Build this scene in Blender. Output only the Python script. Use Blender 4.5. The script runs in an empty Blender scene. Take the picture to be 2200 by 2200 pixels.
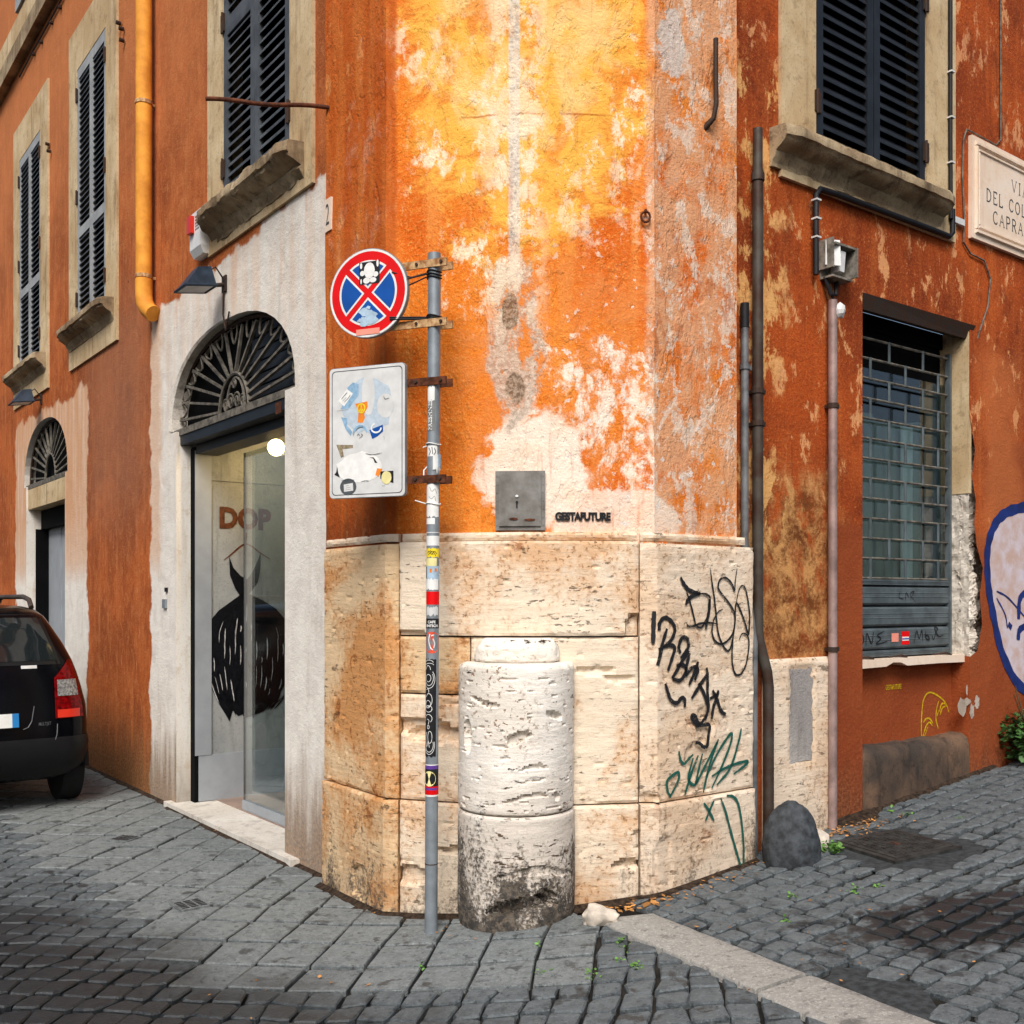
import bpy, bmesh, math, random
from mathutils import Vector, Matrix, noise
from mathutils.geometry import delaunay_2d_cdt
random.seed(7)
sc = bpy.context.scene
R = math.radians

# ------------------------------------------------------------------ camera, sky, sun, exposure
EYE = 1.58                      # eye height above the flat left pavement
FOC, HOR = 2222.0, 1290.0       # survey constants of the photograph (2200 px wide)
cam_d = bpy.data.cameras.new("camera")
cam_d.sensor_width = 36.0
cam_d.lens = 36.0 * FOC / 2200.0
cam_d.shift_y = (HOR - 1100.0) / 2200.0
cam_d.clip_end = 500.0
cam = bpy.data.objects.new("camera", cam_d)
sc.collection.objects.link(cam)
cam.location = (0, 0, EYE)
cam.rotation_euler = (R(90), 0, 0)
sc.camera = cam

SUN_AZ, SUN_EL = R(187), R(47)   # azimuth clockwise from +Y: almost behind the camera
w = bpy.data.worlds.new("World"); sc.world = w; w.use_nodes = True
wt = w.node_tree
sky = wt.nodes.new("ShaderNodeTexSky"); sky.sky_type = 'NISHITA'; sky.sun_disc = False
sky.sun_elevation = SUN_EL; sky.sun_rotation = SUN_AZ
sky.air_density = 1.0; sky.dust_density = 4.0; sky.ozone_density = 1.0
wt.links.new(sky.outputs[0], wt.nodes["Background"].inputs[0])
wt.nodes["Background"].inputs[1].default_value = 0.05
sun_d = bpy.data.lights.new("sun", 'SUN'); sun_d.energy = 1.5; sun_d.angle = R(28); sun_d.color = (1.0, 0.975, 0.94)
sun = bpy.data.objects.new("sun", sun_d); sc.collection.objects.link(sun)
sdir = Vector((math.sin(SUN_AZ) * math.cos(SUN_EL), math.cos(SUN_AZ) * math.cos(SUN_EL), math.sin(SUN_EL)))
sun.rotation_euler = sdir.to_track_quat('Z', 'Y').to_euler()
sun.location = (0, -4, 14)
sc.view_settings.view_transform = 'Standard'; sc.view_settings.look = 'None'
sc.view_settings.gamma = 1.0; sc.view_settings.use_curve_mapping = False
sc.view_settings.exposure = 1.1
sc.render.engine = 'CYCLES'
sc.cycles.use_denoising = True
sc.cycles.max_bounces = 5; sc.cycles.diffuse_bounces = 2; sc.cycles.glossy_bounces = 3; sc.cycles.transparent_max_bounces = 8
sc.cycles.use_adaptive_sampling = True; sc.cycles.adaptive_threshold = .02; sc.cycles.caustics_reflective = False; sc.cycles.caustics_refractive = False
sc.cycles.sample_clamp_indirect = 6.0

# ------------------------------------------------------------------ the plan of the place
OL, TL, NL = Vector((-1.0807, 5.9)), Vector((-.6017, .7987)), Vector((-.7987, -.6017))     # left street front
OR_, TR, NR = Vector((.6165, 5.092)), Vector((.7988, .6017)), Vector((.6017, -.7988))      # right street front

def hitline(px, o, t):
    u = (px - 1100.0) / FOC
    s = (u * o.y - o.x) / (t.x - u * t.y)
    return s, o.y + s * t.y
def hgt(py, d): return EYE + (HOR - py) * d / FOC
def Lw(px, py, n=0.0):
    s, d = hitline(px, OL + NL * n, TL); return s, hgt(py, d)
def Rw(px, py, n=0.0):
    s, d = hitline(px, OR_ + NR * n, TR); return s, hgt(py, d)
def at(px, d): return Vector(((px - 1100.0) / FOC * d, d))

class Frame:
    """a: along the wall, n: out of the wall, z: up"""
    def __init__(s, o, t, n): s.o, s.t, s.n = Vector(o), Vector(t), Vector(n)
    def __call__(s, a, n, z):
        p = s.o + s.t * a + s.n * n
        return Vector((p.x, p.y, z))
FL, FR = Frame(OL, TL, NL), Frame(OR_, TR, NR)
SHOP_S = 2.36
FD = Frame(OL + TL * SHOP_S, -NL, -TL)     # shop side wall: a runs inwards, n towards the door opening
def Dw(px, py):
    a, d = hitline(px, FD.o, FD.t); return a, hgt(py, d)

def ground_z(x):
    t = .06 + .11 * x
    return 0.5 * (t + math.sqrt(t * t + .0012)) if x < 6 else .72
def Gp(px, py):
    x = 0.0
    for _ in range(12):
        d = (EYE - ground_z(x)) * FOC / (py - HOR); x = (px - 1100) / FOC * d
    return Vector((x, d))

# ------------------------------------------------------------------ objects
def tag(o, label=None, cat=None, group=None, kind=None):
    if label: o["label"] = label
    if cat: o["category"] = cat
    if group: o["group"] = group
    if kind: o["kind"] = kind
    return o
def attach(o, parent):
    if parent is not None:
        o.parent = parent
        o.matrix_parent_inverse = Matrix.Translation(-wloc(parent))
def wloc(o):
    return Vector(o.location)      # no thing is rotated or scaled: every location is a world location
def thing(name, label, cat, loc, group=None, kind=None):
    o = bpy.data.objects.new(name, None); sc.collection.objects.link(o)
    o.location = loc; o.empty_display_size = .1
    return tag(o, label, cat, group, kind)
def clone(o, parent, delta):
    c = o.copy(); sc.collection.objects.link(c)
    c.location = Vector(o.location) + delta
    attach(c, parent); return c

class MB:
    def __init__(s): s.v, s.f, s.uv, s.m = [], [], {}, []
    def vert(s, p): s.v.append(Vector(p)); return len(s.v) - 1
    def face(s, idx, uv=None, mi=0):
        s.f.append(tuple(idx)); s.m.append(mi)
        if uv: s.uv[len(s.f) - 1] = uv
    def poly(s, pts, uv=None, mi=0): s.face([s.vert(p) for p in pts], uv, mi)
    def hexa(s, p, mi=0):          # 8 corners: bottom ring 0-3, top ring 4-7
        i = [s.vert(q) for q in p]
        for a in ((0, 3, 2, 1), (4, 5, 6, 7), (0, 1, 5, 4), (1, 2, 6, 5), (2, 3, 7, 6), (3, 0, 4, 7)):
            s.face([i[k] for k in a], None, mi)
        return s
    def box(s, fr, a0, a1, n0, n1, z0, z1, mi=0):
        return s.hexa([fr(a0, n0, z0), fr(a1, n0, z0), fr(a1, n1, z0), fr(a0, n1, z0),
                fr(a0, n0, z1), fr(a1, n0, z1), fr(a1, n1, z1), fr(a0, n1, z1)], mi)
    def tube(s, pts, r, k=8, mi=0, caps=True):
        pts = [Vector(p) for p in pts]; rings = []
        rs = r if isinstance(r, (list, tuple)) else [r] * len(pts)
        up = None
        for i, p in enumerate(pts):
            d = (pts[min(i + 1, len(pts) - 1)] - pts[max(i - 1, 0)]).normalized()
            if up is None:
                up = Vector((0, 0, 1)) if abs(d.z) < .9 else Vector((1, 0, 0))
            x = d.cross(up).normalized(); y = x.cross(d).normalized(); up = y
            rings.append([s.vert(p + (x * math.cos(2 * math.pi * j / k) + y * math.sin(2 * math.pi * j / k)) * rs[i]) for j in range(k)])
        for a, b in zip(rings, rings[1:]):
            for j in range(k): s.face((a[j], a[(j + 1) % k], b[(j + 1) % k], b[j]), None, mi)
        if caps: s.face(rings[0][::-1], None, mi); s.face(rings[-1], None, mi)
        return s
    def prism(s, pts2, fr, n0, n1, mi=0, swap=False):    # outline in (a, z), extruded along n
        lo = [s.vert(fr(a, n0, z)) for a, z in pts2]; hi = [s.vert(fr(a, n1, z)) for a, z in pts2]
        s.face(hi, [(a, z) for a, z in pts2], mi); s.face(lo[::-1], None, mi)
        for i in range(len(lo)):
            j = (i + 1) % len(lo); s.face((lo[i], lo[j], hi[j], hi[i]), None, mi)
        return s
    def build(s, name, mats, parent=None, smooth=False, fix=True, sharp=None):
        if not isinstance(mats, (list, tuple)): mats = [mats]
        lo = Vector((min(p.x for p in s.v), min(p.y for p in s.v), min(p.z for p in s.v)))
        hi = Vector((max(p.x for p in s.v), max(p.y for p in s.v), max(p.z for p in s.v)))
        c = (lo + hi) / 2; c.z = lo.z
        me = bpy.data.meshes.new(name)
        me.from_pydata([p - c for p in s.v], [], s.f)
        for m in mats: me.materials.append(m)
        if s.uv:
            ul = me.uv_layers.new(name="UVMap")
            for fi, co in s.uv.items():
                for k, li in enumerate(me.polygons[fi].loop_indices): ul.data[li].uv = co[k]
        for p, mi in zip(me.polygons, s.m): p.material_index = mi
        if fix:
            bm = bmesh.new(); bm.from_mesh(me); bmesh.ops.recalc_face_normals(bm, faces=bm.faces); bm.to_mesh(me); bm.free()
        if smooth: me.shade_smooth()
        if sharp is not None:
            me.shade_smooth(); me.set_sharp_from_angle(angle=R(sharp))
        o = bpy.data.objects.new(name, me); sc.collection.objects.link(o); o.location = c
        attach(o, parent)
        return o

def smooth_line(pts, k=5):
    pts = [Vector(p) for p in pts]
    if len(pts) < 3: return pts
    out = []
    P = [pts[0] * 2 - pts[1]] + pts + [pts[-1] * 2 - pts[-2]]
    for i in range(1, len(P) - 2):
        a, b, c, d = P[i - 1:i + 3]
        for j in range(k):
            t = j / k
            out.append(.5 * ((2 * b) + (c - a) * t + (2 * a - 5 * b + 4 * c - d) * t * t + (3 * b - a - 3 * c + d) * t ** 3))
    out.append(pts[-1]); return out
def ribbon(mb, pts, wd, fn, taper=.35, k=5, mi=0, wob=.12):
    """a flat painted stroke; pts in 2D surface coordinates, fn maps them to the world"""
    p = smooth_line(pts, k); n = len(p); L, Rr = [], []
    for i in range(n):
        d = p[min(i + 1, n - 1)] - p[max(i - 1, 0)]
        if d.length < 1e-9: d = Vector((1, 0))
        d.normalize(); q = Vector((-d.y, d.x))
        e = min(i, n - 1 - i) / max(1, n * .18)
        h = wd * .5 * (taper + (1 - taper) * min(1, e)) * (1 + wob * math.sin(i * 1.7 + p[0].x * 40))
        L.append(mb.vert(fn(*(p[i] + q * h)))); Rr.append(mb.vert(fn(*(p[i] - q * h))))
    for i in range(n - 1): mb.face((L[i], L[i + 1], Rr[i + 1], Rr[i]), None, mi)
def text_to(mb, txt, size, fn, bold=0.0, sx=1.0, align='LEFT', mi=0, spacing=1.0, shear=0.0):
    """flat lettering; fn maps (x to the right, y up) to the world"""
    cu = bpy.data.curves.new("lettering", 'FONT'); cu.body = txt; cu.size = size; cu.offset = bold
    cu.align_x = align; cu.space_character = spacing; cu.resolution_u = 3; cu.shear = shear
    ob = bpy.data.objects.new("lettering", cu); sc.collection.objects.link(ob)
    dg = bpy.context.evaluated_depsgraph_get(); me = bpy.data.meshes.new_from_object(ob.evaluated_get(dg))
    bs = len(mb.v)
    for v in me.vertices: mb.vert(fn(v.co.x * sx, v.co.y))
    for p in me.polygons: mb.face([bs + i for i in p.vertices], None, mi)
    bpy.data.objects.remove(ob); bpy.data.curves.remove(cu); bpy.data.meshes.remove(me)
def ellipse(cx, cz, rx, rz, k=24, a0=0, a1=360):
    n = k if a1 - a0 >= 360 else k + 1
    return [(cx + rx * math.cos(R(a0 + (a1 - a0) * i / k)), cz + rz * math.sin(R(a0 + (a1 - a0) * i / k))) for i in range(n)]
def fbm(x, y, z=0.0, o=4): return noise.fractal(Vector((x, y, z)), .9, 2.1, o, noise_basis='PERLIN_ORIGINAL')

# ------------------------------------------------------------------ materials (all procedural)
def lin(r, g, b):
    f = lambda c: (c / 255) / 12.92 if c <= 10 else (((c / 255) + .055) / 1.055) ** 2.4
    return (f(r), f(g), f(b), 1.0)
class NT:
    def __init__(s, name):
        s.mat = bpy.data.materials.new(name); s.mat.use_nodes = True
        s.t = s.mat.node_tree; s.bsdf = s.t.nodes["Principled BSDF"]; s.out = s.t.nodes["Material Output"]
    def node(s, ty, **kw):
        n = s.t.nodes.new("ShaderNode" + ty)
        for k, v in kw.items(): setattr(n, k, v)
        return n
    def put(s, sock, v):
        if isinstance(v, bpy.types.NodeSocket): s.t.links.new(v, sock)
        elif v is not None: sock.default_value = v
    def m(s, op, a, b=None, c=None, clamp=False):
        n = s.node("Math", operation=op, use_clamp=clamp)
        s.put(n.inputs[0], a); s.put(n.inputs[1], b)
        if c is not None: s.put(n.inputs[2], c)
        return n.outputs[0]
    def mix(s, f, a, b, mode='MIX'):
        n = s.node("Mix", data_type='RGBA', blend_type=mode, clamp_factor=True)
        s.put(n.inputs[0], f); s.put(n.inputs[6], a); s.put(n.inputs[7], b)
        return n.outputs[2]
    def uv(s): return s.node("UVMap", uv_map="UVMap").outputs[0]
    def pos(s): return s.node("NewGeometry").outputs["Position"]
    def island(s): return s.node("NewGeometry").outputs["Random Per Island"]
    def sep(s, v):
        n = s.node("SeparateXYZ"); s.put(n.inputs[0], v); return n.outputs
    def scale(s, v, sx, sy, sz=1.0, off=(0, 0, 0)):
        n = s.node("Mapping"); s.put(n.inputs[0], v); n.inputs[1].default_value = off; n.inputs[3].default_value = (sx, sy, sz); return n.outputs[0]
    def noise(s, v, sc_, det=3, rough=.55, dist=0.0):
        n = s.node("TexNoise"); s.put(n.inputs["Vector"], v)
        n.inputs["Scale"].default_value = sc_; n.inputs["Detail"].default_value = min(det, 7)
        n.inputs["Roughness"].default_value = rough; n.inputs["Distortion"].default_value = dist
        return n.outputs[0]
    def voro(s, v, sc_, feat='F1'):
        n = s.node("TexVoronoi", feature=feat); s.put(n.inputs["Vector"], v); n.inputs["Scale"].default_value = sc_; return n.outputs[0]
    def step(s, v, lo, hi):            # smooth 0..1 between lo and hi
        n = s.node("MapRange", interpolation_type='SMOOTHSTEP'); s.put(n.inputs[0], v)
        n.inputs[1].default_value = lo; n.inputs[2].default_value = hi; return n.outputs[0]
    def add(s, a, b): return s.m('ADD', a, b)
    def mul(s, a, b): return s.m('MULTIPLY', a, b)
    def inv(s, a): return s.m('SUBTRACT', 1.0, a)
    def blob(s, x, z, wob, cx, cz, rx, rz, amt=.5, soft=.25):
        """1 inside a ragged ellipse of paint or plaster"""
        dx = s.m('DIVIDE', s.m('SUBTRACT', x, cx), rx); dz = s.m('DIVIDE', s.m('SUBTRACT', z, cz), rz)
        d = s.m('SQRT', s.add(s.mul(dx, dx), s.mul(dz, dz)))
        d = s.add(d, s.mul(s.m('SUBTRACT', wob, .5), amt * 2.6))
        return s.inv(s.step(d, 1 - soft, 1 + soft))
    def rect(s, x, z, wob, x0, x1, z0, z1, amt=.06, soft=.015):
        o = s.mul(s.m('SUBTRACT', wob, .5), amt * 2)
        xx, zz = s.add(x, o), s.add(z, o)
        a = s.mul(s.step(xx, x0 - soft, x0 + soft), s.inv(s.step(xx, x1 - soft, x1 + soft)))
        b = s.mul(s.step(zz, z0 - soft, z0 + soft), s.inv(s.step(zz, z1 - soft, z1 + soft)))
        return s.mul(a, b)
    def bump(s, h, strength=.3, dist=.01, prev=None):
        n = s.node("Bump"); n.inputs["Strength"].default_value = strength; n.inputs["Distance"].default_value = dist
        s.put(n.inputs["Height"], h)
        if prev is not None: s.put(n.inputs["Normal"], prev)
        return n.outputs[0]
    def done(s, col=None, rough=None, nor=None, metal=None, spec=None):
        b = s.bsdf.inputs
        s.put(b["Base Color"], col); s.put(b["Roughness"], rough); s.put(b["Normal"], nor); s.put(b["Metallic"], metal)
        s.put(b["Specular IOR Level"], spec)
        return s.mat
def plain(name, col, rough=.7, metal=0.0, var=.12, scale=14.0, bump=.12, bscale=90.0, spec=.4, tint=None, island=0.0):
    n = NT(name); p = n.pos()
    a = n.noise(p, scale, 5, .6)
    dark = tuple(c * (1 - 2.2 * var) for c in col[:3]) + (1,); lite = tuple(min(1, c * (1 + 1.6 * var)) for c in col[:3]) + (1,)
    if tint: dark = tint
    f = n.step(a, .3, .7)
    c = n.mix(f, dark, lite)
    if island: c = n.mix(island, c, n.mix(n.island(), dark, lite))
    nor = n.bump(n.noise(p, bscale, 3, .6), bump, .004) if bump else None
    ro = n.add(rough - .06, n.mul(a, .12))
    return n.done(c, ro, nor, metal, spec)
M = {}

def stucco_base(n, c_dark, c_mid, c_lite, streak=.5):
    uv = n.uv(); x, z, _ = n.sep(uv)
    big = n.noise(uv, 1.1, 6, .6, .4); st = n.noise(n.scale(uv, 9, .9), 1.0, 6, .62)
    med = n.noise(uv, 5.5, 8, .66, .5); fine = n.noise(uv, 46, 6, .7); grit = n.noise(uv, 105, 3, .65)
    c = n.mix(n.step(big, .34, .66), c_dark, c_mid)
    c = n.mix(n.mul(n.step(st, .45, .75), streak), c, c_lite)
    c = n.mix(n.mul(n.step(med, .5, .8), .45), c, c_mid)
    c = n.mix(n.mul(n.step(fine, .5, .68), .5), c, c_lite)
    c = n.mix(n.mul(n.step(n.noise(uv, 58, 5, .72), .5, .62), .45), c, c_dark)
    c = n.mix(n.mul(n.step(grit, .5, .68), .38), c, tuple(k * .55 for k in c_dark[:3]) + (1,))
    c = n.mix(n.mul(n.step(n.noise(n.scale(uv, 1, 1, 1, (7, 7, 0)), 78, 3, .65), .54, .66), .35), c, c_lite)
    return uv, x, z, big, st, med, fine, grit, c

def mat_left():
    n = NT("left_stucco")
    uv, x, z, big, st, med, fine, grit, c = stucco_base(n, lin(140, 66, 26), lin(188, 96, 42), lin(212, 134, 78))
    mot = n.noise(n.scale(uv, 1.6, 1, 1, (2, 6, 0)), 8.5, 7, .7, .6)
    c = n.mix(n.mul(n.step(mot, .50, .60), .32), c, lin(206, 132, 82))
    c = n.mix(n.mul(n.step(n.noise(n.scale(uv, 1.3, .8, 1, (5, 1, 0)), 5.0, 7, .7, .4), .53, .63), .45), c, lin(132, 58, 24))
    c = n.mix(n.mul(n.step(n.noise(n.scale(uv, 15, .8, 1, (8, 2, 0)), 1.0, 6, .66), .55, .7), .45), c, lin(112, 50, 22))
    scr = n.mul(n.step(n.noise(n.scale(uv, 26, 3.2, 1, (1, 3, 0)), 1.0, 5, .6), .66, .70), .55)
    c = n.mix(scr, c, lin(222, 158, 106))
    # far haze and light painted in as a paler tone higher up
    c = n.mix(n.mul(n.step(n.add(z, n.mul(big, 2.0)), 4.6, 8.2), .55), c, lin(208, 134, 84))
    grey = lin(150, 108, 84)
    c = n.mix(n.mul(n.rect(x, z, med, 3.05, 4.9, 2.3, 4.2, .35, .5), .5), c, grey)
    # white painted door surrounds
    wob = n.noise(uv, 3.2, 6, .6); slope = n.add(z, n.mul(n.m('SUBTRACT', x, 1.5), .05))
    w1 = n.rect(x, slope, wob, -.3, 3.04, -1, 3.93, .16, .02)
    w1 = n.m('MAXIMUM', w1, n.mul(n.rect(x, z, wob, 0.02, 2.9, 3.5, 4.08, .22, .03), .0))
    w2 = n.rect(x, z, wob, 4.9, 8.02, -1, 3.62, .2, .03)
    w = n.m('MAXIMUM', w1, w2)
    wc = n.mix(n.step(med, .35, .7), lin(238, 231, 220), lin(220, 211, 200))
    wc = n.mix(n.mul(n.step(n.noise(n.scale(uv, 9, 1.0, 1, (4, 4, 0)), 1.0, 6, .66), .54, .72), .3), wc, lin(176, 160, 142))
    stain = n.mul(n.step(st, .42, .66), n.step(z, 2.0, 3.6))
    wc = n.mix(n.mul(stain, .3), wc, lin(226, 178, 132))
    wc = n.mix(n.mul(n.step(n.noise(n.scale(uv, 5, .7), 1.3, 6, .6), .52, .74), n.step(z, 3.2, 4.3)), wc, lin(220, 158, 106))
    stain2 = n.mul(n.mul(n.step(st, .3, .6), n.step(x, 4.5, 5.2)), n.step(z, 1.6, 2.6))
    wc = n.mix(n.mul(stain2, .85), wc, lin(196, 136, 96))
    edge = n.mul(n.inv(n.rect(x, z, med, .22, 2.8, -1, 9, .12, .08)), n.step(x, 2.0, 2.9))
    wc = n.mix(n.mul(edge, n.mul(n.step(z, 1.7, 2.0), .6)), wc, lin(216, 166, 124))
    c = n.mix(w, c, wc)
    # damp dirt along the foot of the wall
    dirt = n.mul(n.inv(n.step(n.add(z, n.mul(n.m('SUBTRACT', st, .5), 1.3)), .08, .78)), .8)
    c = n.mix(dirt, c, n.mix(n.step(fine, .35, .65), lin(92, 66, 44), lin(150, 112, 72)))
    holes = n.step(n.voro(uv, 2.3), .028, .02)
    c = n.mix(holes, c, lin(60, 36, 24))
    h = n.add(n.add(n.mul(fine, .5), n.mul(grit, .22)), n.mul(n.noise(uv, 5.5, 4, .66), .9))
    return n.done(c, .9, n.bump(h, .6, .016), 0.0, .2)

def plaster_mat(name, dark, mid, lite, rough=.85, bump=.4, dirt_z=None):
    n = NT(name); p = n.pos(); z = n.sep(p)[2]
    a = n.noise(p, 2.2, 6, .6, .3); st = n.noise(n.scale(p, 8, 8, 1.0), 1.3, 6, .6); f = n.noise(p, 60, 5, .7)
    c = n.mix(n.step(a, .35, .68), mid, lite); c = n.mix(n.mul(n.step(st, .5, .75), .7), c, dark)
    c = n.mix(n.mul(n.step(f, .52, .68), .4), c, dark)
    c = n.mix(n.mul(n.step(n.noise(p, 9, 6, .7), .54, .66), .4), c, dark)
    if dirt_z:
        c = n.mix(n.mul(n.inv(n.step(n.add(z, n.mul(st, .5)), dirt_z[0], dirt_z[1])), .8), c, lin(96, 74, 52))
    return n.done(c, rough, n.bump(n.add(n.mul(a, 1.0), n.mul(f, .5)), bump, .01), 0.0, .25)

def mat_corner(CW):
    n = NT("corner_stucco")
    uv, x, z, big, st, med, fine, grit, c = stucco_base(n, lin(218, 98, 18), lin(238, 132, 36), lin(250, 182, 96), .4)
    wob = n.noise(uv, 2.6, 7, .66, .6); wob2 = n.noise(n.scale(uv, 1, .62, 1, (3, 5, 0)), 6.5, 7, .76, .1)
    patch = n.noise(n.scale(uv, 1.2, .8, 1, (9, 2, 0)), 3.4, 7, .72, .25)
    def B(px, py, wpx, hpx, amt=.5, soft=.3):
        (a, z0), (a1, _), (_, z1) = CW(px, py), CW(px + wpx, py), CW(px, py - hpx)
        return n.blob(x, z, wobf, a, z0, abs(a1 - a), abs(z1 - z0), amt * 1.25, soft * .35)
    wobf = n.noise(uv, 4.2, 7, .7, .5)
    yel, cream, pink = lin(246, 182, 76), lin(252, 230, 198), lin(236, 180, 136)
    # upper part bleached yellow
    c = n.mix(n.mul(B(1120, 20, 265, 520, .45, .4), n.add(.35, n.mul(n.step(med, .40, .50), .65))), c, yel)
    c = n.mix(n.mul(B(1130, 60, 200, 250, .5, .5), n.mul(n.step(patch, .40, .58), .75)), c, lin(248, 210, 142))
    # flaked cream plaster in ragged runs
    run = n.mul(n.step(wob2, .50, .58), n.step(patch, .4, .56))
    for (px, py, wx, hy, k) in ((920, 300, 55, 70, .9), (1060, 420, 60, 170, .9), (1010, 560, 70, 120, .8), (1190, 300, 90, 60, .8),
                                (980, 130, 90, 90, .6), (1350, 200, 30, 130, .9), (1290, 420, 90, 110, .55), (770, 300, 60, 40, .7), (760, 440, 60, 120, .7), (800, 130, 80, 60, .6)):
        c = n.mix(n.mul(n.mul(B(px, py, wx * 1.25, hy * 1.2, .7, .35), run), k), c, cream)
    # pinkish undercoat, lower half and right-hand pier
    c = n.mix(n.mul(B(1240, 800, 240, 260, .5, .5), n.mul(n.step(med, .36, .66), .7)), c, lin(226, 138, 74))
    pier = CW(1392, 700)[0]
    isr = n.step(x, pier - .02, pier + .02)
    c = n.mix(n.mul(isr, n.mul(n.step(n.add(patch, n.mul(med, .3)), .52, .70), .8)), c, lin(228, 174, 132))
    c = n.mix(n.mul(isr, n.mul(n.step(wob2, .52, .56), .85)), c, lin(232, 208, 186))
    c = n.mix(n.mul(isr, n.mul(n.step(n.noise(n.scale(uv, 1, .8, 1, (6, 9, 0)), 9, 7, .74), .57, .62), .4)), c, lin(196, 170, 148))
    c = n.mix(n.mul(isr, n.mul(n.step(n.noise(n.scale(uv, 1.4, .6, 1, (2, 2, 0)), 5, 7, .72), .56, .64), .6)), c, lin(176, 92, 44))
    c = n.mix(n.mul(isr, n.mul(n.step(fine, .5, .7), .5)), c, lin(198, 106, 56))
    # bare plaster: the broad pale bloom over the little metal door and the streak above it
    bloom = n.m('MAXIMUM', B(1150, 1010, 120, 130, .45, .3), n.mul(B(1270, 930, 150, 220, .8, .2), n.step(wob2, .46, .58)))
    bloom = n.m('MAXIMUM', bloom, n.mul(B(1330, 1110, 140, 60, .6, .3), .8))
    c = n.mix(n.mul(bloom, .92), c, n.mix(n.step(med, .4, .7), lin(252, 238, 220), lin(246, 222, 198)))
    c = n.mix(n.mul(n.mul(B(1105, 720, 60, 190, .6, .4), n.step(wob2, .40, .5)), .85), c, n.mix(n.step(fine, .4, .62), lin(176, 154, 136), lin(218, 200, 182)))
    hol = n.m('MAXIMUM', n.blob(x, z, wobf, CW(1093, 668)[0], CW(1093, 668)[1], .045, .085, .5, .1), n.blob(x, z, wobf, CW(1106, 830)[0], CW(1106, 830)[1], .05, .075, .6, .1))
    c = n.mix(n.mul(hol, .9), c, n.mix(n.step(fine, .4, .6), lin(112, 88, 68), lin(176, 150, 126)))
    a0 = CW(1103, 300)[0]; wx = n.m('ABSOLUTE', n.m('SUBTRACT', n.add(x, n.mul(n.m('SUBTRACT', fine, .5), .016)), a0))
    strk = n.mul(n.inv(n.step(wx, .024, .034)), n.step(n.add(z, n.mul(n.m('SUBTRACT', wobf, .5), 1.2)), 3.0, 3.5))
    c = n.mix(n.mul(strk, n.add(.72, n.mul(n.step(patch, .4, .5), .25))), c, n.mix(n.step(n.add(n.mul(fine, .6), n.mul(med, .4)), .42, .58), lin(192, 178, 164), lin(234, 222, 206)))
    c = n.mix(n.mul(n.mul(n.inv(n.step(wx, .08, .2)), n.step(wob2, .47, .53)), n.mul(n.step(z, 2.6, 3.2), .6)), c, cream)
    # small pale chips
    chips = n.mul(n.step(n.noise(n.scale(uv, 1, 1, 1, (4, 4, 0)), 17, 6, .6), .615, .645), n.inv(n.step(z, 2.6, 4.2)))
    chips = n.mul(chips, n.step(x, CW(1080, 700)[0], CW(1250, 700)[0]))
    c = n.mix(n.mul(chips, .85), c, lin(232, 222, 212))
    aw, zw = CW(1452, 88)
    c = n.mix(n.mul(n.blob(x, z, n.noise(uv, 7.5, 8, .66, .4), aw, zw, .095, .16, .75, .08), .9), c, n.mix(n.step(fine, .4, .62), lin(206, 190, 176), lin(228, 214, 202)))
    # dull brown left-hand pier
    pl = CW(846, 500)[0]
    isl = n.inv(n.step(x, pl - .012, pl + .012))
    c = n.mix(n.mul(isl, .85), c, n.mix(n.step(n.add(st, n.mul(med, .4)), .55, .9), lin(182, 80, 20), lin(204, 112, 48)))
    c = n.mix(n.mul(n.mul(isl, n.inv(n.step(z, 1.9, 2.9))), n.mul(n.step(st, .35, .65), .6)), c, lin(120, 54, 20))
    c = n.mix(n.mul(n.mul(isl, n.step(wob2, .58, .64)), .5), c, lin(234, 162, 96))
    # dark grime just above the stone
    gr = n.mul(n.inv(n.step(n.add(z, n.mul(n.m('SUBTRACT', wob, .5), .5)), 1.84, 2.12)), n.inv(n.step(x, CW(930, 700)[0], CW(1010, 700)[0])))
    c = n.mix(n.mul(gr, .6), c, lin(78, 40, 22))
    # a level day-joint and hairline cracks
    zc = CW(1150, 235)[1]
    jn = n.inv(n.step(n.m('ABSOLUTE', n.m('SUBTRACT', n.add(z, n.mul(n.m('SUBTRACT', wob, .5), .05)), zc)), .002, .008))
    jn = n.mul(n.mul(jn, n.step(patch, .4, .55)), n.mul(n.step(x, CW(960, 235)[0], CW(1020, 235)[0]), n.inv(n.step(x, CW(1280, 235)[0], CW(1340, 235)[0]))))
    c = n.mix(n.mul(jn, .7), c, lin(186, 92, 24))
    dots = n.mul(n.step(n.noise(n.scale(uv, 1, 1, 1, (8, 3, 0)), 34, 4, .6), .67, .70), .7)
    c = n.mix(dots, c, lin(150, 74, 26))
    drip = n.mul(n.step(n.noise(n.scale(uv, 22, 1.6, 1, (4, 0, 0)), 1.0, 5, .6), .58, .72), .4)
    c = n.mix(drip, c, lin(206, 96, 22))
    h = n.add(n.add(n.mul(n.noise(uv, 46, 3, .7), .5), n.mul(grit, .25)), n.add(n.mul(n.noise(uv, 5.5, 5, .66, .5), 1.0), n.mul(n.step(n.noise(n.scale(uv, 1, .45, 1, (3, 5, 0)), 7.0, 5, .68, .3), .50, .58), -.35)))
    return n.done(c, .86, n.bump(h, .6, .018), 0.0, .2)

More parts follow.
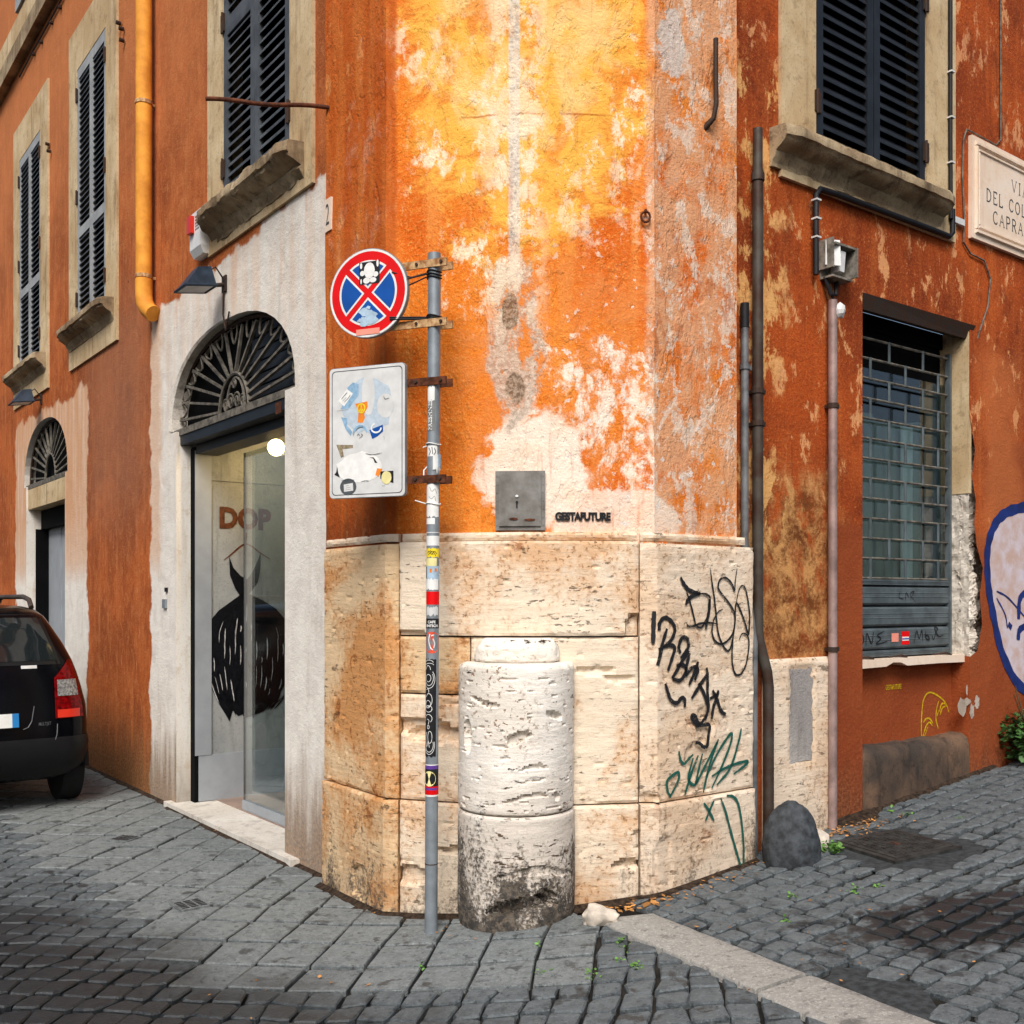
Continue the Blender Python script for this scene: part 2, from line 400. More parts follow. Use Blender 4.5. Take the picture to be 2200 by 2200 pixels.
def mat_right():
    n = NT("right_stucco")
    uv, x, z, big, st, med, fine, grit, c = stucco_base(n, lin(128, 50, 18), lin(182, 80, 28), lin(212, 120, 58), .4)
    patch = n.noise(n.scale(uv, 1.3, .72, 1, (2, 8, 0)), 4.2, 7, .74, .15)
    wob = n.noise(uv, 2.6, 6, .62)
    up = n.step(z, 1.6, 2.2)
    c = n.mix(n.mul(n.mul(n.step(patch, .555, .61), up), .8), c, lin(232, 168, 112))
    c = n.mix(n.mul(n.mul(n.step(n.add(patch, n.mul(st, .2)), .66, .72), n.step(z, 3.4, 4.2)), .55), c, lin(200, 130, 92))
    c = n.mix(n.mul(n.step(n.noise(n.scale(uv, 1.2, .7, 1, (9, 4, 0)), 3.6, 7, .72), .52, .64), .55), c, lin(106, 40, 16))
    c = n.mix(n.mul(n.step(n.noise(n.scale(uv, 14, 1.1, 1, (3, 4, 0)), 1.0, 6, .64), .56, .7), .4), c, lin(96, 38, 18))
    # bare rubbed plaster by the drainpipes
    b1 = n.rect(x, z, wob, .7, 1.62, 1.2, 2.3, .3, .22)
    bc = n.mix(n.step(n.add(med, n.mul(fine, .5)), .62, .9), lin(112, 62, 28), lin(206, 150, 92))
    c = n.mix(n.mul(b1, n.step(n.add(patch, n.mul(z, -.1)), .16, .36)), c, bc)
    c = n.mix(n.mul(n.rect(x, z, wob, .7, 1.1, 1.9, 4.5, .3, .1), n.mul(n.step(patch, .5, .56), .8)), c, lin(234, 178, 110))
    # later brown-red coat on the lower wall
    lo = n.inv(n.step(n.add(z, n.mul(n.m('SUBTRACT', wob, .5), .12)), 2.0, 2.06))
    lo = n.mul(lo, n.step(x, 1.55, 1.62))
    lo = n.m('MAXIMUM', lo, n.mul(n.inv(n.step(n.add(z, n.mul(n.m('SUBTRACT', wob, .5), .2)), 2.68, 2.74)), n.step(x, 3.3, 3.4)))
    rc = n.mix(n.step(big, .3, .7), lin(134, 60, 28), lin(154, 76, 38)); rc = n.mix(n.mul(n.step(fine, .5, .75), .35), rc, lin(190, 112, 70))
    c = n.mix(lo, c, rc)
    c = n.mix(n.mul(n.rect(x, z, wob, 3.2, 3.75, 2.0, 3.3, .3, .15), .6), c, lin(196, 112, 62))
    dirt = n.mul(n.inv(n.step(n.add(z, n.mul(n.m('SUBTRACT', st, .5), .9)), .25, .75)), .75)
    c = n.mix(dirt, c, n.mix(n.step(fine, .4, .6), lin(88, 52, 34), lin(140, 88, 56)))
    h = n.add(n.add(n.mul(n.noise(uv, 46, 3, .7), .5), n.mul(grit, .25)), n.mul(n.noise(uv, 5.5, 4, .66), 1.0))
    return n.done(c, .9, n.bump(h, .6, .016), 0.0, .2)

def mat_travertine(name, tone, stain, stain_amt=.5, grime=.5, pits=1.0, base_z=0.0):
    n = NT(name); p = n.pos(); z = n.sep(p)[2]
    a = n.noise(p, 1.6, 6, .6, .4); b = n.noise(n.scale(p, 1, 1, 6), 2.4, 6, .65); f = n.noise(p, 70, 5, .7)
    pit = n.noise(n.scale(p, 1, 1, 3.6), 15, 7, .62); vein = n.noise(n.scale(p, .7, .7, 9), 3.2, 6, .6)
    spots = n.noise(p, 42, 4, .6)
    lite = tuple(min(1, c * 1.14) for c in tone[:3]) + (1,); dk = tuple(c * .8 for c in tone[:3]) + (1,)
    c = n.mix(n.step(b, .35, .7), tone, lite); c = n.mix(n.mul(n.step(vein, .5, .75), .4), c, dk)
    sm = n.mul(n.step(n.add(a, n.mul(spots, .25)), .56, .74), stain_amt)
    c = n.mix(sm, c, stain)
    rust = n.mul(n.step(n.noise(p, 9, 8, .7, .5), .57, .64), n.mul(n.step(a, .45, .6), stain_amt))
    c = n.mix(rust, c, lin(150, 84, 36))
    c = n.mix(n.mul(n.step(f, .52, .72), .28), c, dk)
    band = n.step(n.noise(n.scale(p, .6, .6, 3.0, (3, 1, 2)), 1.9, 4, .6), .46, .62)
    hole = n.m('MAXIMUM', n.mul(n.step(pit, .615, .64), band), n.mul(n.step(n.noise(n.scale(p, 1, 1, 2.6), 6, 9, .7), .645, .66), 1.0))
    c = n.mix(n.m('MINIMUM', n.mul(hole, .92 * pits), 1.0), c, lin(62, 46, 34))
    fleck = n.mul(n.mul(n.step(spots, .58, .66), .7), n.step(a, .4, .6)); c = n.mix(n.mul(fleck, pits), c, lin(140, 96, 60))
    gm = n.noise(n.scale(p, 2.4, 2.4, 1.3), 2.4, 8, .68, .3)
    gz = n.inv(n.step(n.add(z, n.mul(n.m('SUBTRACT', gm, .5), 1.0)), base_z + .1, base_z + .6))
    gsum = n.add(n.add(n.mul(gm, 1.1), n.mul(f, .7)), n.m('SUBTRACT', n.add(n.mul(spots, .4), -.19 + .62 * base_z), n.mul(z, .62)))
    gk = n.m('MINIMUM', n.mul(n.step(gsum, .76, 1.02), grime), .93)
    c = n.mix(n.mul(n.mul(gz, grime), .3), c, lin(142, 112, 82))
    c = n.mix(gk, c, n.mix(n.step(n.add(n.mul(spots, .6), n.mul(n.noise(p, 18, 5, .65), .5)), .48, .66), lin(24, 25, 26), lin(104, 94, 82)))
    h = n.add(n.add(n.mul(f, .25), n.mul(hole, -1.0 * pits)), n.add(n.mul(b, .8), n.mul(fleck, -.3)))
    return n.done(c, .86, n.bump(h, .85, .016), 0.0, .2)

def mat_stone(name, dark, lite, wet=True, worn=.3):
    n = NT(name); p = n.pos(); x, y, z = n.sep(p)
    isl = n.island(); f = n.noise(p, 75, 4, .75); m = n.noise(p, 22, 6, .68); big = n.noise(p, 1.3, 5, .6)
    c = n.mix(n.add(n.mul(isl, .62), n.mul(n.step(m, .36, .64), .38)), dark, lite)
    c = n.mix(n.mul(n.step(n.noise(p, 6, 7, .7), .52, .66), .35), c, tuple(k * .6 for k in dark[:3]) + (1,))
    c = n.mix(n.mul(n.step(f, .5, .66), worn * 1.3), c, tuple(min(1, k * 1.75) for k in lite[:3]) + (1,))
    c = n.mix(n.mul(n.step(n.noise(p, 30, 6, .75), .56, .62), .65), c, tuple(k * .45 for k in dark[:3]) + (1,))
    ro = n.add(.62, n.mul(m, .2))
    sm = n.step(n.add(n.voro(n.scale(p, 1, 1.5, 1), 2.6), n.mul(n.noise(p, 14, 5, .65), .22)), .24, .17)
    c = n.mix(n.mul(sm, .6), c, tuple(k * .35 for k in dark[:3]) + (1,))
    if wet:
        wl = n.inv(n.step(n.add(n.add(n.mul(x, .62), n.mul(y, .78)), n.mul(n.m('SUBTRACT', n.noise(p, 3.0, 8, .7), .5), 1.4)), 2.3, 3.05))
        dx = n.m('DIVIDE', n.m('SUBTRACT', x, 2.15), .95); dy = n.m('DIVIDE', n.m('SUBTRACT', y, 4.25), .42)
        wr = n.inv(n.step(n.add(n.m('SQRT', n.add(n.mul(dx, dx), n.mul(dy, dy))), n.mul(n.m('SUBTRACT', n.noise(p, 4.5, 8, .72), .5), 2.2)), .7, 1.0))
        sp = n.mul(n.step(n.noise(n.scale(p, 1, 1, 1, (5, 1, 0)), 7.5, 7, .66), .575, .615), n.inv(n.step(n.add(n.mul(x, .62), n.mul(y, .78)), 3.0, 5.6)))
        wm = n.m('MAXIMUM', n.m('MAXIMUM', wl, wr), n.mul(sp, .8))
        c = n.mix(n.mul(wm, .85), c, tuple(k * .2 for k in dark[:3]) + (1,))
        ro = n.m('SUBTRACT', ro, n.mul(wm, .34))
    h = n.add(n.mul(m, 1.0), n.mul(f, .4))
    return n.done(c, ro, n.bump(h, .8, .010), 0.0, .5)

def spray(name, col):
    """marker or spray paint, broken where the stone is rough"""
    n = NT(name); p = n.pos()
    m_ = n.add(n.mul(n.noise(p, 110, 4, .7), .6), n.mul(n.noise(p, 16, 5, .6), .5))
    tr = n.node("BsdfTransparent"); mx = n.node("MixShader")
    n.put(mx.inputs[0], n.add(.3, n.mul(n.step(m_, .38, .5), .7))); n.put(n.bsdf.inputs["Base Color"], col); n.put(n.bsdf.inputs["Roughness"], .7)
    n.t.links.new(tr.outputs[0], mx.inputs[1]); n.t.links.new(n.bsdf.outputs[0], mx.inputs[2]); n.t.links.new(mx.outputs[0], n.out.inputs[0])
    return n.mat
def make_materials(CW):
    M['left'] = mat_left(); M['corner'] = mat_corner(CW); M['right'] = mat_right()
    M['trav'] = mat_travertine("travertine", lin(232, 214, 190), lin(212, 156, 100), .7, .75, .75)
    M['trav_l'] = mat_travertine("travertine_warm", lin(222, 192, 152), lin(202, 136, 72), .85, 1.0, .7)
    M['trav_c'] = mat_travertine("travertine_pale", lin(236, 229, 218), lin(216, 200, 180), .35, 1.1, 1.15, .30)
    M['trav_r'] = mat_travertine("travertine_rose", lin(234, 215, 192), lin(212, 170, 126), .5, .75, .7, .12)
    M['beige'] = plaster_mat("beige_surround", lin(122, 94, 62), lin(190, 162, 122), lin(216, 194, 156))
    M['whitepl'] = plaster_mat("white_jamb", lin(190, 168, 140), lin(222, 216, 206), lin(234, 230, 222), .85, .3, (.1, .75))
    M['oldstone'] = plaster_mat("weathered_stone", lin(66, 52, 38), lin(130, 108, 82), lin(186, 166, 134), .9, 1.0)
    M['rubble'] = plaster_mat("broken_plaster", lin(118, 100, 84), lin(206, 196, 182), lin(228, 220, 208), .9, 1.2)
    M['slab'] = mat_stone("basalt_slab", lin(70, 76, 78), lin(128, 133, 132))
    M['cob'] = mat_stone("basalt_cobble", lin(46, 53, 57), lin(102, 108, 110))
    M['granite'] = mat_stone("pale_kerb", lin(128, 126, 120), lin(160, 157, 150), False, .45)
    M['earth'] = plain("joint_earth", lin(40, 37, 33), .95, 0, .35, 9, .5, 60, .2)
    M['tarmac'] = plain("tarmac", lin(56, 60, 62), .85, 0, .25, 30, .7, 220, .35)
    M['darkpaint'] = plain("grey_shutter_paint", lin(78, 82, 86), .55, 0, .18, 6, .1, 60, .4)
    M['blackpaint'] = plain("blue_black_shutter_paint", lin(28, 32, 38), .5, 0, .2, 6, .1, 60, .4)
    M['palepaint'] = plain("pale_shutter_paint", lin(158, 160, 160), .55, 0, .08, 5, .06, 60, .4)
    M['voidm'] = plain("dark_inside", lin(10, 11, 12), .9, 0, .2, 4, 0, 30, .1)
    M['iron'] = plain("old_iron", lin(46, 40, 36), .7, .3, .35, 20, .4, 80, .4, lin(70, 44, 28))
    M['irongrey'] = plain("dusty_iron", lin(112, 106, 96), .75, .15, .25, 18, .3, 80, .3)
    M['rust'] = plain("rusty_iron", lin(96, 54, 34), .85, .15, .3, 24, .5, 90, .3)
    M['bracket'] = plain("rusted_bracket", lin(190, 160, 118), .7, .2, .2, 26, .3, 90, .35, lin(140, 84, 36))
    M['yellowpipe'] = plain("yellow_pipe", lin(232, 162, 62), .7, 0, .1, 5, .2, 40, .3, lin(206, 132, 44))
    M['pipegrey'] = plain("lead_grey_pipe", lin(116, 118, 120), .55, .3, .22, 8, .15, 50, .4)
    M['pipedark'] = plain("dark_pipe", lin(70, 66, 60), .6, .3, .3, 7, .2, 50, .4, lin(64, 44, 34))
    M['pipemauve'] = plain("galvanised_pipe", lin(160, 136, 130), .55, .3, .16, 8, .12, 50, .4)
    M['polegrey'] = plain("pole_zinc", lin(140, 148, 154), .5, .35, .08, 12, .06, 70, .45)
    M['tin'] = plain("painted_tin_door", lin(128, 126, 122), .55, .2, .12, 12, .12, 60, .4, lin(104, 100, 94))
    M['whiteplastic'] = plain("white_plastic", lin(226, 226, 224), .5, 0, .04, 10, 0, 30, .4)
    M['redplastic'] = plain("red_plastic", lin(214, 50, 30), .3, 0, .05, 8, 0, 30, .5)
    M['lampblue'] = plain("blue_black_lamp", lin(38, 52, 68), .45, .1, .2, 12, .1, 60, .45)
    M['signred'] = plain("sign_red", lin(222, 2, 8), .5, 0, .05, 6, 0, 40, .25)
    M['signblue'] = plain("sign_blue", lin(8, 78, 160), .5, 0, .07, 6, 0, 40, .25)
    M['signwhite'] = plain("sign_white", lin(232, 232, 228), .4, 0, .04, 9, 0, 40, .5)
    M['boardwhite'] = plain("board_enamel", lin(214, 214, 212), .5, 0, .05, 12, .04, 60, .45)
    M['marble'] = plaster_mat("plaque_marble", lin(222, 186, 154), lin(232, 208, 184), lin(240, 222, 204), .5, .08)
    M['gfx'] = spray("black_spray", lin(22, 22, 26)); M['gfxg'] = spray("green_spray", lin(16, 88, 76))
    M['ink'] = plain("black_paint", lin(24, 24, 28), .6, 0, .2, 30, 0, 40, .35)
    M['green'] = plain("green_paint", lin(18, 92, 80), .6, 0, .2, 30, 0, 40, .35)
    M['bluepaint'] = plain("blue_paint", lin(24, 44, 108), .6, 0, .15, 14, 0, 40, .35)
    M['lilac'] = plain("lilac_white_paint", lin(200, 190, 198), .8, 0, .06, 9, .3, 60, .25, lin(196, 166, 152))
    M['yellowpaint'] = plain("yellow_paint", lin(206, 168, 26), .65, 0, .15, 40, 0, 40, .3)
    M['engrave'] = plain("engraved_grey", lin(70, 74, 78), .7, 0, .1, 30, 0, 40, .3)
    M['rollgrey'] = plain("roller_shutter", lin(92, 102, 106), .55, .25, .14, 9, .1, 60, .4)
    M['step'] = plaster_mat("threshold_marble", lin(150, 140, 128), lin(206, 198, 186), lin(222, 216, 206), .6, .15)
    M['shopwall'] = plaster_mat("shop_plaster", lin(96, 99, 100), lin(138, 141, 141), lin(158, 160, 158), .7, .15)
    M['shopgrey'] = plain("shop_grey_trim", lin(150, 155, 160), .6, 0, .05, 4, 0, 40, .4)
    M['shopfloor'] = plain("shop_floor", lin(150, 126, 112), .35, 0, .1, 5, .05, 40, .5)
    M['mural'] = plain("mural_black", lin(16, 17, 22), .35, 0, .3, 60, .3, 90, .5)
    M['muralwhite'] = plain("mural_white", lin(190, 190, 188), .5, 0, .12, 50, 0, 60, .4)
    M['dopbrown'] = plain("dop_brown", lin(92, 46, 20), .55, 0, .25, 40, 0, 60, .4)
    M['carpaint'] = plain("black_car_paint", (.0022, .0024, .0038, 1), .16, 0, .1, 5, 0, 40, .16)
    M['carplastic'] = plain("black_car_plastic", (.006, .006, .007, 1), .5, 0, .1, 12, .1, 120, .25)
    M['tyre'] = plain("tyre_rubber", (.014, .014, .015, 1), .85, 0, .15, 20, .3, 90, .3)
    M['alloy'] = plain("wheel_silver", lin(120, 122, 126), .35, .8, .08, 10, 0, 40, .5)
    M['tailred'] = plain("tail_red", lin(112, 2, 5), .2, 0, .3, 40, .2, 90, .2)
    M['tailclear'] = plain("tail_clear", lin(150, 148, 146), .2, .3, .3, 60, .4, 160, .6)
    M['plateblue'] = plain("plate_blue", lin(36, 128, 196), .35, 0, .04, 8, 0, 40, .5)
    M['rock'] = plain("dark_boulder", lin(60, 64, 68), .75, 0, .26, 22, 1.0, 46, .4)
    M['rockpale'] = plain("pale_rock", lin(206, 194, 178), .85, 0, .18, 9, .6, 40, .3)
    M['castiron'] = plain("cast_iron_cover", lin(62, 62, 60), .6, .35, .25, 16, .4, 70, .45)
    M['leaf'] = plain("leaf_green", (.05, .13, .03, 1), .55, 0, .35, 9, 0, 40, .4, island=.6)
    M['twig'] = plain("twig_brown", lin(92, 72, 48), .85, 0, .2, 20, .2, 60, .3)
    M['litter'] = plain("dry_litter", lin(186, 130, 70), .85, 0, .35, 30, 0, 60, .3, island=.9)
    M['orange_st'] = plain("orange_sticker", lin(236, 134, 34), .5, 0, .06, 14, 0, 40, .4)
    M['palegrey_st'] = plain("faded_blue_sticker", lin(172, 196, 214), .55, 0, .1, 24, 0, 40, .4)
    M['oldplastic'] = plain("grimy_plastic", lin(128, 122, 112), .6, 0, .25, 20, .1, 60, .3)
    M['paper'] = plain("paper_sticker", lin(236, 236, 232), .6, 0, .04, 24, 0, 40, .4)
    M['yellow_st'] = plain("yellow_sticker", lin(242, 214, 40), .5, 0, .06, 14, 0, 40, .4)
    M['cream_st'] = plain("cream_sticker", lin(240, 228, 160), .5, 0, .06, 14, 0, 40, .4)
    M['purple_st'] = plain("purple_sticker", lin(96, 60, 146), .5, 0, .06, 14, 0, 40, .4)
    M['rust_o'] = plain("faded_red_tape", lin(240, 150, 130), .5, 0, .06, 14, 0, 40, .4)
    M['curtain'] = plain("teal_curtain", lin(106, 116, 110), .8, 0, .1, 2.5, .05, 20, .3)
    M['curtainlite'] = plain("teal_curtain_light", lin(168, 182, 178), .8, 0, .06, 2.5, .05, 20, .3)
    # clear glass: sees through, mirrors at a slant
    g = NT("window_glass")
    fr = g.node("LayerWeight"); fr.inputs[0].default_value = .5
    tr = g.node("BsdfTransparent"); tr.inputs[0].default_value = (.80, .86, .87, 1)
    gl = g.node("BsdfGlossy"); gl.inputs["Roughness"].default_value = .02; gl.inputs["Color"].default_value = (.95, .97, 1, 1)
    mx = g.node("MixShader"); g.put(mx.inputs[0], g.add(g.mul(g.m('POWER', fr.outputs[1], 3.5), .8), .07)); g.t.links.new(tr.outputs[0], mx.inputs[1]); g.t.links.new(gl.outputs[0], mx.inputs[2])
    g.t.links.new(mx.outputs[0], g.out.inputs[0]); M['glass'] = g.mat
    e = NT("lamp_glow"); e.put(e.bsdf.inputs["Base Color"], (1, .9, .7, 1)); e.put(e.bsdf.inputs["Emission Color"], (1, .72, .32, 1)); e.put(e.bsdf.inputs["Emission Strength"], 22.0)
    M['glow'] = e.mat

# ------------------------------------------------------------------ plan line of the blunt corner (plinth face)
def dense(pts, step=.02):
    out = []
    for a, b in zip(pts, pts[1:]):
        k = max(1, int((b - a).length / step))
        out += [a + (b - a) * (i / k) for i in range(k)]
    return out + [pts[-1]]
P0, P1, P2 = at(695.5, 5.717), at(829, 5.153), at(857, 5.137)
CEN = [at(857, 5.137), at(915, 5.085), at(979, 5.045), at(1045, 5.01), at(1110, 4.99), at(1180, 4.982), at(1243, 4.988), at(1310, 5.005), at(1373, 5.03)]
P3, P4 = at(1373, 5.03), at(1412, 5.035)
P5 = Vector((.6767, 5.012)) + TR * .7505
PLAN = dense([P0, P1] + CEN + [P4, P5])
ACC = [0.0]
for a_, b_ in zip(PLAN, PLAN[1:]): ACC.append(ACC[-1] + (b_ - a_).length)
def plan_at(a):
    """point and outward normal at arc length a"""
    i = 0
    lo, hi = 0, len(ACC) - 2
    while lo < hi:
        mid = (lo + hi + 1) // 2
        if ACC[mid] <= a: lo = mid
        else: hi = mid - 1
    i = lo
    t = (a - ACC[i]) / (ACC[i + 1] - ACC[i]); p = PLAN[i] + (PLAN[i + 1] - PLAN[i]) * t
    def nrm(j):
        d = (PLAN[min(j + 1, len(PLAN) - 1)] - PLAN[max(j - 1, 0)]).normalized(); return Vector((d.y, -d.x))
    return p, (nrm(i) * (1 - t) + nrm(i + 1) * t).normalized()
class PlanFrame:
    def __call__(s, a, n, z):
        p, q = plan_at(a); p = p + q * n; return Vector((p.x, p.y, z))
FC = PlanFrame()
def CW(px, py):
    u = (px - 1100) / FOC; best = 0
    for i in range(len(PLAN) - 1):
        f0, f1 = PLAN[i].x - u * PLAN[i].y, PLAN[i + 1].x - u * PLAN[i + 1].y
        if f0 <= 0 <= f1 or f1 <= 0 <= f0:
            t = f0 / (f0 - f1) if f0 != f1 else 0
            p = PLAN[i] + (PLAN[i + 1] - PLAN[i]) * t
            return ACC[i] + (ACC[i + 1] - ACC[i]) * t, hgt(py, p.y)
    return (0.0 if u < 0 else ACC[-1]), hgt(py, 5.4)
A1 = (P1 - P0).length
AEND = ACC[-1]
make_materials(CW)
ZTOP = 10.2

bld = thing("corner_building", "weathered orange stucco corner building with a blunt travertine corner and arched shop doors", "building", (0, 5.6, 0))

# ------------------------------------------------------------------ walls with openings
def wall_sheet(name, fr, outline, holes, mat, reveals):
    """plane wall in (a, z) with holes; each hole gets its own reveal depth and material"""
    pts, edges = [], []
    for ring in [outline] + holes:
        b = len(pts); pts += [Vector(p) for p in ring]; edges += [(b + i, b + (i + 1) % len(ring)) for i in range(len(ring))]
    vs, es, fs, *_ = delaunay_2d_cdt(pts, edges, [], 1, 1e-6)
    def inside(p, ring):
        c = False; j = len(ring) - 1
        for i in range(len(ring)):
            (xi, zi), (xj, zj) = ring[i], ring[j]
            if (zi > p.y) != (zj > p.y) and p.x < (xj - xi) * (p.y - zi) / (zj - zi) + xi: c = not c
            j = i
        return c
    mb = MB(); idx = [mb.vert(fr(v.x, 0, v.y)) for v in vs]
    for f in fs:
        c = sum((vs[i] for i in f), Vector((0, 0))) / len(f)
        if any(inside(c, h) for h in holes): continue
        mb.face([idx[i] for i in f], [(vs[i].x, vs[i].y) for i in f])
    o = mb.build(name, mat, bld, fix=False)
    for ring, (depth, rm) in zip(holes, reveals):
        if depth <= 0: continue
        rb = MB()
        for i in range(len(ring)):
            p, q = ring[i], ring[(i + 1) % len(ring)]
            rb.poly([fr(p[0], 0, p[1]), fr(q[0], 0, q[1]), fr(q[0], -depth, q[1]), fr(p[0], -depth, p[1])],
                    [(p[0], p[1]), (q[0], q[1]), (q[0] + depth, q[1]), (p[0] + depth, p[1])])
        rb.build("opening_reveal", rm, o, fix=False)
    return o

# left street front
ARC1 = (1.47, 2.88, 1.11, .62)        # centre, springing, half width, rise
def arch_ring(c, zs, hw, rise, k=20, p=2.25):
    out = []
    for i in range(k + 1):
        t = math.pi * i / k; co, si = math.cos(t), math.sin(t)
        out.append((c - hw * math.copysign(abs(co) ** (2 / p), co), zs + rise * abs(si) ** (2 / p)))
    return out                        # from low a to high a
def door_hole(c, zs, hw, rise, dw, z0):
    ar = arch_ring(c, zs, hw, rise)
    return [(c - dw, z0), (c - dw, zs - .02), (c - hw, zs - .02)] + ar[0:] + [(c + hw, zs - .02), (c + dw, zs - .02), (c + dw, z0)]
D1 = door_hole(1.47, 2.88, 1.11, .62, .966, .0)
C2 = .5 * (Lw(52, 1000)[0] + Lw(145, 1000)[0]); H2 = .5 * abs(Lw(52, 1000)[0] - Lw(145, 1000)[0])
D2 = door_hole(C2, 2.90, H2, .64, H2 - .1, .0)
def win_rect(px0, px1, z0, z1):
    a, b = Lw(px0, 0)[0], Lw(px1, 0)[0]
    a, b = min(a, b), max(a, b); return (a, b, z0, z1)
W1 = win_rect(485, 629, 4.25, 6.75); W2 = win_rect(170, 232, 4.23, 6.72); W3 = win_rect(45, 91, 4.22, 6.70)
W4 = (6.62, 7.7, 8.05, 10.15)
rr = lambda wn: [(wn[0], wn[2]), (wn[1], wn[2]), (wn[1], wn[3]), (wn[0], wn[3])]
wall_sheet("wall", FL, [(-.16, -.4), (18, -.4), (18, ZTOP + .4), (-.16, ZTOP + .4)], [D1, D2, rr(W1), rr(W2), rr(W3), rr(W4)], M['left'],
           [(.30, M['whitepl']), (.30, M['whitepl']), (.12, M['beige']), (.12, M['beige']), (.12, M['beige']), (.12, M['beige'])])

# the blunt corner above the plinth: one bowed sheet
def corner_sheet():
    mb = MB(); zs = [1.84 + (ZTOP - 1.84) * (i / 60) for i in range(61)]
    aa = [a for a in ACC if a <= AEND - .085]
    aa = [aa[i] for i in range(0, len(aa))]
    grid = []
    for a in aa:
        col = []
        for z in zs:
            n = -.03
            if a < A1 - .005: n = -.012                                   # left pier a touch proud
            if A1 + .04 < a < CW(1378, 500)[0]: n = -.042
            n += .006 * fbm(a * 2.2, z * 1.6) + .003 * fbm(a * 9, z * 7, 3)
            col.append(mb.vert(FC(a, n, z)))
        grid.append(col)
    for i in range(len(aa) - 1):
        for j in range(60):
            mb.face((grid[i][j], grid[i + 1][j], grid[i + 1][j + 1], grid[i][j + 1]),
                    [(aa[i], zs[j]), (aa[i + 1], zs[j]), (aa[i + 1], zs[j + 1]), (aa[i], zs[j + 1])])
    # returns back to the street fronts
    for i, a, fr in ((0, aa[0], 0), (-1, aa[-1], 1)):
        for j in range(60):
            p, q = FC(a, -.028, zs[j]), FC(a, -.3, zs[j]); p1, q1 = FC(a, -.028, zs[j + 1]), FC(a, -.3, zs[j + 1])
            mb.poly([p, q, q1, p1], [(a, zs[j]), (a + .3, zs[j]), (a + .3, zs[j + 1]), (a, zs[j + 1])])
    return mb.build("wall", M['corner'], bld, fix=False, sharp=35)
corner_sheet()

# right street front
WS0, WS1 = Rw(1853, 700)[0], Rw(2083, 700)[0]
ND = .13
NICHE = [(WS0, .0), (WS1, .0), (WS1, 3.40), (WS0, 3.42)]
UW = (Rw(1746, 0)[0], Rw(1983, 0)[0], 4.17, 6.6)
def right_wall():
    global RWALL
    # the broken right edge of the shop window niche
    edge = [(WS1 + d, z) for d, z in ((0, .0), (0, 1.20), (.10, 1.24), (.16, 1.42), (.13, 1.62), (.17, 1.8), (.09, 1.95), (.06, 2.1), (.08, 2.25), (.03, 2.42), (.07, 2.6), (.03, 2.72), (0, 2.82), (0, 3.40))]
    hole = [(WS0, 3.42), (WS0, .0)] + edge
    RWALL = wall_sheet("wall", FR, [(.42, -.4), (16, -.4), (16, ZTOP + .4), (.42, ZTOP + .4)], [hole, rr(UW)], M['right'], [(0, None), (.12, M['beige'])])
right_wall()

# ------------------------------------------------------------------ travertine plinth blocks
def block(name, a0, a1, z0, z1, proud, mat, thick=.16, bev=.007, rough=.0022, chips=(), step=.014, seed=0.0):
    na, nz = max(3, int((a1 - a0) / step)), max(3, int((z1 - z0) / step)); mb = MB()
    g = 0.004; a0, a1, z0, z1 = a0 + g, a1 - g, z0 + g, z1 - g
    av = [a0 + (a1 - a0) * i / na for i in range(na + 1)]; zv = [z0 + (z1 - z0) * j / nz for j in range(nz + 1)]
    grid = []
    for a in av:
        col = []
        for z in zv:
            e = min(a - a0, a1 - a, z - z0, z1 - z) + .006 * fbm(a * 11, z * 11, seed)
            k = max(0.0, 1 - e / (bev * 2.0)); n = proud - bev * k * k
            n += rough * fbm(a * 5, z * 5, seed + 3) + rough * .6 * fbm(a * 26, z * 40, seed + 8)
            pv = fbm(a * 14, z * 60, seed + 20, 3)
            if pv > .56: n -= .008 * min(1, (pv - .56) * 14)
            for (ca, cz, ra, rz, dp) in chips:
                q = ((a - ca) / ra) ** 2 + ((z - cz) / rz) ** 2 + .5 * fbm(a * 14, z * 14, seed)
                if q < 1: n -= dp * min(1, (1 - q) * 5)
            col.append(mb.vert(FC(a, n, z)))
        grid.append(col)
    for i in range(na):
        for j in range(nz): mb.face((grid[i][j], grid[i + 1][j], grid[i + 1][j + 1], grid[i][j + 1]))
    def skirt(pts):
        back = [mb.vert(p) for _, p in pts]
        for i in range(len(pts) - 1): mb.face((pts[i][0], pts[i + 1][0], back[i + 1], back[i]))
    skirt([(grid[i][0], FC(av[i], -thick, zv[0])) for i in range(na + 1)]); skirt([(grid[i][nz], FC(av[i], -thick, zv[nz])) for i in range(na + 1)])
    skirt([(grid[0][j], FC(av[0], -thick, zv[j])) for j in range(nz + 1)]); skirt([(grid[na][j], FC(av[na], -thick, zv[j])) for j in range(nz + 1)])
    return mb.build(name, mat, bld, sharp=24)
AC0, AC1 = CW(858, 1700)[0], CW(1373, 1700)[0]
zj = .592
block("plinth_block", 0, AC0, -.12, zj, .018, M['trav_l'], seed=1, chips=((.45, .12, .1, .1, .02),))
block("plinth_block", 0, AC0, zj, 1.865, .004, M['trav_l'], seed=2)
am, am2 = CW(1010, 1700)[0], CW(1225, 1700)[0]
block("plinth_block", AC0, am, -.12, zj, .006, M['trav'], seed=3, chips=((AC0 + .06, .22, .09, .05, .03), (am - .06, .36, .12, .02, .04)))
block("plinth_block", am, AC1, -.12, zj, .006, M['trav'], seed=4, chips=((AC1 - .06, .30, .07, .025, .04), (AC1 - .3, .09, .25, .02, .02)))
zcr = CW(880, 1490)[1]
block("plinth_block", AC0, am, zj, zcr, -.004, M['trav'], seed=5, chips=((am - .12, zcr - .2, .22, .045, .035), (AC0 + .12, zcr - .17, .16, .05, .03)))
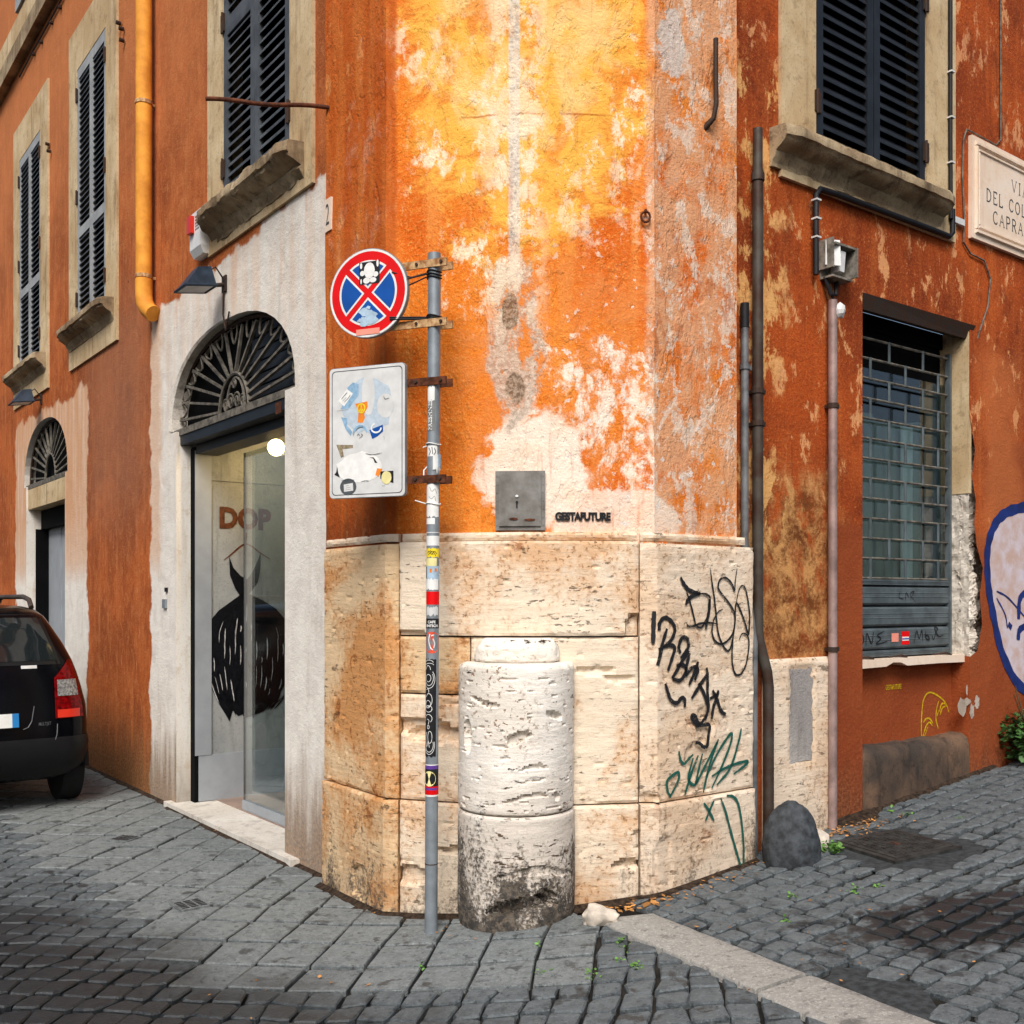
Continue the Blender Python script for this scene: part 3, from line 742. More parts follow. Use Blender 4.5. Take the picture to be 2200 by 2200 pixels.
block("plinth_block", AC0, am, zcr, 1.405, .0, M['trav_l'], seed=6)
block("plinth_block", am, AC1, zj, 1.405, -.002, M['trav'], seed=7, chips=((AC1 - .22, 1.24, .1, .02, .02), (AC1 - .1, 1.2, .08, .02, .02)))
block("plinth_block", AC0, AC1, 1.405, 1.872, .012, M['trav'], seed=8, chips=((AC1 - .02, 1.43, .05, .09, .03), (AC0 + .05, 1.41, .12, .02, .02)))
block("plinth_block", AC1, AEND + .0, -.12, zj, .022, M['trav_r'], seed=9, chips=((AC1 + .12, .25, .06, .2, .012),))
block("plinth_block", AC1, AEND, zj, 1.862, .006, M['trav_r'], seed=10, chips=((AC1 + .38, .78, .1, .1, .012), (AC1 + .42, .95, .07, .09, .012), (AC1 + .03, .61, .06, .03, .02)))
# thin top fillet of the plinth
for a0, a1, s_ in ((.012, AC0 - .005, 11), (AC0 + .004, AC1 - .004, 12), (AC1 + .004, AEND - .04, 13)):
    block("plinth_cap", a0, a1, 1.868, 1.915, .0 if s_ == 11 else -.012, M['trav'], bev=.008, rough=.003, seed=s_)

# ------------------------------------------------------------------ half column set against the corner
def half_column():
    pc, nc = plan_at(CW(1109, 1700)[0]); nc = Vector((-.02, -1)).normalized(); tc = Vector((-nc.y, nc.x))
    pc = Vector(((1109 - 1100) / FOC * 4.97, 4.985))
    def drum(name, z0, z1, rad, seed, mat, pits, gash, k=120, top=False, flat=1.0):
        nz = max(4, int((z1 - z0) / .008)); mb = MB(); rows = []
        for j in range(nz + 1):
            z = z0 + (z1 - z0) * j / nz; row = []
            for i in range(k + 1):
                th = math.pi * (i / k - .5) * 1.06; x = math.sin(th); y = math.cos(th) * flat
                e = min(z - z0, z1 - z); r = rad - .012 * max(0, 1 - e / .014) ** 2
                u = th * rad
                r += .003 * fbm(u * 4, z * 4, seed) + .0006 * fbm(u * 22, z * 60, seed + 2)
                if seed > 30: r += -.035 * max(0, (z - z1 + .06) / .06) ** 2 + .02 * fbm(u * 6, z * 9, 44) + .012 * (z1 - z) / .12
                if 22 < seed < 30: r -= .045 * max(0, (z - z1 + .03) / .03) ** 2 * max(0, .35 + fbm(u * 5, 3.3, 12))
                pv = fbm(u * 9, z * 52, seed + 5, 3)
                if pv > .52 and pits: r -= pits * min(1, (pv - .52) * 16)
                for (cu, cz, ru, rz, dp) in gash:
                    q = ((u - cu) / ru) ** 2 + ((z - cz - .02 * math.sin(u * 16)) / rz) ** 2 + .55 * fbm(u * 12, z * 20, seed + 9)
                    if q < 1: r -= dp * min(1, (1 - q) * 9)
                if z0 <= 0.05 and z < .12: r -= .02 * ((.12 - z) / .12) ** 2
                p = pc + tc * (x * r) + nc * (y * r)
                row.append(mb.vert((p.x, p.y, z)))
            rows.append(row)
        for j in range(nz):
            for i in range(k): mb.face((rows[j][i], rows[j][i + 1], rows[j + 1][i + 1], rows[j + 1][i]))
        c = mb.vert((pc.x, pc.y, z1)); c0 = mb.vert((pc.x, pc.y, z0))
        for i in range(k): mb.face((rows[nz][i], rows[nz][i + 1], c)); mb.face((rows[0][i + 1], rows[0][i], c0))
        return mb.build(name, mat, bld, sharp=22)
    g0 = ground_z(.02) - .1
    drum("column_drum", g0, .588, .282, 21, M['trav_c'], .0, ((.02, .185, .17, .04, .07), (.15, .215, .05, .03, .05), (.1, .33, .2, .02, .012)))
    drum("column_drum", .594, 1.285, .278, 26, M['trav_c'], .011,
         ((.02, .95, .055, .03, .03), (-.15, 1.12, .08, .014, .02), (.2, 1.05, .05, .02, .025), (.1, .8, .06, .012, .02), (.06, .67, .12, .01, .018), (.21, .68, .02, .02, .02), (-.26, .93, .03, .08, .03)))
    drum("column_cap", 1.287, 1.40, .19, 33, M['trav_c'], .004, (), 80, flat=.72)
half_column()

# ------------------------------------------------------------------ stucco drips: a bed of mortar where the wall meets the ground is part of the stones; little tin service door
tb = thing("service_hatch", "small grey tin meter door with a keyhole set above the stone corner", "hatch", FC(CW(1117, 1140)[0], .0, CW(1117, 1140)[1]))
(a0, zb), (a1, zt) = CW(1063, 1139), CW(1171, 1010)
MB().box(FC, a0, a1, -.06, -.018, zb, zt).build("frame", M['tin'], tb)
MB().box(FC, a0 + .018, a1 - .02, -.018, -.010, zb + .02, zt - .015).build("door_leaf", M['tin'], tb)
kb = MB(); km = (a0 + a1) / 2 - .015
kb.prism(ellipse(km, zb + .165, .008, .006, 10), FC, -.0105, -.008); kb.build("latch", M['whiteplastic'], tb)
kb = MB(); kb.prism(ellipse(km, zb + .135, .0065, .007, 10), FC, -.0105, -.0085); kb.prism([(km - .003, zb + .108), (km + .003, zb + .108), (km + .003, zb + .133), (km - .003, zb + .133)], FC, -.0105, -.0085)
kb.build("keyhole", M['ink'], tb)
for ca, cz, ra in ((a0 + .09, zb + .055, .02), (a0 + .17, zb + .05, .025)):
    MB().prism([(ca + ra * math.cos(t) * (1 + .4 * math.sin(5 * t)), cz + .006 * math.sin(t)) for t in [i * .5 for i in range(12)]], FC, -.0105, -.009).build("rust_hole", M['rust'], tb)
for s_ in (0, 1):
    rv = MB()
    for i in range(7):
        z = zb + .025 + i * (zt - zb - .05) / 6
        rv.prism(ellipse(a0 + .008 if s_ == 0 else a1 - .009, z, .004, .004, 6), FC, -.0185, -.0155)
    tag(rv.build("rivet_row", M['tin'], tb), kind="stuff")
# stencilled word beside it
sb = MB(); (sa, sz) = CW(1194, 1116)
text_to(sb, "GESTAFUTURE", .052, lambda x, y: FC(sa + x, -.0335, sz + y), .0032, .86, spacing=.92); g_ = sb.build("stencil_lettering", M['ink'], bld, fix=False)
tag(g_, "small black stencilled word on pale plaster beside the tin door")

# ------------------------------------------------------------------ shuttered windows
def slat_mesh(fr, a0, a1, z, dz, n0, n1, th=.012):
    mb = MB()
    # a louvre: high at the back, low at the front
    mb.hexa([fr(a0, n0, z + dz - th), fr(a1, n0, z + dz - th), fr(a1, n1, z - th), fr(a0, n1, z - th),
             fr(a0, n0, z + dz), fr(a1, n0, z + dz), fr(a1, n1, z), fr(a0, n1, z)])
    return mb
def shutter(fr, a0, a1, z0, z1, n, mat, panels, pitch, single, hinge_side, rail=.055, stile=.06):
    """one louvred leaf as a part of the building; slats are its pieces"""
    fb = MB(); t = .035
    fb.box(fr, a0, a0 + stile, n - t, n, z0, z1); fb.box(fr, a1 - stile, a1, n - t, n, z0, z1)
    for i, (p0, p1) in enumerate(panels):
        lo = z0 if i == 0 else panels[i - 1][1]
        fb.box(fr, a0 + stile, a1 - stile, n - t, n - .001, lo, p0)
    fb.box(fr, a0 + stile, a1 - stile, n - t, n - .001, panels[-1][1], z1)
    leaf = fb.build("shutter", mat, bld)
    first = None; allb = MB()
    for (p0, p1) in panels:
        k = int((p1 - p0) / pitch)
        for i in range(k + 1):
            z = p0 + i * (p1 - p0) / (k + .35)
            if single:
                if first is None: first = slat_mesh(fr, a0 + stile, a1 - stile, z, pitch * .62, n - .034, n - .006).build("slat", mat, leaf); zf = z
                else: clone(first, leaf, Vector((0, 0, z - zf)))
            else:
                m_ = slat_mesh(fr, a0 + stile, a1 - stile, z, pitch * .62, n - .034, n - .006); b = len(allb.v)
                allb.v += m_.v
                for f, mi in zip(m_.f, m_.m): allb.face([b + q for q in f])
    if not single: tag(allb.build("louvres", M['darkpaint'], leaf), kind="stuff")  # shade of the gaps put into a darker slat colour
    ha = a0 if hinge_side < 0 else a1
    for z in (z0 + .25, (z0 + z1) / 2, z1 - .25):
        hb = MB(); hb.box(fr, ha - .025, ha + .03, n + .002, n + .012, z - .06, z + .06); hb.tube([fr(ha - .004, n + .012, z - .07), fr(ha - .004, n + .012, z + .07)], .009, 6)
        hb.build("hinge", M['iron'], leaf)
    return leaf
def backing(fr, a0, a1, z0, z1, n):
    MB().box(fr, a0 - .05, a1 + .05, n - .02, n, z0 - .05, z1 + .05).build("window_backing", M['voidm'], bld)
def surround(fr, outer, inner, n, mat):
    (a0, a1, z0, z1), (b0, b1, c0, c1) = outer, inner; mb = MB()
    mb.box(fr, a0, b0, .001, n, z0, z1); mb.box(fr, b1, a1, .001, n, z0, z1)
    mb.box(fr, b0, b1, .001, n - .001, z0, c0); mb.box(fr, b0, b1, .001, n - .001, c1, z1)
    return mb.build("window_surround", mat, bld)
def sill(fr, a0, a1, ztop, out, mat, seed, h=.17, rg_=.008):
    """moulded stone sill, chipped along its edge"""
    prof = [(0.0, -h), (out * .16, -h), (out * .2, -h * .84), (out * .34, -h * .72), (out * .38, -h * .62), (out * .66, -h * .52), (out * .86, -h * .42), (out * .9, -h * .34), (out, -h * .31), (out, -.016), (out - .015, 0), (0.0, .012)]
    k = max(8, int((a1 - a0) / .03)); mb = MB(); rows = []
    for i in range(k + 1):
        a = a0 + (a1 - a0) * i / k; e = min(a - a0, a1 - a); sh = .82 + .18 * min(1, e / .09); row = []
        for j, (pn, pz) in enumerate(prof):
            q = 1 if 0 < j < len(prof) - 1 else 0
            row.append(mb.vert(fr(a, pn * sh + q * rg_ * fbm(a * 6, j * .5, seed) + q * rg_ * .6 * fbm(a * 34, j * 1.7, seed), ztop + pz + q * rg_ * .7 * fbm(a * 9, j * .5, seed + 5))))
        rows.append(row)
    for r0, r1 in zip(rows, rows[1:]):
        for j in range(len(prof) - 1): mb.face((r0[j], r1[j], r1[j + 1], r0[j + 1]))
    mb.face(rows[0][::-1]); mb.face(rows[-1])
    return mb.build("window_sill", mat, bld, sharp=45)

# near window of the left front (grey leaves in two tiers)
b0, b1, c0, c1 = W1
surround(FL, (Lw(678, 300)[0], Lw(452, 300)[0], 3.99, 7.1), W1, .022, M['beige'])
backing(FL, b0, b1, c0, c1, -.12)
mid = (b0 + b1) / 2; zr = Lw(520, 95)[1]
pan = [(c0 + .07, 5.18), (5.30, 6.65)]
shutter(FL, b0 + .01, mid - .004, c0 + .012, c1, .018, M['darkpaint'], [(c0 + .07, 5.62), (5.74, 6.65)], .066, True, -1)
shutter(FL, mid + .004, b1 - .01, c0 + .012, c1, .018, M['darkpaint'], [(c0 + .07, 5.40), (5.52, 6.65)], .066, True, 1)
sill(FL, b0 - .2, b1 + .2, c0, .16, M['oldstone'], 1, .21, .014)
# the two further windows: pale leaves
for (wn, sd) in ((W2, 2), (W3, 3)):
    b0, b1, c0, c1 = wn
    surround(FL, (b0 - .33, b1 + .30, c0 - .38, c1 + .42), wn, .022, M['beige'])
    backing(FL, b0, b1, c0, c1, -.12)
    mid = (b0 + b1) / 2
    for a0, a1, hs in ((b0 + .01, mid - .004, -1), (mid + .004, b1 - .01, 1)):
        shutter(FL, a0, a1, c0 + .012, c1, .018, M['palepaint'], [(c0 + .08, 5.08), (5.17, c1 - .1)], .058, False, hs, stile=.045)
    sill(FL, b0 - .26, b1 + .3, c0, .16, M['oldstone'], sd + 4, .2, .009)
for px, py in ((257, 50), (263, 62), (264, 87), (104, 310), (107, 325)):
    q = Lw(px, py, .02); sb_ = MB(); sb_.tube([FL(q[0], .01, q[1]), FL(q[0], .05, q[1])], .018, 8); sb_.build("iron_stud", M['iron'], bld)
# storey above: string course and the foot of one open window
MB().box(FL, 3.2, 18, .002, .10, 7.80, 8.0).build("string_course", M['oldstone'], bld)
MB().box(FL, 3.2, 18, .002, .05, 8.0, 8.36).build("string_course", M['beige'], bld)
backing(FL, W4[0], W4[1], W4[2], W4[3], -.12)
shutter(FL, W4[0] + .02, W4[1] - .02, 8.39, 10.15, .075, M['palepaint'], [(8.5, 9.2), (9.3, 10.0)], .058, False, -1)
hk = MB(); hk.tube([FL(W4[0] - .1, .06, 8.52), FL(W4[0] - .16, .09, 8.44), FL(W4[0] - .1, .1, 8.4), FL(W4[0] - .2, .1, 8.36)], .012, 6); hk.build("shutter_hook", M['iron'], bld)

# upper window of the right front
b0, b1, c0, c1 = UW
surround(FR, (Rw(1672, 300)[0], Rw(2046, 300)[0], 3.93, 7.0), UW, .024, M['beige'])
backing(FR, b0, b1, c0, c1, -.12)
mid = (b0 + b1) / 2
shutter(FR, b0 + .01, mid - .004, c0 + .012, c1, .02, M['blackpaint'], [(c0 + .07, 6.2)], .072, True, -1)
shutter(FR, mid + .004, b1 - .01, c0 + .012, c1, .02, M['blackpaint'], [(c0 + .07, 5.48), (5.62, 6.4)], .072, True, 1)
sill(FR, 1.0, 2.68, c0, .15, M['oldstone'], 12, .2, .006)

# ------------------------------------------------------------------ arched shop doors
def fanlight(fr, c, zs, hw, rise, n, rays, fine):
    mb = MB(); ar = arch_ring(c, zs, hw - .02, rise - .02, 28)
    mb.tube([fr(a, n, z) for a, z in ar], .016, 6); fr_ = mb.build("fanlight_frame", M['iron'], bld)
    bar = MB().box(fr, c - hw - .02, c + hw + .01, n - .03, n + .05, zs - .05, zs + .0).build("fanlight_bar", M['irongrey'], fr_)
    ri, rj = hw * .235, rise * .42
    for i in range(rays):
        t = math.pi * (i + .5 + (.2 if i == 0 else 0)) / rays
        co, si = math.cos(t), math.sin(t); p = 2.25
        e = (c - (hw - .05) * math.copysign(abs(co) ** (2 / p), co), zs + (rise - .05) * abs(si) ** (2 / p))
        # run the bar straight along its ray
        b = (c - ri * co, zs + rj * si)
        rb = MB(); w_ = .017; d = Vector((e[0] - b[0], e[1] - b[1])).normalized(); q = Vector((-d.y, d.x)) * w_ * .5
        rb.prism([(b[0] + q.x, b[1] + q.y), (e[0] + q.x, e[1] + q.y), (e[0] - q.x, e[1] - q.y), (b[0] - q.x, b[1] - q.y)], fr, n - .006, n + .014)
        rb.build("fanlight_ray", M['irongrey'], fr_)
    if fine:
        for i in range(rays + 1):     # little drop loops between the rays
            t = math.pi * i / rays; co, si = math.cos(t), math.sin(t); p = 2.25
            e = Vector((c - (hw - .035) * math.copysign(abs(co) ** (2 / p), co), zs + (rise - .035) * abs(si) ** (2 / p)))
            d = (Vector((c, zs)) - e).normalized(); q = Vector((-d.y, d.x)); w_ = .05
            if i in (0, rays): e = e + Vector((0, .05))
            pl = [e + q * w_, e + q * w_ * .9 + d * .06, e + d * .12, e - q * w_ * .9 + d * .06, e - q * w_]
            lb = MB(); lb.tube([fr(v.x, n, v.y) for v in smooth_line(pl, 4)], .008, 5); lb.build("fanlight_drop", M['irongrey'], fr_)
    rb = MB(); rb.tube([fr(a, n + .004, z) for a, z in ellipse(c, zs, ri, rj, 20, 0, 180)], .014, 6); rb.build("fanlight_ring", M['irongrey'], fr_)
    if fine:
        sb_ = MB()
        for (x, z, r_) in ((-.15, .055, .05), (-.05, .07, .062), (.06, .075, .062), (.15, .06, .052), (0, .19, .04)):
            k = [(c + x + r_ * (1 - i / 22) * math.cos(i * .55), zs + z + r_ * (1 - i / 26) * math.sin(i * .55)) for i in range(20)]
            sb_.tube([fr(a, n + .002, zz) for a, zz in k], .007, 5)
        sb_.tube([fr(a, n, z) for a, z in ellipse(c - .02, zs, ri * .62, rj * .88, 16, 0, 180)], .01, 6)
        sb_.build("fanlight_scroll", M['irongrey'], fr_)
    return fr_
fanlight(FL, 1.47, 2.88, 1.11, .62, -.07, 14, True)
# dark backing above the near door, its shutter box, and the broken edge of the arch
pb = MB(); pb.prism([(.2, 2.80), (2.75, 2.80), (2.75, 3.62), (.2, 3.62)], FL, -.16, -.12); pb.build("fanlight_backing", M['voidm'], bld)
for i in range(7):
    z = 2.93 + i * .082
    MB().box(FL, .3, 1.5 - i * .06, -.119, -.108, z, z + .07).build("shutter_lath", M['blackpaint'], bld)
MB().box(FL, .503, 2.437, -.26, -.03, 2.76, 2.828).build("shutter_box", M['blackpaint'], bld)
MB().box(FL, .503, 2.437, -.29, -.12, 2.69, 2.755).build("shutter_rail", M['blackpaint'], bld)
for px, py in ((640, 880), (590, 905)):
    a, z = Lw(px, py, -.03)
MB().box(FL, .62, .70, -.029, -.027, 2.745, 2.815).build("faded_sticker", M['rust'], bld)
ec = MB(); rg = arch_ring(1.47, 2.88, 1.11, .62, 26)
for i in range(13, 26):
    a, z = rg[i]; a2, z2 = rg[i + 1]
    w0 = .02 + .025 * max(0, (i - 13) / 13); q = .6 * w0 * (1 + fbm(i * .9, 2.2))
    ec.hexa([FL(a - w0, -.12, z - w0 * .5), FL(a2 - w0, -.12, z2 - w0 * .5), FL(a2 - w0 + .01, -.004, z2 - .006), FL(a - w0 + .01, -.004, z - .006),
             FL(a + .01, -.12, z + .005), FL(a2 + .01, -.12, z2 + .005), FL(a2 + .01, .004 + q * .1, z2 + .005), FL(a + .01, .004 + q * .1, z + .005)])
ec.build("arch_edge", M['rubble'], bld)
# threshold
st = MB(); fz = .045
st.box(FL, .30, 2.56, -.28, .055, -.06, fz); st.build("door_step", M['step'], bld)
# shop interior: side wall with the mural, floor, ceiling, back and far walls
fl_z = .05
MB().box(FL, -1.0, SHOP_S + .02, -3.4, -.281, -.02, fl_z).build("shop_floor", M['shopfloor'], bld)
MB().box(FL, -1.0, SHOP_S + .2, -3.4, -.33, 2.90, 2.96).build("shop_ceiling", M['shopwall'], bld)
MB().box(FD, .12, 3.4, -.14, 0, -.02, 2.90).build("shop_wall", M['shopwall'], bld)
MB().box(FL, -1.0, SHOP_S + .1, -3.5, -3.4, 0, 2.95).build("shop_wall", M['shopwall'], bld)
MB().box(FL, -1.1, -1.0, -3.5, -.3, 0, 2.95).build("shop_wall", M['shopwall'], bld)
MB().box(FL, -1.1, .50, -.34, -.31, 0, 2.95).build("shop_wall", M['shopwall'], bld)
zs_ = Dw(470, 1680)[1]
MB().box(FD, .14, 3.3, .001, .012, fl_z, .40).build("skirting", M['shopgrey'], bld)
MB().box(FD, .112, .24, .0005, .016, .40, 2.72).build("wall_trim", M['shopgrey'], bld)
MB().box(FD, .24, 2.4, .0005, .010, 2.50, 2.72).build("wall_trim", M['shopwall'], bld)
MB().box(FL, SHOP_S - .01, 2.436, -.15, -.11, .045, 2.74).build("door_frame", M['voidm'], bld)
# mural: lettering, hanger and dress painted on the side wall
mur = MB(); mo = .004
def DP(px, py): a, z = Dw(px, py); return Vector((a, z))
p0, p1 = DP(470, 1132), DP(578, 1128)
text_to(mur, "DOP", .215, lambda x, y: FD(p0.x + x, mo, p0.y + y), .011, (p1.x - p0.x) / .44)
tag(mur.build("mural_lettering", M['dopbrown'], bld, fix=False), "brown capital letters DOP painted on the shop wall")
hb = MB(); Z2 = lambda x, y: DP(x * .3727, 700 + y * .3727); Z3 = lambda x, y: DP(x * .3727, 1300 + y * .3727)
fnD = lambda a, z: FD(a, mo, z)
ribbon(hb, [Z2(1405, 1195), Z2(1420, 1200), Z2(1415, 1235), Z2(1415, 1260)], .012, fnD)
ribbon(hb, [Z2(1290, 1350), Z2(1340, 1310), Z2(1380, 1275), Z2(1415, 1258), Z2(1450, 1272), Z2(1500, 1310), Z2(1555, 1345)], .012, fnD)
hb.build("mural_hanger", M['dopbrown'], bld, fix=False)
db = MB()
db.poly([fnD(*Z2(*q)) for q in ((1320, 1330), (1345, 1395), (1385, 1440), (1424, 1462), (1424, 1560), (1395, 1575), (1355, 1515), (1325, 1440))])
db.poly([fnD(*Z2(*q)) for q in ((1502, 1308), (1500, 1400), (1485, 1480), (1440, 1540), (1424, 1560), (1424, 1462), (1462, 1405), (1485, 1350))])
rim = [(1390, 1545 - 1610), (1330, -20), (1260, 30), (1210, 90), (1185, 180), (1180, 290), (1190, 380), (1215, 470), (1255, 560), (1305, 640), (1322, 672), (1310, 620), (1345, 610), (1372, 640), (1400, 628), (1420, 650), (1450, 640),
       (1520, 610), (1590, 550), (1640, 460), (1680, 330), (1685, 200), (1650, 90), (1590, 20), (1510, -30), (1440, -62)]
cen_ = Z3(1430, 280); ring_ = [Z3(*q) for q in rim]
ci = db.vert(fnD(*cen_)); ri_ = [db.vert(fnD(*q)) for q in ring_]
for i in range(len(ri_)): db.face((ci, ri_[i], ri_[(i + 1) % len(ri_)]))
tag(db.build("mural_dress", M['mural'], bld, fix=False), "black balloon dress brushed on the shop wall")
wb = MB(); rnd = random.Random(3)
for i in range(40):
    f = (i % 16 + .5) / 16; x0 = 1185 + 490 * f; top = -40 + 190 * abs(f - .5) ** 1.4 * 3; y0 = top + rnd.random() * 480; ln = 30 + rnd.random() * 110
    xx = lambda y: 1430 + (x0 - 1430) * (1 - .75 * max(0, (y - 330) / 400) ** 2) * (.45 + .55 * min(1, (y + 70) / 220))
    if y0 + ln > 600: continue
    ribbon(wb, [Z3(xx(y0), y0), Z3(xx(y0 + ln * .5) + 3, y0 + ln * .5), Z3(xx(y0 + ln), y0 + ln)], .003 + .006 * rnd.random(), lambda a, z: FD(a, mo + .002, z), .2)
eb = MB()
for i in range(30):
    f = (i + .5) / 30; x0 = 1230 + 420 * f; y0 = 470 + 60 * rnd.random(); y1 = 560 + 120 * rnd.random() * (1 - abs(f - .35)); x1 = 1430 + (x0 - 1430) * (.72 - .2 * rnd.random())
    ribbon(eb, [Z3(x0, y0), Z3((x0 * .6 + x1 * .4), (y0 + y1) / 2), Z3(x1, y1)], .008 + .012 * rnd.random(), lambda a, z: FD(a, mo + .001, z), .25)
eb.build("mural_brush_hem", M['mural'], bld, fix=False)
wb.build("mural_brush_gaps", M['muralwhite'], bld, fix=False)
# fixed glass leaf with a pale bottom rail
gd = MB().box(FL, .46, 1.87, -.315, -.303, fl_z + .07, 2.66).build("glass_panel", M['glass'], bld)
MB().box(FL, .46, 1.875, -.325, -.292, fl_z + .001, fl_z + .07).build("glass_rail", M['shopgrey'], gd)
MB().box(FL, 1.866, 1.872, -.316, -.302, fl_z + .07, 2.66).build("glass_edge", M['blackpaint'], gd)
lp = FL(1.86, -.55, 2.72)
lamp = thing("pendant_lamp", "small lit globe lamp glowing under the shop ceiling", "lamp", lp + Vector((0, 0, -.06)))
bm_ = bmesh.new(); bmesh.ops.create_uvsphere(bm_, u_segments=16, v_segments=10, radius=.062); lm = MB(); lm.v = [v.co + lp for v in bm_.verts]
for f in bm_.faces: lm.face([v.index for v in f.verts])
bm_.free(); lm.build("bulb", M['glow'], lamp, smooth=True)
lc = MB(); lc.tube([lp + Vector((0, 0, .05)), lp + Vector((0, 0, .18))], .012, 8); lc.build("lamp_stem", M['iron'], lamp)
ld = bpy.data.lights.new("lamp_light", 'POINT'); ld.energy = 6; ld.color = (1, .66, .28); ld.shadow_soft_size = .06
lo_ = bpy.data.objects.new("lamp_light", ld); sc.collection.objects.link(lo_); lo_.location = lp + (FL(1.4, -.8, 2.6) - lp) * .4; attach(lo_, lamp)
# entry phone and bell on the white jamb
ep = thing("door_buzzer", "small metal door buzzer on the white jamb left of the arched door", "buzzer", FL(*[Lw(356, 1300)[0], 0.0, Lw(356, 1300)[1]]))
(a, z) = Lw(356, 1290); MB().box(FL, a - .035, a + .035, .001, .018, z - .06, z + .01).build("buzzer_plate", M['polegrey'], ep)
(a, z) = Lw(359, 1268); MB().box(FL, a - .022, a + .022, .001, .014, z - .012, z + .02).build("buzzer_button", M['ink'], ep)

# second arched door, further along
fanlight(FL, C2, 2.90, H2, .64, -.07, 15, False)
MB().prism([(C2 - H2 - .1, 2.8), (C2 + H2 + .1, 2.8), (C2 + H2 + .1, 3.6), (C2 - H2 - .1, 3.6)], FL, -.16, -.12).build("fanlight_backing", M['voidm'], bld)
MB().box(FL, C2 - H2 + .1, C2 + H2 - .1, -.2, -.02, 2.62, 2.845).build("door_fascia", M['beige'], bld)
MB().box(FL, C2 - H2 + .1, C2 + H2 - .1, -.28, -.16, 2.40, 2.615).build("shutter_box", M['voidm'], bld)
MB().box(FL, C2 - H2 + .1, C2 - .15, -.28, -.24, .0, 2.40).build("door_leaf", M['beige'], bld)
MB().box(FL, C2 - .15, C2 + .3, -.30, -.25, .0, 2.40).build("door_leaf", M['shopgrey'], bld)
MB().box(FL, C2 + .3, C2 + H2 - .1, -.28, -.24, .0, 2.40).build("door_leaf", M['shopgrey'], bld)
MB().box(FL, C2 - .155, C2 - .135, -.24, -.23, .0, 2.40).build("door_stile", M['iron'], bld)
MB().box(FL, C2 + H2 - .125, C2 + H2 - .1, -.235, -.1, .0, 2.40).build("door_stile", M['voidm'], bld)

# ------------------------------------------------------------------ shop window niche on the right front
nb = MB(); N0 = -ND
def rq(a0, z0, a1, z1, n): return [FR(a0, n, z0), FR(a1, n, z0), FR(a1, n, z1), FR(a0, n, z1)]
zsill = 1.215
nb.poly(rq(WS0, -.2, WS1 + .2, zsill - .02, N0), [(WS0, -.2), (WS1 + .2, -.2), (WS1 + .2, zsill), (WS0, zsill)])
nb.poly([FR(WS1 + .0, 0, 0), FR(WS1, N0, 0), FR(WS1, N0, zsill - .01), FR(WS1, 0, zsill - .01)], [(WS1, 0), (WS1 + .13, 0), (WS1 + .13, zsill), (WS1, zsill)])
nb.poly([FR(WS0, 0, 0), FR(WS0, N0, 0), FR(WS0, N0, 3.44), FR(WS0, 0, 3.44)], [(WS0, 0), (WS0 + .13, 0), (WS0 + .13, 3.44), (WS0, 3.44)])
nb.build("niche_wall", M['right'], bld, fix=False)
# plaster reveal and broken edge at the right of the window
MB().box(FR, WS1 - .006, WS1 + .03, N0 - .12, -.004, 2.30, 3.40).build("window_reveal", M['beige'], bld)
rv_ = MB(); g3 = []
for i in range(15):
    n_ = N0 - .12 + (N0 * -1 + .115) * i / 14; c_ = []
    for j in range(71):
        z = zsill + 1.085 * j / 70; c_.append(rv_.vert(FR(WS1 - .004 + .018 * abs(fbm(n_ * 14, z * 9, 4)) * (1 if i > 3 else .2), n_, z)))
    g3.append(c_)
for i in range(14):
    for j in range(70): rv_.face((g3[i][j], g3[i + 1][j], g3[i + 1][j + 1], g3[i][j + 1]))
rv_.build("window_reveal", M['rubble'], bld, fix=False)
rbm = MB(); ka, kz = 30, 130; g2 = []
for i in range(ka + 1):
    a = WS1 - .003 + .44 * i / ka; c_ = []
    for j in range(kz + 1):
        z = 1.2 + 1.64 * j / kz
        v = .5 + .5 * fbm(a * 9, z * 7, 2, 5); w_ = abs(fbm(a * 22, z * 26, 6, 3))
        c_.append(rbm.vert(FR(a + .01 * fbm(a * 30, z * 30, 9), -.022 - (.05 if a > WS1 + .2 else 0) - .075 * max(0, min(1, 1.3 * v - .2)) - .03 * w_, z)))
    g2.append(c_)
for i in range(ka):
    for j in range(kz): rbm.face((g2[i][j], g2[i + 1][j], g2[i + 1][j + 1], g2[i][j + 1]))
tag(rbm.build("broken_plaster", M['rubble'], bld, fix=False), "crumbling pale plaster edge right of the grilled window")
# lintel
lb = MB(); lb.hexa([FR(WS0 - .01, -.12, 3.37), FR(WS1 + .02, -.12, 3.37), FR(WS1 + .02, -.02, 3.34), FR(WS0, -.02, 3.34), FR(WS0 - .01, -.12, 3.44), FR(WS1 + .06, -.12, 3.44), FR(WS1 + .06, .012, 3.43), FR(WS0, .004, 3.43)])
lb.build("window_lintel", M['iron'], bld)
MB().box(FR, WS0, WS1, -.26, -.21, 3.06, 3.32).build("shutter_box", M['voidm'], bld)  # near-black box put in for the unlit interior above the pane
FW = Frame(OR_ + NR * .05, TR, NR)
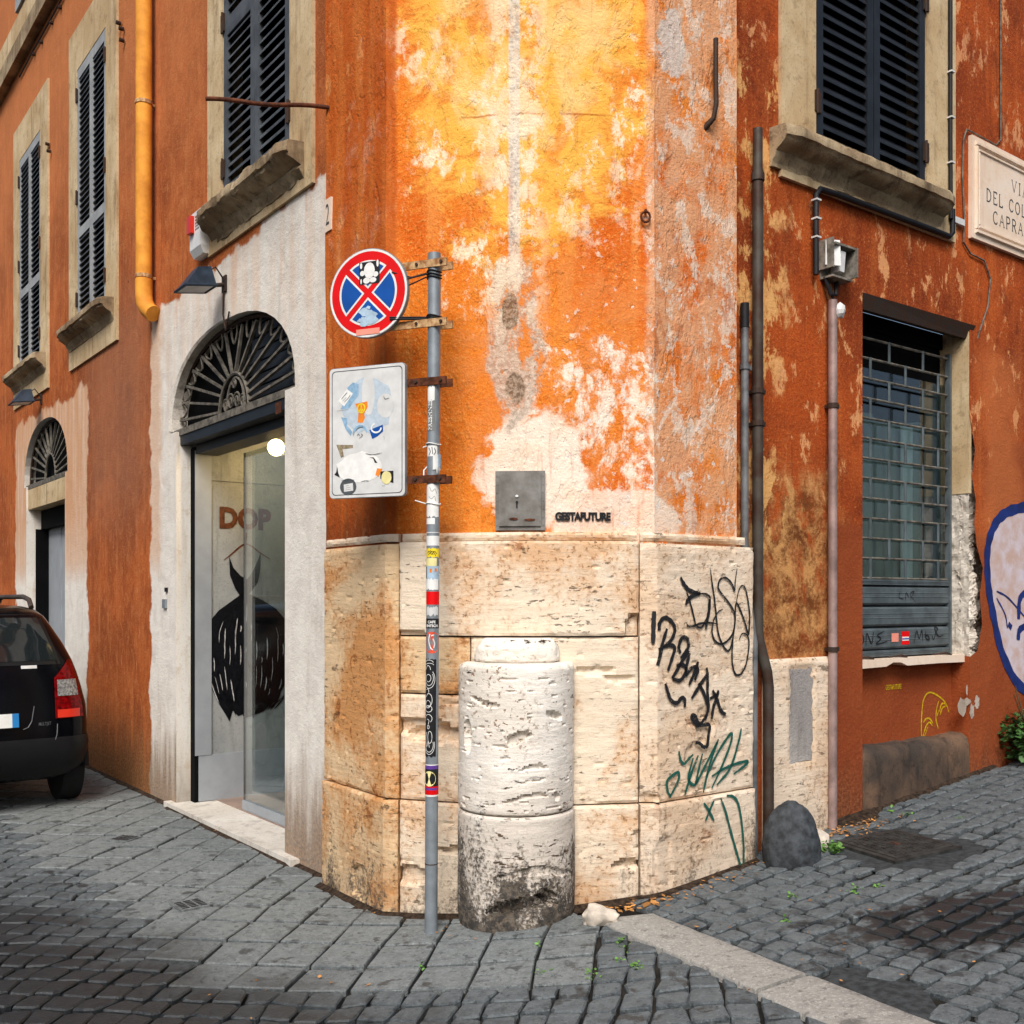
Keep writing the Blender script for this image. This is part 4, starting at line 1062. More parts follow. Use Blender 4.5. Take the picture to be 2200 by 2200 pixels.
# glazing and curtain
MB().box(FW, WS0, WS1 - .006, -.235, -.228, zsill + .4, 3.05).build("window_pane", M['glass'], bld)
cu_ = MB(); g4_ = []
for i in range(61):
    a = WS0 - .04 + (WS1 - WS0 - .06) * i / 60; n_ = -.33 + .012 * math.sin(a * 46) + .008 * math.sin(a * 19 + 1); g4_.append((cu_.vert(FW(a, n_, zsill)), cu_.vert(FW(a, n_, 2.2)), cu_.vert(FW(a, n_ * 1.02, 2.78 + .02 * math.sin(a * 9)))))
for p_, q_ in zip(g4_, g4_[1:]): cu_.face((p_[0], q_[0], q_[1], p_[1])); cu_.face((p_[1], q_[1], q_[2], p_[2]))
cu_.build("curtain", M['curtain'], bld, fix=False, smooth=True)
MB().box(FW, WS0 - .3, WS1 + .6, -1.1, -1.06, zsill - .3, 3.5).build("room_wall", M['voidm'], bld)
MB().box(FW, WS1 - .40, WS1 - .28, -.31, -.295, zsill, 2.75).build("curtain", M['curtainlite'], bld)
MB().box(FW, WS1 - .13, WS1 - .03, -.30, -.24, zsill, 3.05).build("window_frame", M['rollgrey'], bld)
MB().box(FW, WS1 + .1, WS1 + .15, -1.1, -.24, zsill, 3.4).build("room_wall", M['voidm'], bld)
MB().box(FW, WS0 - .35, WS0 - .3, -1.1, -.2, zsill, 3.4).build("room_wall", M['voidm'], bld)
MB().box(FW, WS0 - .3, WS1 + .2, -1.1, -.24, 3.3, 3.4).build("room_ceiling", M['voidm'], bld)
# security grille: level bars and short uprights set like brickwork
gz0, gz1, rows_ = 1.72, 3.22, 13
gr = MB(); gr.box(FW, WS1 - .045, WS1 - .02, -.20, -.165, zsill + .01, 3.25); gr.box(FW, WS0 + .0, WS0 + .022, -.20, -.165, zsill + .01, 3.25)
grille = gr.build("window_grille", M['rollgrey'], bld)
zz = [gz0 + (gz1 - gz0) * i / (rows_ - 1) for i in range(rows_)]
for z in zz:
    g1 = MB(); g1.tube([FW(WS0 + .01, -.185, z), FW(WS1 - .03, -.185, z)], .0085, 6); g1.build("grille_bar", M['irongrey'], grille)
colw = .385
for r_ in range(rows_ - 1):
    a = WS0 + (.27 if r_ % 2 == 0 else .27 + colw / 2 - .385 * 0)
    if r_ % 2: a = WS0 + .27 - colw / 2 + .01
    while a < WS1 - .07:
        u1 = MB(); u1.tube([FW(a, -.178, zz[r_] - .006), FW(a, -.178, zz[r_ + 1] + .006)], .009, 6); u1.build("grille_upright", M['rollgrey'], grille); a += colw
# roller shutter laths at the foot of the window
lz = [zsill + .075, zsill + .205, zsill + .225, zsill + .33, zsill + .35, zsill + .45, zsill + .47, zsill + .495]
MB().box(FW, WS0, WS1 - .02, -.225, -.20, zsill, zsill + .50).build("shutter_backing", M['blackpaint'], bld)
def lath(z0, z1, n):
    mb = MB(); k = 6
    pr = [(-.21, z0), (n - .012, z0 + .002), (n, z0 + (z1 - z0) * .12), (n, z0 + (z1 - z0) * .40), (n + .003, z0 + (z1 - z0) * .43), (n, z0 + (z1 - z0) * .46), (n, z0 + (z1 - z0) * .62), (n + .003, z0 + (z1 - z0) * .65), (n, z0 + (z1 - z0) * .68), (n, z0 + (z1 - z0) * .9), (n - .012, z1 - .002), (-.21, z1)]
    l = [mb.vert(FW(WS0 + .002, a, z)) for a, z in pr]; h = [mb.vert(FW(WS1 - .022, a, z)) for a, z in pr]
    for i in range(len(pr) - 1): mb.face((l[i], h[i], h[i + 1], l[i + 1]))
    mb.face(l); mb.face(h[::-1]); return mb.build("shutter_lath", M['rollgrey'], bld)
lath(zsill + .006, zsill + .05, -.168); lath(zsill + .055, zsill + .19, -.172); lath(zsill + .20, zsill + .325, -.172); lath(zsill + .335, zsill + .455, -.172); lath(zsill + .46, zsill + .50, -.168)
sg = MB(); fnS = lambda a, z: FW(a, -.168, z)
zy = zsill + .085
for st_ in ([(.04, 0), (.08, .07), (.1, .0)], [(.06, .03), (.1, .03)], [(.13, 0), (.13, .07), (.18, .06), (.18, .02), (.13, .0)], [(.21, 0), (.22, .075), (.27, .01), (.29, .085)], [(.40, .085), (.33, .06), (.37, .04), (.32, .005), (.44, .02)],
            [(.74, 0), (.77, .08), (.80, .03), (.83, .085), (.84, .01)], [(.87, .08), (.88, .03), (.92, .02), (.9, .05), (.87, .04)], [(.95, .05), (.97, .02), (1.0, .07), (1.02, .09), (.98, .1), (1.03, .04), (1.09, .05)]):
    ribbon(sg, [(WS0 + x, zy + y) for x, y in st_], .009, fnS, .6)
zy = zsill + .365
for st_ in ([(.58, .06), (.57, .02), (.62, .01)], [(.64, .0), (.65, .05), (.68, .02)], [(.70, .05), (.70, 0)], [(.7, .03), (.76, -.01)], [(.7, .05), (.74, .06), (.72, .03)]):
    ribbon(sg, [(WS0 + x, zy + y) for x, y in st_], .006, fnS, .6)
tag(sg.build("graffiti_scrawl", M['ink'], bld, fix=False), "black scrawl across the roller shutter")
MB().box(FW, WS0 + .49, WS0 + .565, -.1718, -.169, zsill + .10, zsill + .155).build("sticker", M['rust_o'], bld)
s2 = MB(); s2.box(FW, WS0 + .60, WS0 + .685, -.1718, -.169, zsill + .08, zsill + .165); s2.build("sticker", M['signred'], bld)
MB().box(FW, WS0 + .605, WS0 + .68, -.169, -.1675, zsill + .105, zsill + .13).build("sticker", M['signwhite'], bld)
MB().box(FW, WS0 + .605, WS0 + .68, -.1688, -.167, zsill + .112, zsill + .121).build("sticker", M['signblue'], bld)
# marble sill, chipped
cs = MB(); pts = [(WS0, zsill - .05), (WS0 + .3, zsill - .046), (WS0 + .38, zsill - .022), (WS0 + .46, zsill - .026), (WS0 + .53, zsill - .048), (WS0 + .9, zsill - .046), (WS1 + .02, zsill - .05), (WS1 + .08, zsill - .03), (WS1 + .07, zsill), (WS0, zsill)]
cs.prism(pts, FR, -.22, -.035); cs.build("window_sill", M['marble'], bld)
for a in (.14, .5, 1.02):
    hb = MB(); hb.tube([FR(WS0 + a - .05, -.12, zsill + .004), FR(WS0 + a, -.06, zsill + .02), FR(WS0 + a + .05, -.05, zsill + .006), FR(WS0 + a + .01, -.1, zsill + .01)], .006, 6); hb.build("shutter_hook", M['iron'], bld)
# worn stone seat at the foot of the niche
sb2 = MB(); k = 26; top, bot = [], []
rows2 = []
gz = lambda a: ground_z((OR_ + TR * a).x)
for i in range(k + 1):
    a = WS0 + .004 + (WS1 - WS0 - .008) * i / k; e = min(a - WS0, WS1 - a); f = .02 * fbm(a * 4, 1.2); zt_ = .655 + .02 * fbm(a * 3, 5) ; r_ = []
    for (n, z) in ((-.13, zt_ + .03), (-.05, zt_ + .025), (-.012 + f * .4, zt_ - .005), (.004 + f, zt_ - .06), (.008 + f, .45), (.012 + f, -.02)):
        r_.append(sb2.vert(FR(a, n + .006 * fbm(a * 11, z * 11), z + (0 if z < .1 else .006 * fbm(a * 13, z * 9)))))
    rows2.append(r_)
for r0, r1 in zip(rows2, rows2[1:]):
    for j in range(5): sb2.face((r0[j], r1[j], r1[j + 1], r0[j + 1]))
sb2.face(rows2[0]); sb2.face(rows2[-1][::-1])
M['seat'] = plaster_mat("seat_stone", lin(22, 23, 24), lin(66, 58, 52), lin(120, 94, 74), .9, 1.0)
tag(sb2.build("stone_seat", M['seat'], bld, sharp=60), "blackened low stone ledge below the grilled window")
# upright stone slab between the drainpipes
sa0, sa1 = Rw(1646, 1500, .03)[0], Rw(1787, 1500, .03)[0]
zt0 = Rw(1700, 1415, .03)[1]
sl = MB(); k, kz = 30, 60; gr_ = []
for i in range(k + 1):
    a = sa0 + (sa1 - sa0) * i / k; c_ = []
    for j in range(kz + 1):
        z = .02 + (zt0 - .02) * j / kz; e = min(a - sa0, sa1 - a, zt0 - z); n = .03 - .012 * max(0, 1 - e / .02) ** 2 + .004 * fbm(a * 6, z * 6, 3)
        if sa0 + .2 < a < sa1 - .17 and .66 < z < 1.2: n -= .012 + .004 * fbm(a * 30, z * 45)
        c_.append(sl.vert(FR(a, n, z)))
    gr_.append(c_)
for i in range(k):
    for j in range(kz): sl.face((gr_[i][j], gr_[i + 1][j], gr_[i + 1][j + 1], gr_[i][j + 1]))
for i in range(k): sl.poly([sl.v[gr_[i][kz]], sl.v[gr_[i + 1][kz]], FR(sa0 + (sa1 - sa0) * (i + 1) / k, 0, zt0), FR(sa0 + (sa1 - sa0) * i / k, 0, zt0)])
for c_ in (0, k):
    for j in range(kz): sl.poly([sl.v[gr_[c_][j]], sl.v[gr_[c_][j + 1]], FR(sa0 + (sa1 - sa0) * c_ / k, 0, .02 + (zt0 - .02) * (j + 1) / kz), FR(sa0 + (sa1 - sa0) * c_ / k, 0, .02 + (zt0 - .02) * j / kz)])
tag(sl.build("stone_slab", M['trav_r'], bld, sharp=60), "pale upright stone slab at the foot of the wall behind the boulder")
M['mortar'] = plaster_mat("scored_mortar", lin(120, 112, 106), lin(160, 154, 150), lin(184, 178, 172), .9, 1.4)
def ragrect(x0, x1, z0, z1, am, sd):
    out = []
    for (p, q, k) in (((x0, z0), (x1, z0), 6), ((x1, z0), (x1, z1), 14), ((x1, z1), (x0, z1), 6), ((x0, z1), (x0, z0), 14)):
        for i in range(k): out.append((p[0] + (q[0] - p[0]) * i / k + am * noise.noise(Vector((i * .8 + sd, p[1] * 3, 1))), p[1] + (q[1] - p[1]) * i / k + am * noise.noise(Vector((sd, i * .8, p[0] * 5)))))
    return out
mp = MB(); mp.prism(ragrect(sa0 + .205, sa1 - .175, .67, 1.19, .035, 4.1), FR, .004, .0255)
mp.build("mortar_patch", M['mortar'], bld)
M['ruststain'] = plain("rust_stain", lin(206, 132, 70), .9, 0, .2, 16, .3, 60, .2)

# ------------------------------------------------------------------ painted tags on the stone and walls
def gz(x, y): a, z = CW(1380 + x * .3623, 1200 + y * .3623); return Vector((a, z))
fnG = lambda a, z: FC(a, .0135 if z > zj + .004 else .0285, z)
def tagset(strokes, wd, mat, label, conv, fn, tp=.5):
    mb = MB()
    for s in strokes: ribbon(mb, [conv(*p) for p in s], wd, fn, tp, 5)
    return tag(mb.build("graffiti_tag", mat, bld, fix=False), label)
tagset([[(215, 110), (235, 150), (265, 185), (310, 205), (335, 207)], [(335, 207), (300, 215), (262, 240), (245, 275)], [(385, 240), (385, 300), (372, 370), (365, 420)]], .021, M['gfx'], "heavy strokes of the black tag high on the right stone", gz, fnG)
tagset([[(250, 190), (275, 270), (295, 350), (305, 395)], [(250, 378), (260, 400), (290, 400), (330, 385), (380, 380), (425, 385)], [(335, 207), (370, 213), (390, 235), (385, 300)], [(305, 395), (330, 410), (350, 395), (370, 350)],
        [(393, 65), (400, 130), (415, 230), (425, 320), (435, 420), (455, 490), (490, 545), (510, 530), (520, 480)],
        [(550, 60), (540, 130), (535, 190), (520, 150), (485, 115), (450, 125), (438, 170), (460, 210), (500, 260), (530, 310), (538, 370), (525, 440), (490, 490), (450, 505), (415, 480), (402, 430), (410, 370), (435, 320), (465, 300)],
        [(545, 262), (560, 190), (580, 160), (600, 180), (615, 250), (625, 330), (622, 400), (618, 450), (600, 390), (580, 330), (545, 265), (537, 380), (525, 480), (520, 590), (530, 660), (550, 690), (580, 675), (605, 620), (618, 540), (620, 480), (605, 450), (580, 445), (562, 480)]],
       .0115, M['gfx'], "thin looping black tag high on the right stone", gz, fnG)
tagset([[(66, 312), (62, 400), (60, 505)], [(52, 365), (66, 350)], [(92, 425), (95, 380), (120, 350), (155, 365), (180, 405), (175, 450), (150, 495), (90, 540)], [(135, 415), (110, 500), (85, 632)], [(90, 540), (140, 515), (180, 525), (165, 590), (140, 665)],
        [(215, 560), (205, 520), (225, 470), (255, 475), (262, 520), (240, 560), (215, 590)], [(265, 545), (230, 600), (195, 660), (165, 710)], [(190, 635), (230, 630), (250, 660), (215, 720), (170, 712)],
        [(270, 560), (250, 640), (248, 700)], [(320, 610), (300, 670), (265, 750)], [(250, 690), (285, 645), (318, 655), (300, 720)],
        [(370, 645), (375, 700), (375, 800), (380, 880), (360, 960)], [(370, 690), (330, 750), (280, 830)], [(320, 740), (350, 790), (380, 880)],
        [(405, 780), (430, 830), (455, 900), (485, 925)], [(440, 780), (430, 820), (410, 880), (400, 950)], [(390, 830), (440, 800)],
        [(125, 740), (140, 790), (160, 840), (195, 855), (220, 825), (240, 835), (240, 880)],
        [(365, 930), (345, 965), (320, 990), (295, 965), (280, 935), (300, 930), (330, 985), (385, 985), (380, 1050), (372, 1110), (350, 1115), (330, 1095), (305, 1090)]],
       .0205, M['gfx'], "thick black spray tag slanting down the middle of the right stone", gz, fnG, .75)
tagset([[(205, 1140), (215, 1190), (235, 1215), (260, 1190), (290, 1160)], [(320, 1165), (280, 1270), (240, 1400)], [(160, 1410), (140, 1380), (135, 1320), (160, 1290), (200, 1265), (205, 1300), (180, 1360), (150, 1415)], [(345, 1155), (320, 1260), (300, 1340), (262, 1300), (290, 1180)],
        [(300, 1345), (340, 1270), (440, 1070)], [(440, 1070), (400, 1180), (370, 1290), (350, 1385)], [(370, 1290), (430, 1160), (500, 1050), (520, 1040), (510, 1100), (460, 1230), (400, 1360)], [(575, 1005), (560, 1080), (510, 1240), (430, 1340)],
        [(400, 1290), (480, 1240), (560, 1210), (615, 1200), (590, 1230), (530, 1275)]], .0155, M['gfxg'], "green spray tag on the right stone above the joint", gz, fnG, .6)
tagset([[(340, 1445), (370, 1490), (400, 1550)], [(350, 1550), (380, 1475), (400, 1430)], [(440, 1415), (470, 1500), (510, 1650), (550, 1790), (565, 1840)], [(475, 1400), (510, 1405), (540, 1440), (560, 1530), (575, 1680), (575, 1790), (565, 1840)]],
       .0155, M['gfxg'], "green spray strokes on the bottom right stone", gz, fnG, .6)
# yellow drawing and stencil in the niche, blue tag on the far wall
fnN = lambda a, z: FR(a, N0 + .003, z)
def yz(x, y): return Vector(Rw(1830 + x * .1915, 1230 + y * .1915, N0))
tagset([[(780, 1880), (775, 1750), (780, 1600), (795, 1450), (830, 1370), (880, 1345), (950, 1375), (1020, 1430), (1060, 1490), (1085, 1570)], [(970, 1440), (945, 1540), (940, 1650), (965, 1750)], [(800, 1680), (830, 1640), (870, 1640), (905, 1690)],
        [(790, 1850), (830, 1720), (870, 1680), (900, 1720)], [(810, 1840), (850, 1730)], [(980, 1560), (1000, 1480), (1040, 1470), (1060, 1500)], [(985, 1600), (1010, 1520), (1045, 1500)], [(950, 1610), (975, 1540)]], .012, M['yellowpaint'], "yellow line drawing on the brown wall under the window", yz, fnN, .6)
yb = MB(); q0 = yz(375, 1318); text_to(yb, "GESTAFUTURE", .045, lambda x, y: FR(q0.x + x, N0 + .003, q0.y + y), .001, .62, spacing=.95)
tag(yb.build("stencil_lettering", M['yellowpaint'], bld, fix=False), "small yellow stencilled word on the brown wall under the window")
fnB = lambda a, z: FR(a, .004, z); fnB2 = lambda a, z: FR(a, .0025, z)
def rz(px, py): return Vector(Rw(px, py))
loop = [(2200, 1089), (2160, 1102), (2135, 1130), (2121, 1180), (2122, 1250), (2133, 1320), (2155, 1410), (2200, 1482), (2290, 1510), (2360, 1440), (2400, 1320), (2390, 1200), (2330, 1110), (2260, 1084), (2200, 1089)]
fb = MB(); ring = smooth_line([rz(*p) for p in loop], 3); cc = rz(2260, 1290); ci = fb.vert(fnB2(cc.x, cc.y)); ii = [fb.vert(fnB2(p.x, p.y)) for p in ring]
for i in range(len(ii) - 1): fb.face((ci, ii[i], ii[i + 1]))
tag(fb.build("graffiti_fill", M['lilac'], bld, fix=False), "lilac white spray fill inside the blue outline")
bb = MB(); ribbon(bb, [rz(*p) for p in loop], .075, fnB, 1, 6)
for s_ in ([(2215, 1285), (2200, 1275), (2189, 1290), (2187, 1330)], [(2165, 1340), (2172, 1349)], [(2215, 1340), (2190, 1352), (2186, 1375)], [(2240, 1300), (2270, 1380), (2310, 1300)]): ribbon(bb, [rz(*p) for p in s_], .05, lambda a, z: FR(a, .0055, z), .8)
for s_ in ([(2140, 1270), (2165, 1285), (2200, 1325)], [(2140, 1285), (2158, 1320), (2163, 1350)]): ribbon(bb, [rz(*p) for p in s_], .014, lambda a, z: FR(a, .005, z), .8)
tag(bb.build("graffiti_tag", M['bluepaint'], bld, fix=False), "large dark blue rounded tag at the right edge")
M['chip'] = plaster_mat("pale_chip", lin(130, 112, 98), lin(168, 152, 136), lin(190, 176, 162), .9, .8)
for (x, y, rx, ry, sd) in ((1235, 1510, 52, 95, 1), (1345, 1560, 26, 80, 2), (1400, 1455, 26, 75, 3), (1287, 1320, 10, 55, 4), (1290, 1450, 40, 40, 5)):
    k = 26; cb = MB(); pts = [(x + rx * math.cos(6.2832 * q / k) * (1 + .55 * noise.noise(Vector((q * 1.3, sd * 3.1, 0)))), y + ry * math.sin(6.2832 * q / k) * (1 + .55 * noise.noise(Vector((sd * 2.7, q * 1.3, 4))))) for q in range(k)]
    ci = cb.vert((lambda q: FR(q[0], .0015 + .0004 * sd, q[1]))(Rw(1830 + x * .1915, 1230 + y * .1915))); ids = [cb.vert((lambda q: FR(q[0], .0015 + .0004 * sd, q[1]))(Rw(1830 + u_ * .1915, 1230 + v_ * .1915))) for u_, v_ in pts]
    for q in range(k): cb.face((ci, ids[q], ids[(q + 1) % k]))
    cb.build("plaster_scar", M['chip'], bld, fix=False)

# ------------------------------------------------------------------ fixtures on the walls
def pipe(fr, pts, r, name, mat, parent, k=12): 
    mb = MB(); mb.tube([fr(*p) for p in pts], r, k); return mb.build(name, mat, parent, sharp=40)
def clamp(fr, a, z, r, n, parent, mat='iron'):
    mb = MB(); mb.tube([fr(a, n, z - .014), fr(a, n, z + .014)], r + .006, 14); mb.box(fr, a - .012, a + .012, .001, n, z - .01, z + .01); mb.box(fr, a + r, a + r + .03, n - .006, n + .006, z - .012, z + .012)
    return mb.build("pipe_clamp", M[mat], parent)
# yellow rainwater pipe
ya = Lw(309, 400, .09)[0]; zb_ = Lw(309, 660, .09)[1]
yp = thing("yellow_drainpipe", "yellow ochre rainwater pipe ending in an elbow between two shuttered windows", "drainpipe", FL(ya, .09, zb_))
elbow = [(ya, .09, zb_ + .22 - .0), (ya, .09, zb_ + .10), (ya - .01, .085, zb_ + .03), (ya - .05, .07, zb_ - .03), (ya - .11, .05, zb_ - .07)]
pipe(FL, [(ya, .09, ZTOP), (ya, .09, zb_ + .2)], .062, "pipe", M['yellowpipe'], yp, 16)
pipe(FL, elbow, .066, "elbow", M['yellowpipe'], yp, 16)
for z in (zb_ + .24, Lw(309, 222, .09)[1], 8.2): clamp(FL, ya, z, .062, .09, yp, 'bracket')
# floodlights
def floodlight(a, z, w, label, cord=None):
    t = thing("floodlight", label, "floodlight", FL(a, .0, z), "floodlights over the shop doors")
    hb = MB(); n0, n1, zb0 = .10, .31, z - .08
    hb.hexa([FL(a - w, n0, zb0 + .035), FL(a + w, n0, zb0 + .035), FL(a + w, n1, zb0), FL(a - w, n1, zb0), FL(a - w * .55, n0 + .02, zb0 + .17), FL(a + w * .55, n0 + .02, zb0 + .17), FL(a + w * .6, n1 - .1, zb0 + .15), FL(a - w * .6, n1 - .1, zb0 + .15)])
    h = hb.build("lamp_head", M['lampblue'], t)
    MB().hexa([FL(a - w * .9, n0 + .015, zb0 + .028), FL(a + w * .9, n0 + .015, zb0 + .028), FL(a + w * .9, n1 - .012, zb0 - .004), FL(a - w * .9, n1 - .012, zb0 - .004), FL(a - w * .9, n0 + .015, zb0 + .034), FL(a + w * .9, n0 + .015, zb0 + .034), FL(a + w * .9, n1 - .012, zb0 + .002), FL(a - w * .9, n1 - .012, zb0 + .002)]).build("lens", M['boardwhite'], h)
    rim = MB(); rim.tube([FL(a - w, n1, zb0), FL(a + w, n1, zb0), FL(a + w, n0, zb0 + .035), FL(a - w, n0, zb0 + .035), FL(a - w, n1, zb0)], .01, 6); rim.build("rim", M['lampblue'], h)
    br = MB(); br.box(FL, a - .035, a + .035, .001, .012, z - .05, z + .06); br.tube([FL(a, .01, z), FL(a, .13, z - .03)], .014, 8); br.tube([FL(a - .02, .02, z + .03), FL(a - .03, .08, z + .10), FL(a, .14, z + .05)], .006, 6)
    br.build("arm", M['iron'], t)
    if cord:
        cb = MB(); cb.tube([FL(*p) for p in cord], .006, 6); cb.build("cable", M['iron'], t)
    return t
(a, z) = Lw(484, 612); floodlight(a, z, .105, "blue black floodlight on a short arm above the near arched door", [(a, .012, z - .05), (a + .01, .012, z - .2), (a - .04, .012, z - .32), (a - .1, .012, 3.53)])
(a, z) = Lw(90, 858); floodlight(a, z, .12, "dark floodlight above the far arched door behind the car")
# alarm siren
(a, z0), (_, z1) = Lw(456, 545), Lw(456, 452)
al = thing("alarm_siren", "white alarm box with a red strobe tucked under the near window sill", "alarm", FL(a + .1, 0, z0))
mb = MB(); mb.box(FL, a, a + .21, .001, .085, z0 + .05, z1); mb.hexa([FL(a + .01, .001, z0), FL(a + .2, .001, z0), FL(a + .2, .06, z0), FL(a + .01, .06, z0), FL(a, .001, z0 + .049), FL(a + .21, .001, z0 + .049), FL(a + .21, .084, z0 + .049), FL(a, .084, z0 + .049)]); mb.build("housing", M['whiteplastic'], al)
MB().box(FL, a + .12, a + .19, .084, .115, z0 + .16, z0 + .28).build("strobe", M['redplastic'], al)
vb = MB()
for i in range(5):
    for j in range(3): vb.box(FL, a + .03 + j * .025, a + .045 + j * .025, .0845, .0865, z0 + .17 + i * .022, z0 + .182 + i * .022)
vb.build("sound_grille", M['ink'], al)
# house number tile
nt = thing("house_number_tile", "small marble house number tile reading 2 high beside the corner", "number tile", FC(.045, 0, Lw(700, 497)[1]))
z0, z1 = hgt(497, 5.68), hgt(427, 5.68)
MB().box(FC, .012, .088, -.03, .0, z0, z1).build("tile", M['marble'], nt)
tb_ = MB(); text_to(tb_, "2", .17, lambda x, y: FC(.024 + x, .0015, z0 + .035 + y), -.001, .55); tb_.build("numeral", M['engrave'], nt, fix=False)
# old iron rod and bent iron hook
p = at(712, 5.70); q = at(442, 5.62); ir = thing("iron_rod", "long thin rusty iron rod sticking out across the near left window", "iron rod", (p.x, p.y, hgt(232, 5.7)))
mb = MB(); pts = []
for i in range(13):
    t = i / 12; v = p.lerp(q, t); pts.append((v.x, v.y, hgt(232 - 4 * t, 5.7) + .006 * math.sin(t * 9)))
mb.tube(pts, .0125, 8); mb.build("rod", M['rust'], ir, sharp=50)
(ah, zh) = CW(1534, 85); ih = thing("iron_hook", "upright bent iron bar fixed on the right pier of the corner", "iron bar", FC(CW(1520, 272)[0], 0, CW(1520, 272)[1]))
mb = MB(); mb.tube([FC(ah, .012, zh), FC(ah, .012, CW(1534, 180)[1]), FC(ah + .004, .012, CW(1536, 225)[1]), FC(ah - .012, .008, CW(1530, 255)[1]), FC(ah - .035, -.04, CW(1520, 270)[1])], [.013, .0125, .0125, .013, .018], 8); mb.build("bar", M['iron'], ih, sharp=50)
(ar_, zr_) = CW(1388, 455)
rg_ = thing("iron_ring", "small rusty ring in a rough hole of the corner plaster", "iron ring", FC(ar_, -.03, zr_ - .05))
mb = MB(); mb.tube([FC(a, -.012, z) for a, z in ellipse(ar_, zr_ - .02, .022, .026, 14)] + [FC(ar_ + .022, -.012, zr_ - .02)], .006, 6); mb.build("ring", M['rust'], rg_)
mb = MB(); mb.tube([FC(ar_, -.06, zr_ + .02), FC(ar_, -.005, zr_ + .01)], .007, 6); mb.build("staple", M['rust'], rg_)
# pipes in the right-hand angle
pa = Rw(1600, 900, .03)[0]
t = thing("grey_conduit_pipe", "thin lead grey pipe in the angle beside the stone corner, dark cap on top", "pipe", FR(Rw(1622, 1850, .05)[0], .05, .19))
zt = Rw(1600, 700, .03)[1]
pipe(FR, [(pa, .03, zt), (pa, .03, 1.9), (pa + .02, .035, 1.6), (Rw(1623, 1500, .06)[0], .05, 1.35), (Rw(1623, 1500, .06)[0], .05, .15)], .021, "pipe", M['pipegrey'], t)
pipe(FR, [(pa, .03, zt - .01), (pa, .03, zt + .05), (pa, .03, zt + .12)], .024, "cap", M['ink'], t)
clamp(FR, pa, zt - .22, .021, .03, t, 'pipegrey')
pb_ = Rw(1628, 900, .055)[0]; pb2 = Rw(1651, 1600, .075)[0]
t = thing("dark_drainpipe", "tall dark rusted drainpipe kinking sideways beside the stone slab", "drainpipe", FR(pb2, .075, ground_z(1.3)))
zt = Rw(1628, 325, .055)[1]; zk = Rw(1628, 1380, .055)[1]
pipe(FR, [(pb_, .055, zt - .1), (pb_, .055, zk + .06), (pb_ + .01, .058, zk), (pb2 - .01, .072, zk - .16), (pb2, .075, zk - .24), (pb2, .075, .12)], .029, "pipe", M['pipedark'], t, 14)
pipe(FR, [(pb_, .055, zt - .14), (pb_, .055, zt + .12)], .026, "top_socket", M['pipedark'], t, 14)
pipe(FR, [(pb_, .055, zt - .16), (pb_, .055, zt - .12)], .036, "collar", M['pipedark'], t, 14)
for y in (840, 910): clamp(FR, pb_, Rw(1628, y, .055)[1], .029, .055, t)
pd_ = Rw(1789, 900, .05)[0]
t = thing("mauve_conduit_pipe", "mauve grey galvanised pipe running down left of the grilled window", "pipe", FR(pd_, .05, ground_z(2.0)))
zt = Rw(1789, 645, .05)[1]
pipe(FR, [(pd_, .05, zt), (pd_, .05, .2)], .026, "pipe", M['pipemauve'], t, 14)
for y in (872, 1395): clamp(FR, pd_, Rw(1789, y, .05)[1], .026, .05, t)
fo = MB(); rnd = random.Random(5); (fa, fz2) = Rw(1800, 668, .06)
bm_ = bmesh.new(); bmesh.ops.create_icosphere(bm_, subdivisions=2, radius=1)
fo.v = [FR(fa + v.co.x * .035 * (1 + .4 * fbm(v.co.x * 2, v.co.z * 2)), .075 + v.co.y * .03, fz2 + v.co.z * .045 * (1 + .5 * fbm(v.co.x * 3, v.co.z * 2, 4))) for v in bm_.verts]
for f in bm_.faces: fo.face([v.index for v in f.verts])
bm_.free(); fo.build("foam_plug", M['whiteplastic'], t)
# broken junction box above the mauve pipe
(a0, z0), (a1, z1) = Rw(1758, 600), Rw(1806, 538)
t = thing("junction_box", "broken open white junction box with dangling guts under the right window", "junction box", FR((a0 + a1) / 2, 0, z0))
mb = MB()
mb.box(FR, a0, a0 + .012, .001, .10, z0 + .05, z1 + .01); mb.box(FR, a1 - .012, a1, .001, .12, z0 + .02, z1 - .02); mb.box(FR, a0 + .012, a1 - .012, .001, .09, z0 + .0, z0 + .012); mb.box(FR, a0 + .012, a1 - .012, .001, .11, z1 - .03, z1 - .018); mb.box(FR, a0 + .012, a1 - .012, .001, .008, z0 + .012, z1 - .03)
mb.build("casing", M['oldplastic'], t)
MB().hexa([FR(a0 - .006, .05, z0 + .07), FR(a0 + .055, .11, z0 + .06), FR(a0 + .055, .114, z0 + .06), FR(a0 - .006, .055, z0 + .07), FR(a0, .05, z1 + .005), FR(a0 + .06, .10, z1), FR(a0 + .06, .104, z1), FR(a0, .055, z1 + .005)]).build("lid", M['whiteplastic'], t)
mb = MB(); mb.hexa([FR(a0 + .075, .03, z0 + .04), FR(a0 + .12, .03, z0 + .04), FR(a0 + .12, .09, z0 + .04), FR(a0 + .075, .09, z0 + .04), FR(a0 + .09, .03, z1 - .05), FR(a0 + .135, .03, z1 - .05), FR(a0 + .135, .09, z1 - .05), FR(a0 + .09, .09, z1 - .05)]); mb.build("terminal_block", M['boardwhite'], t)
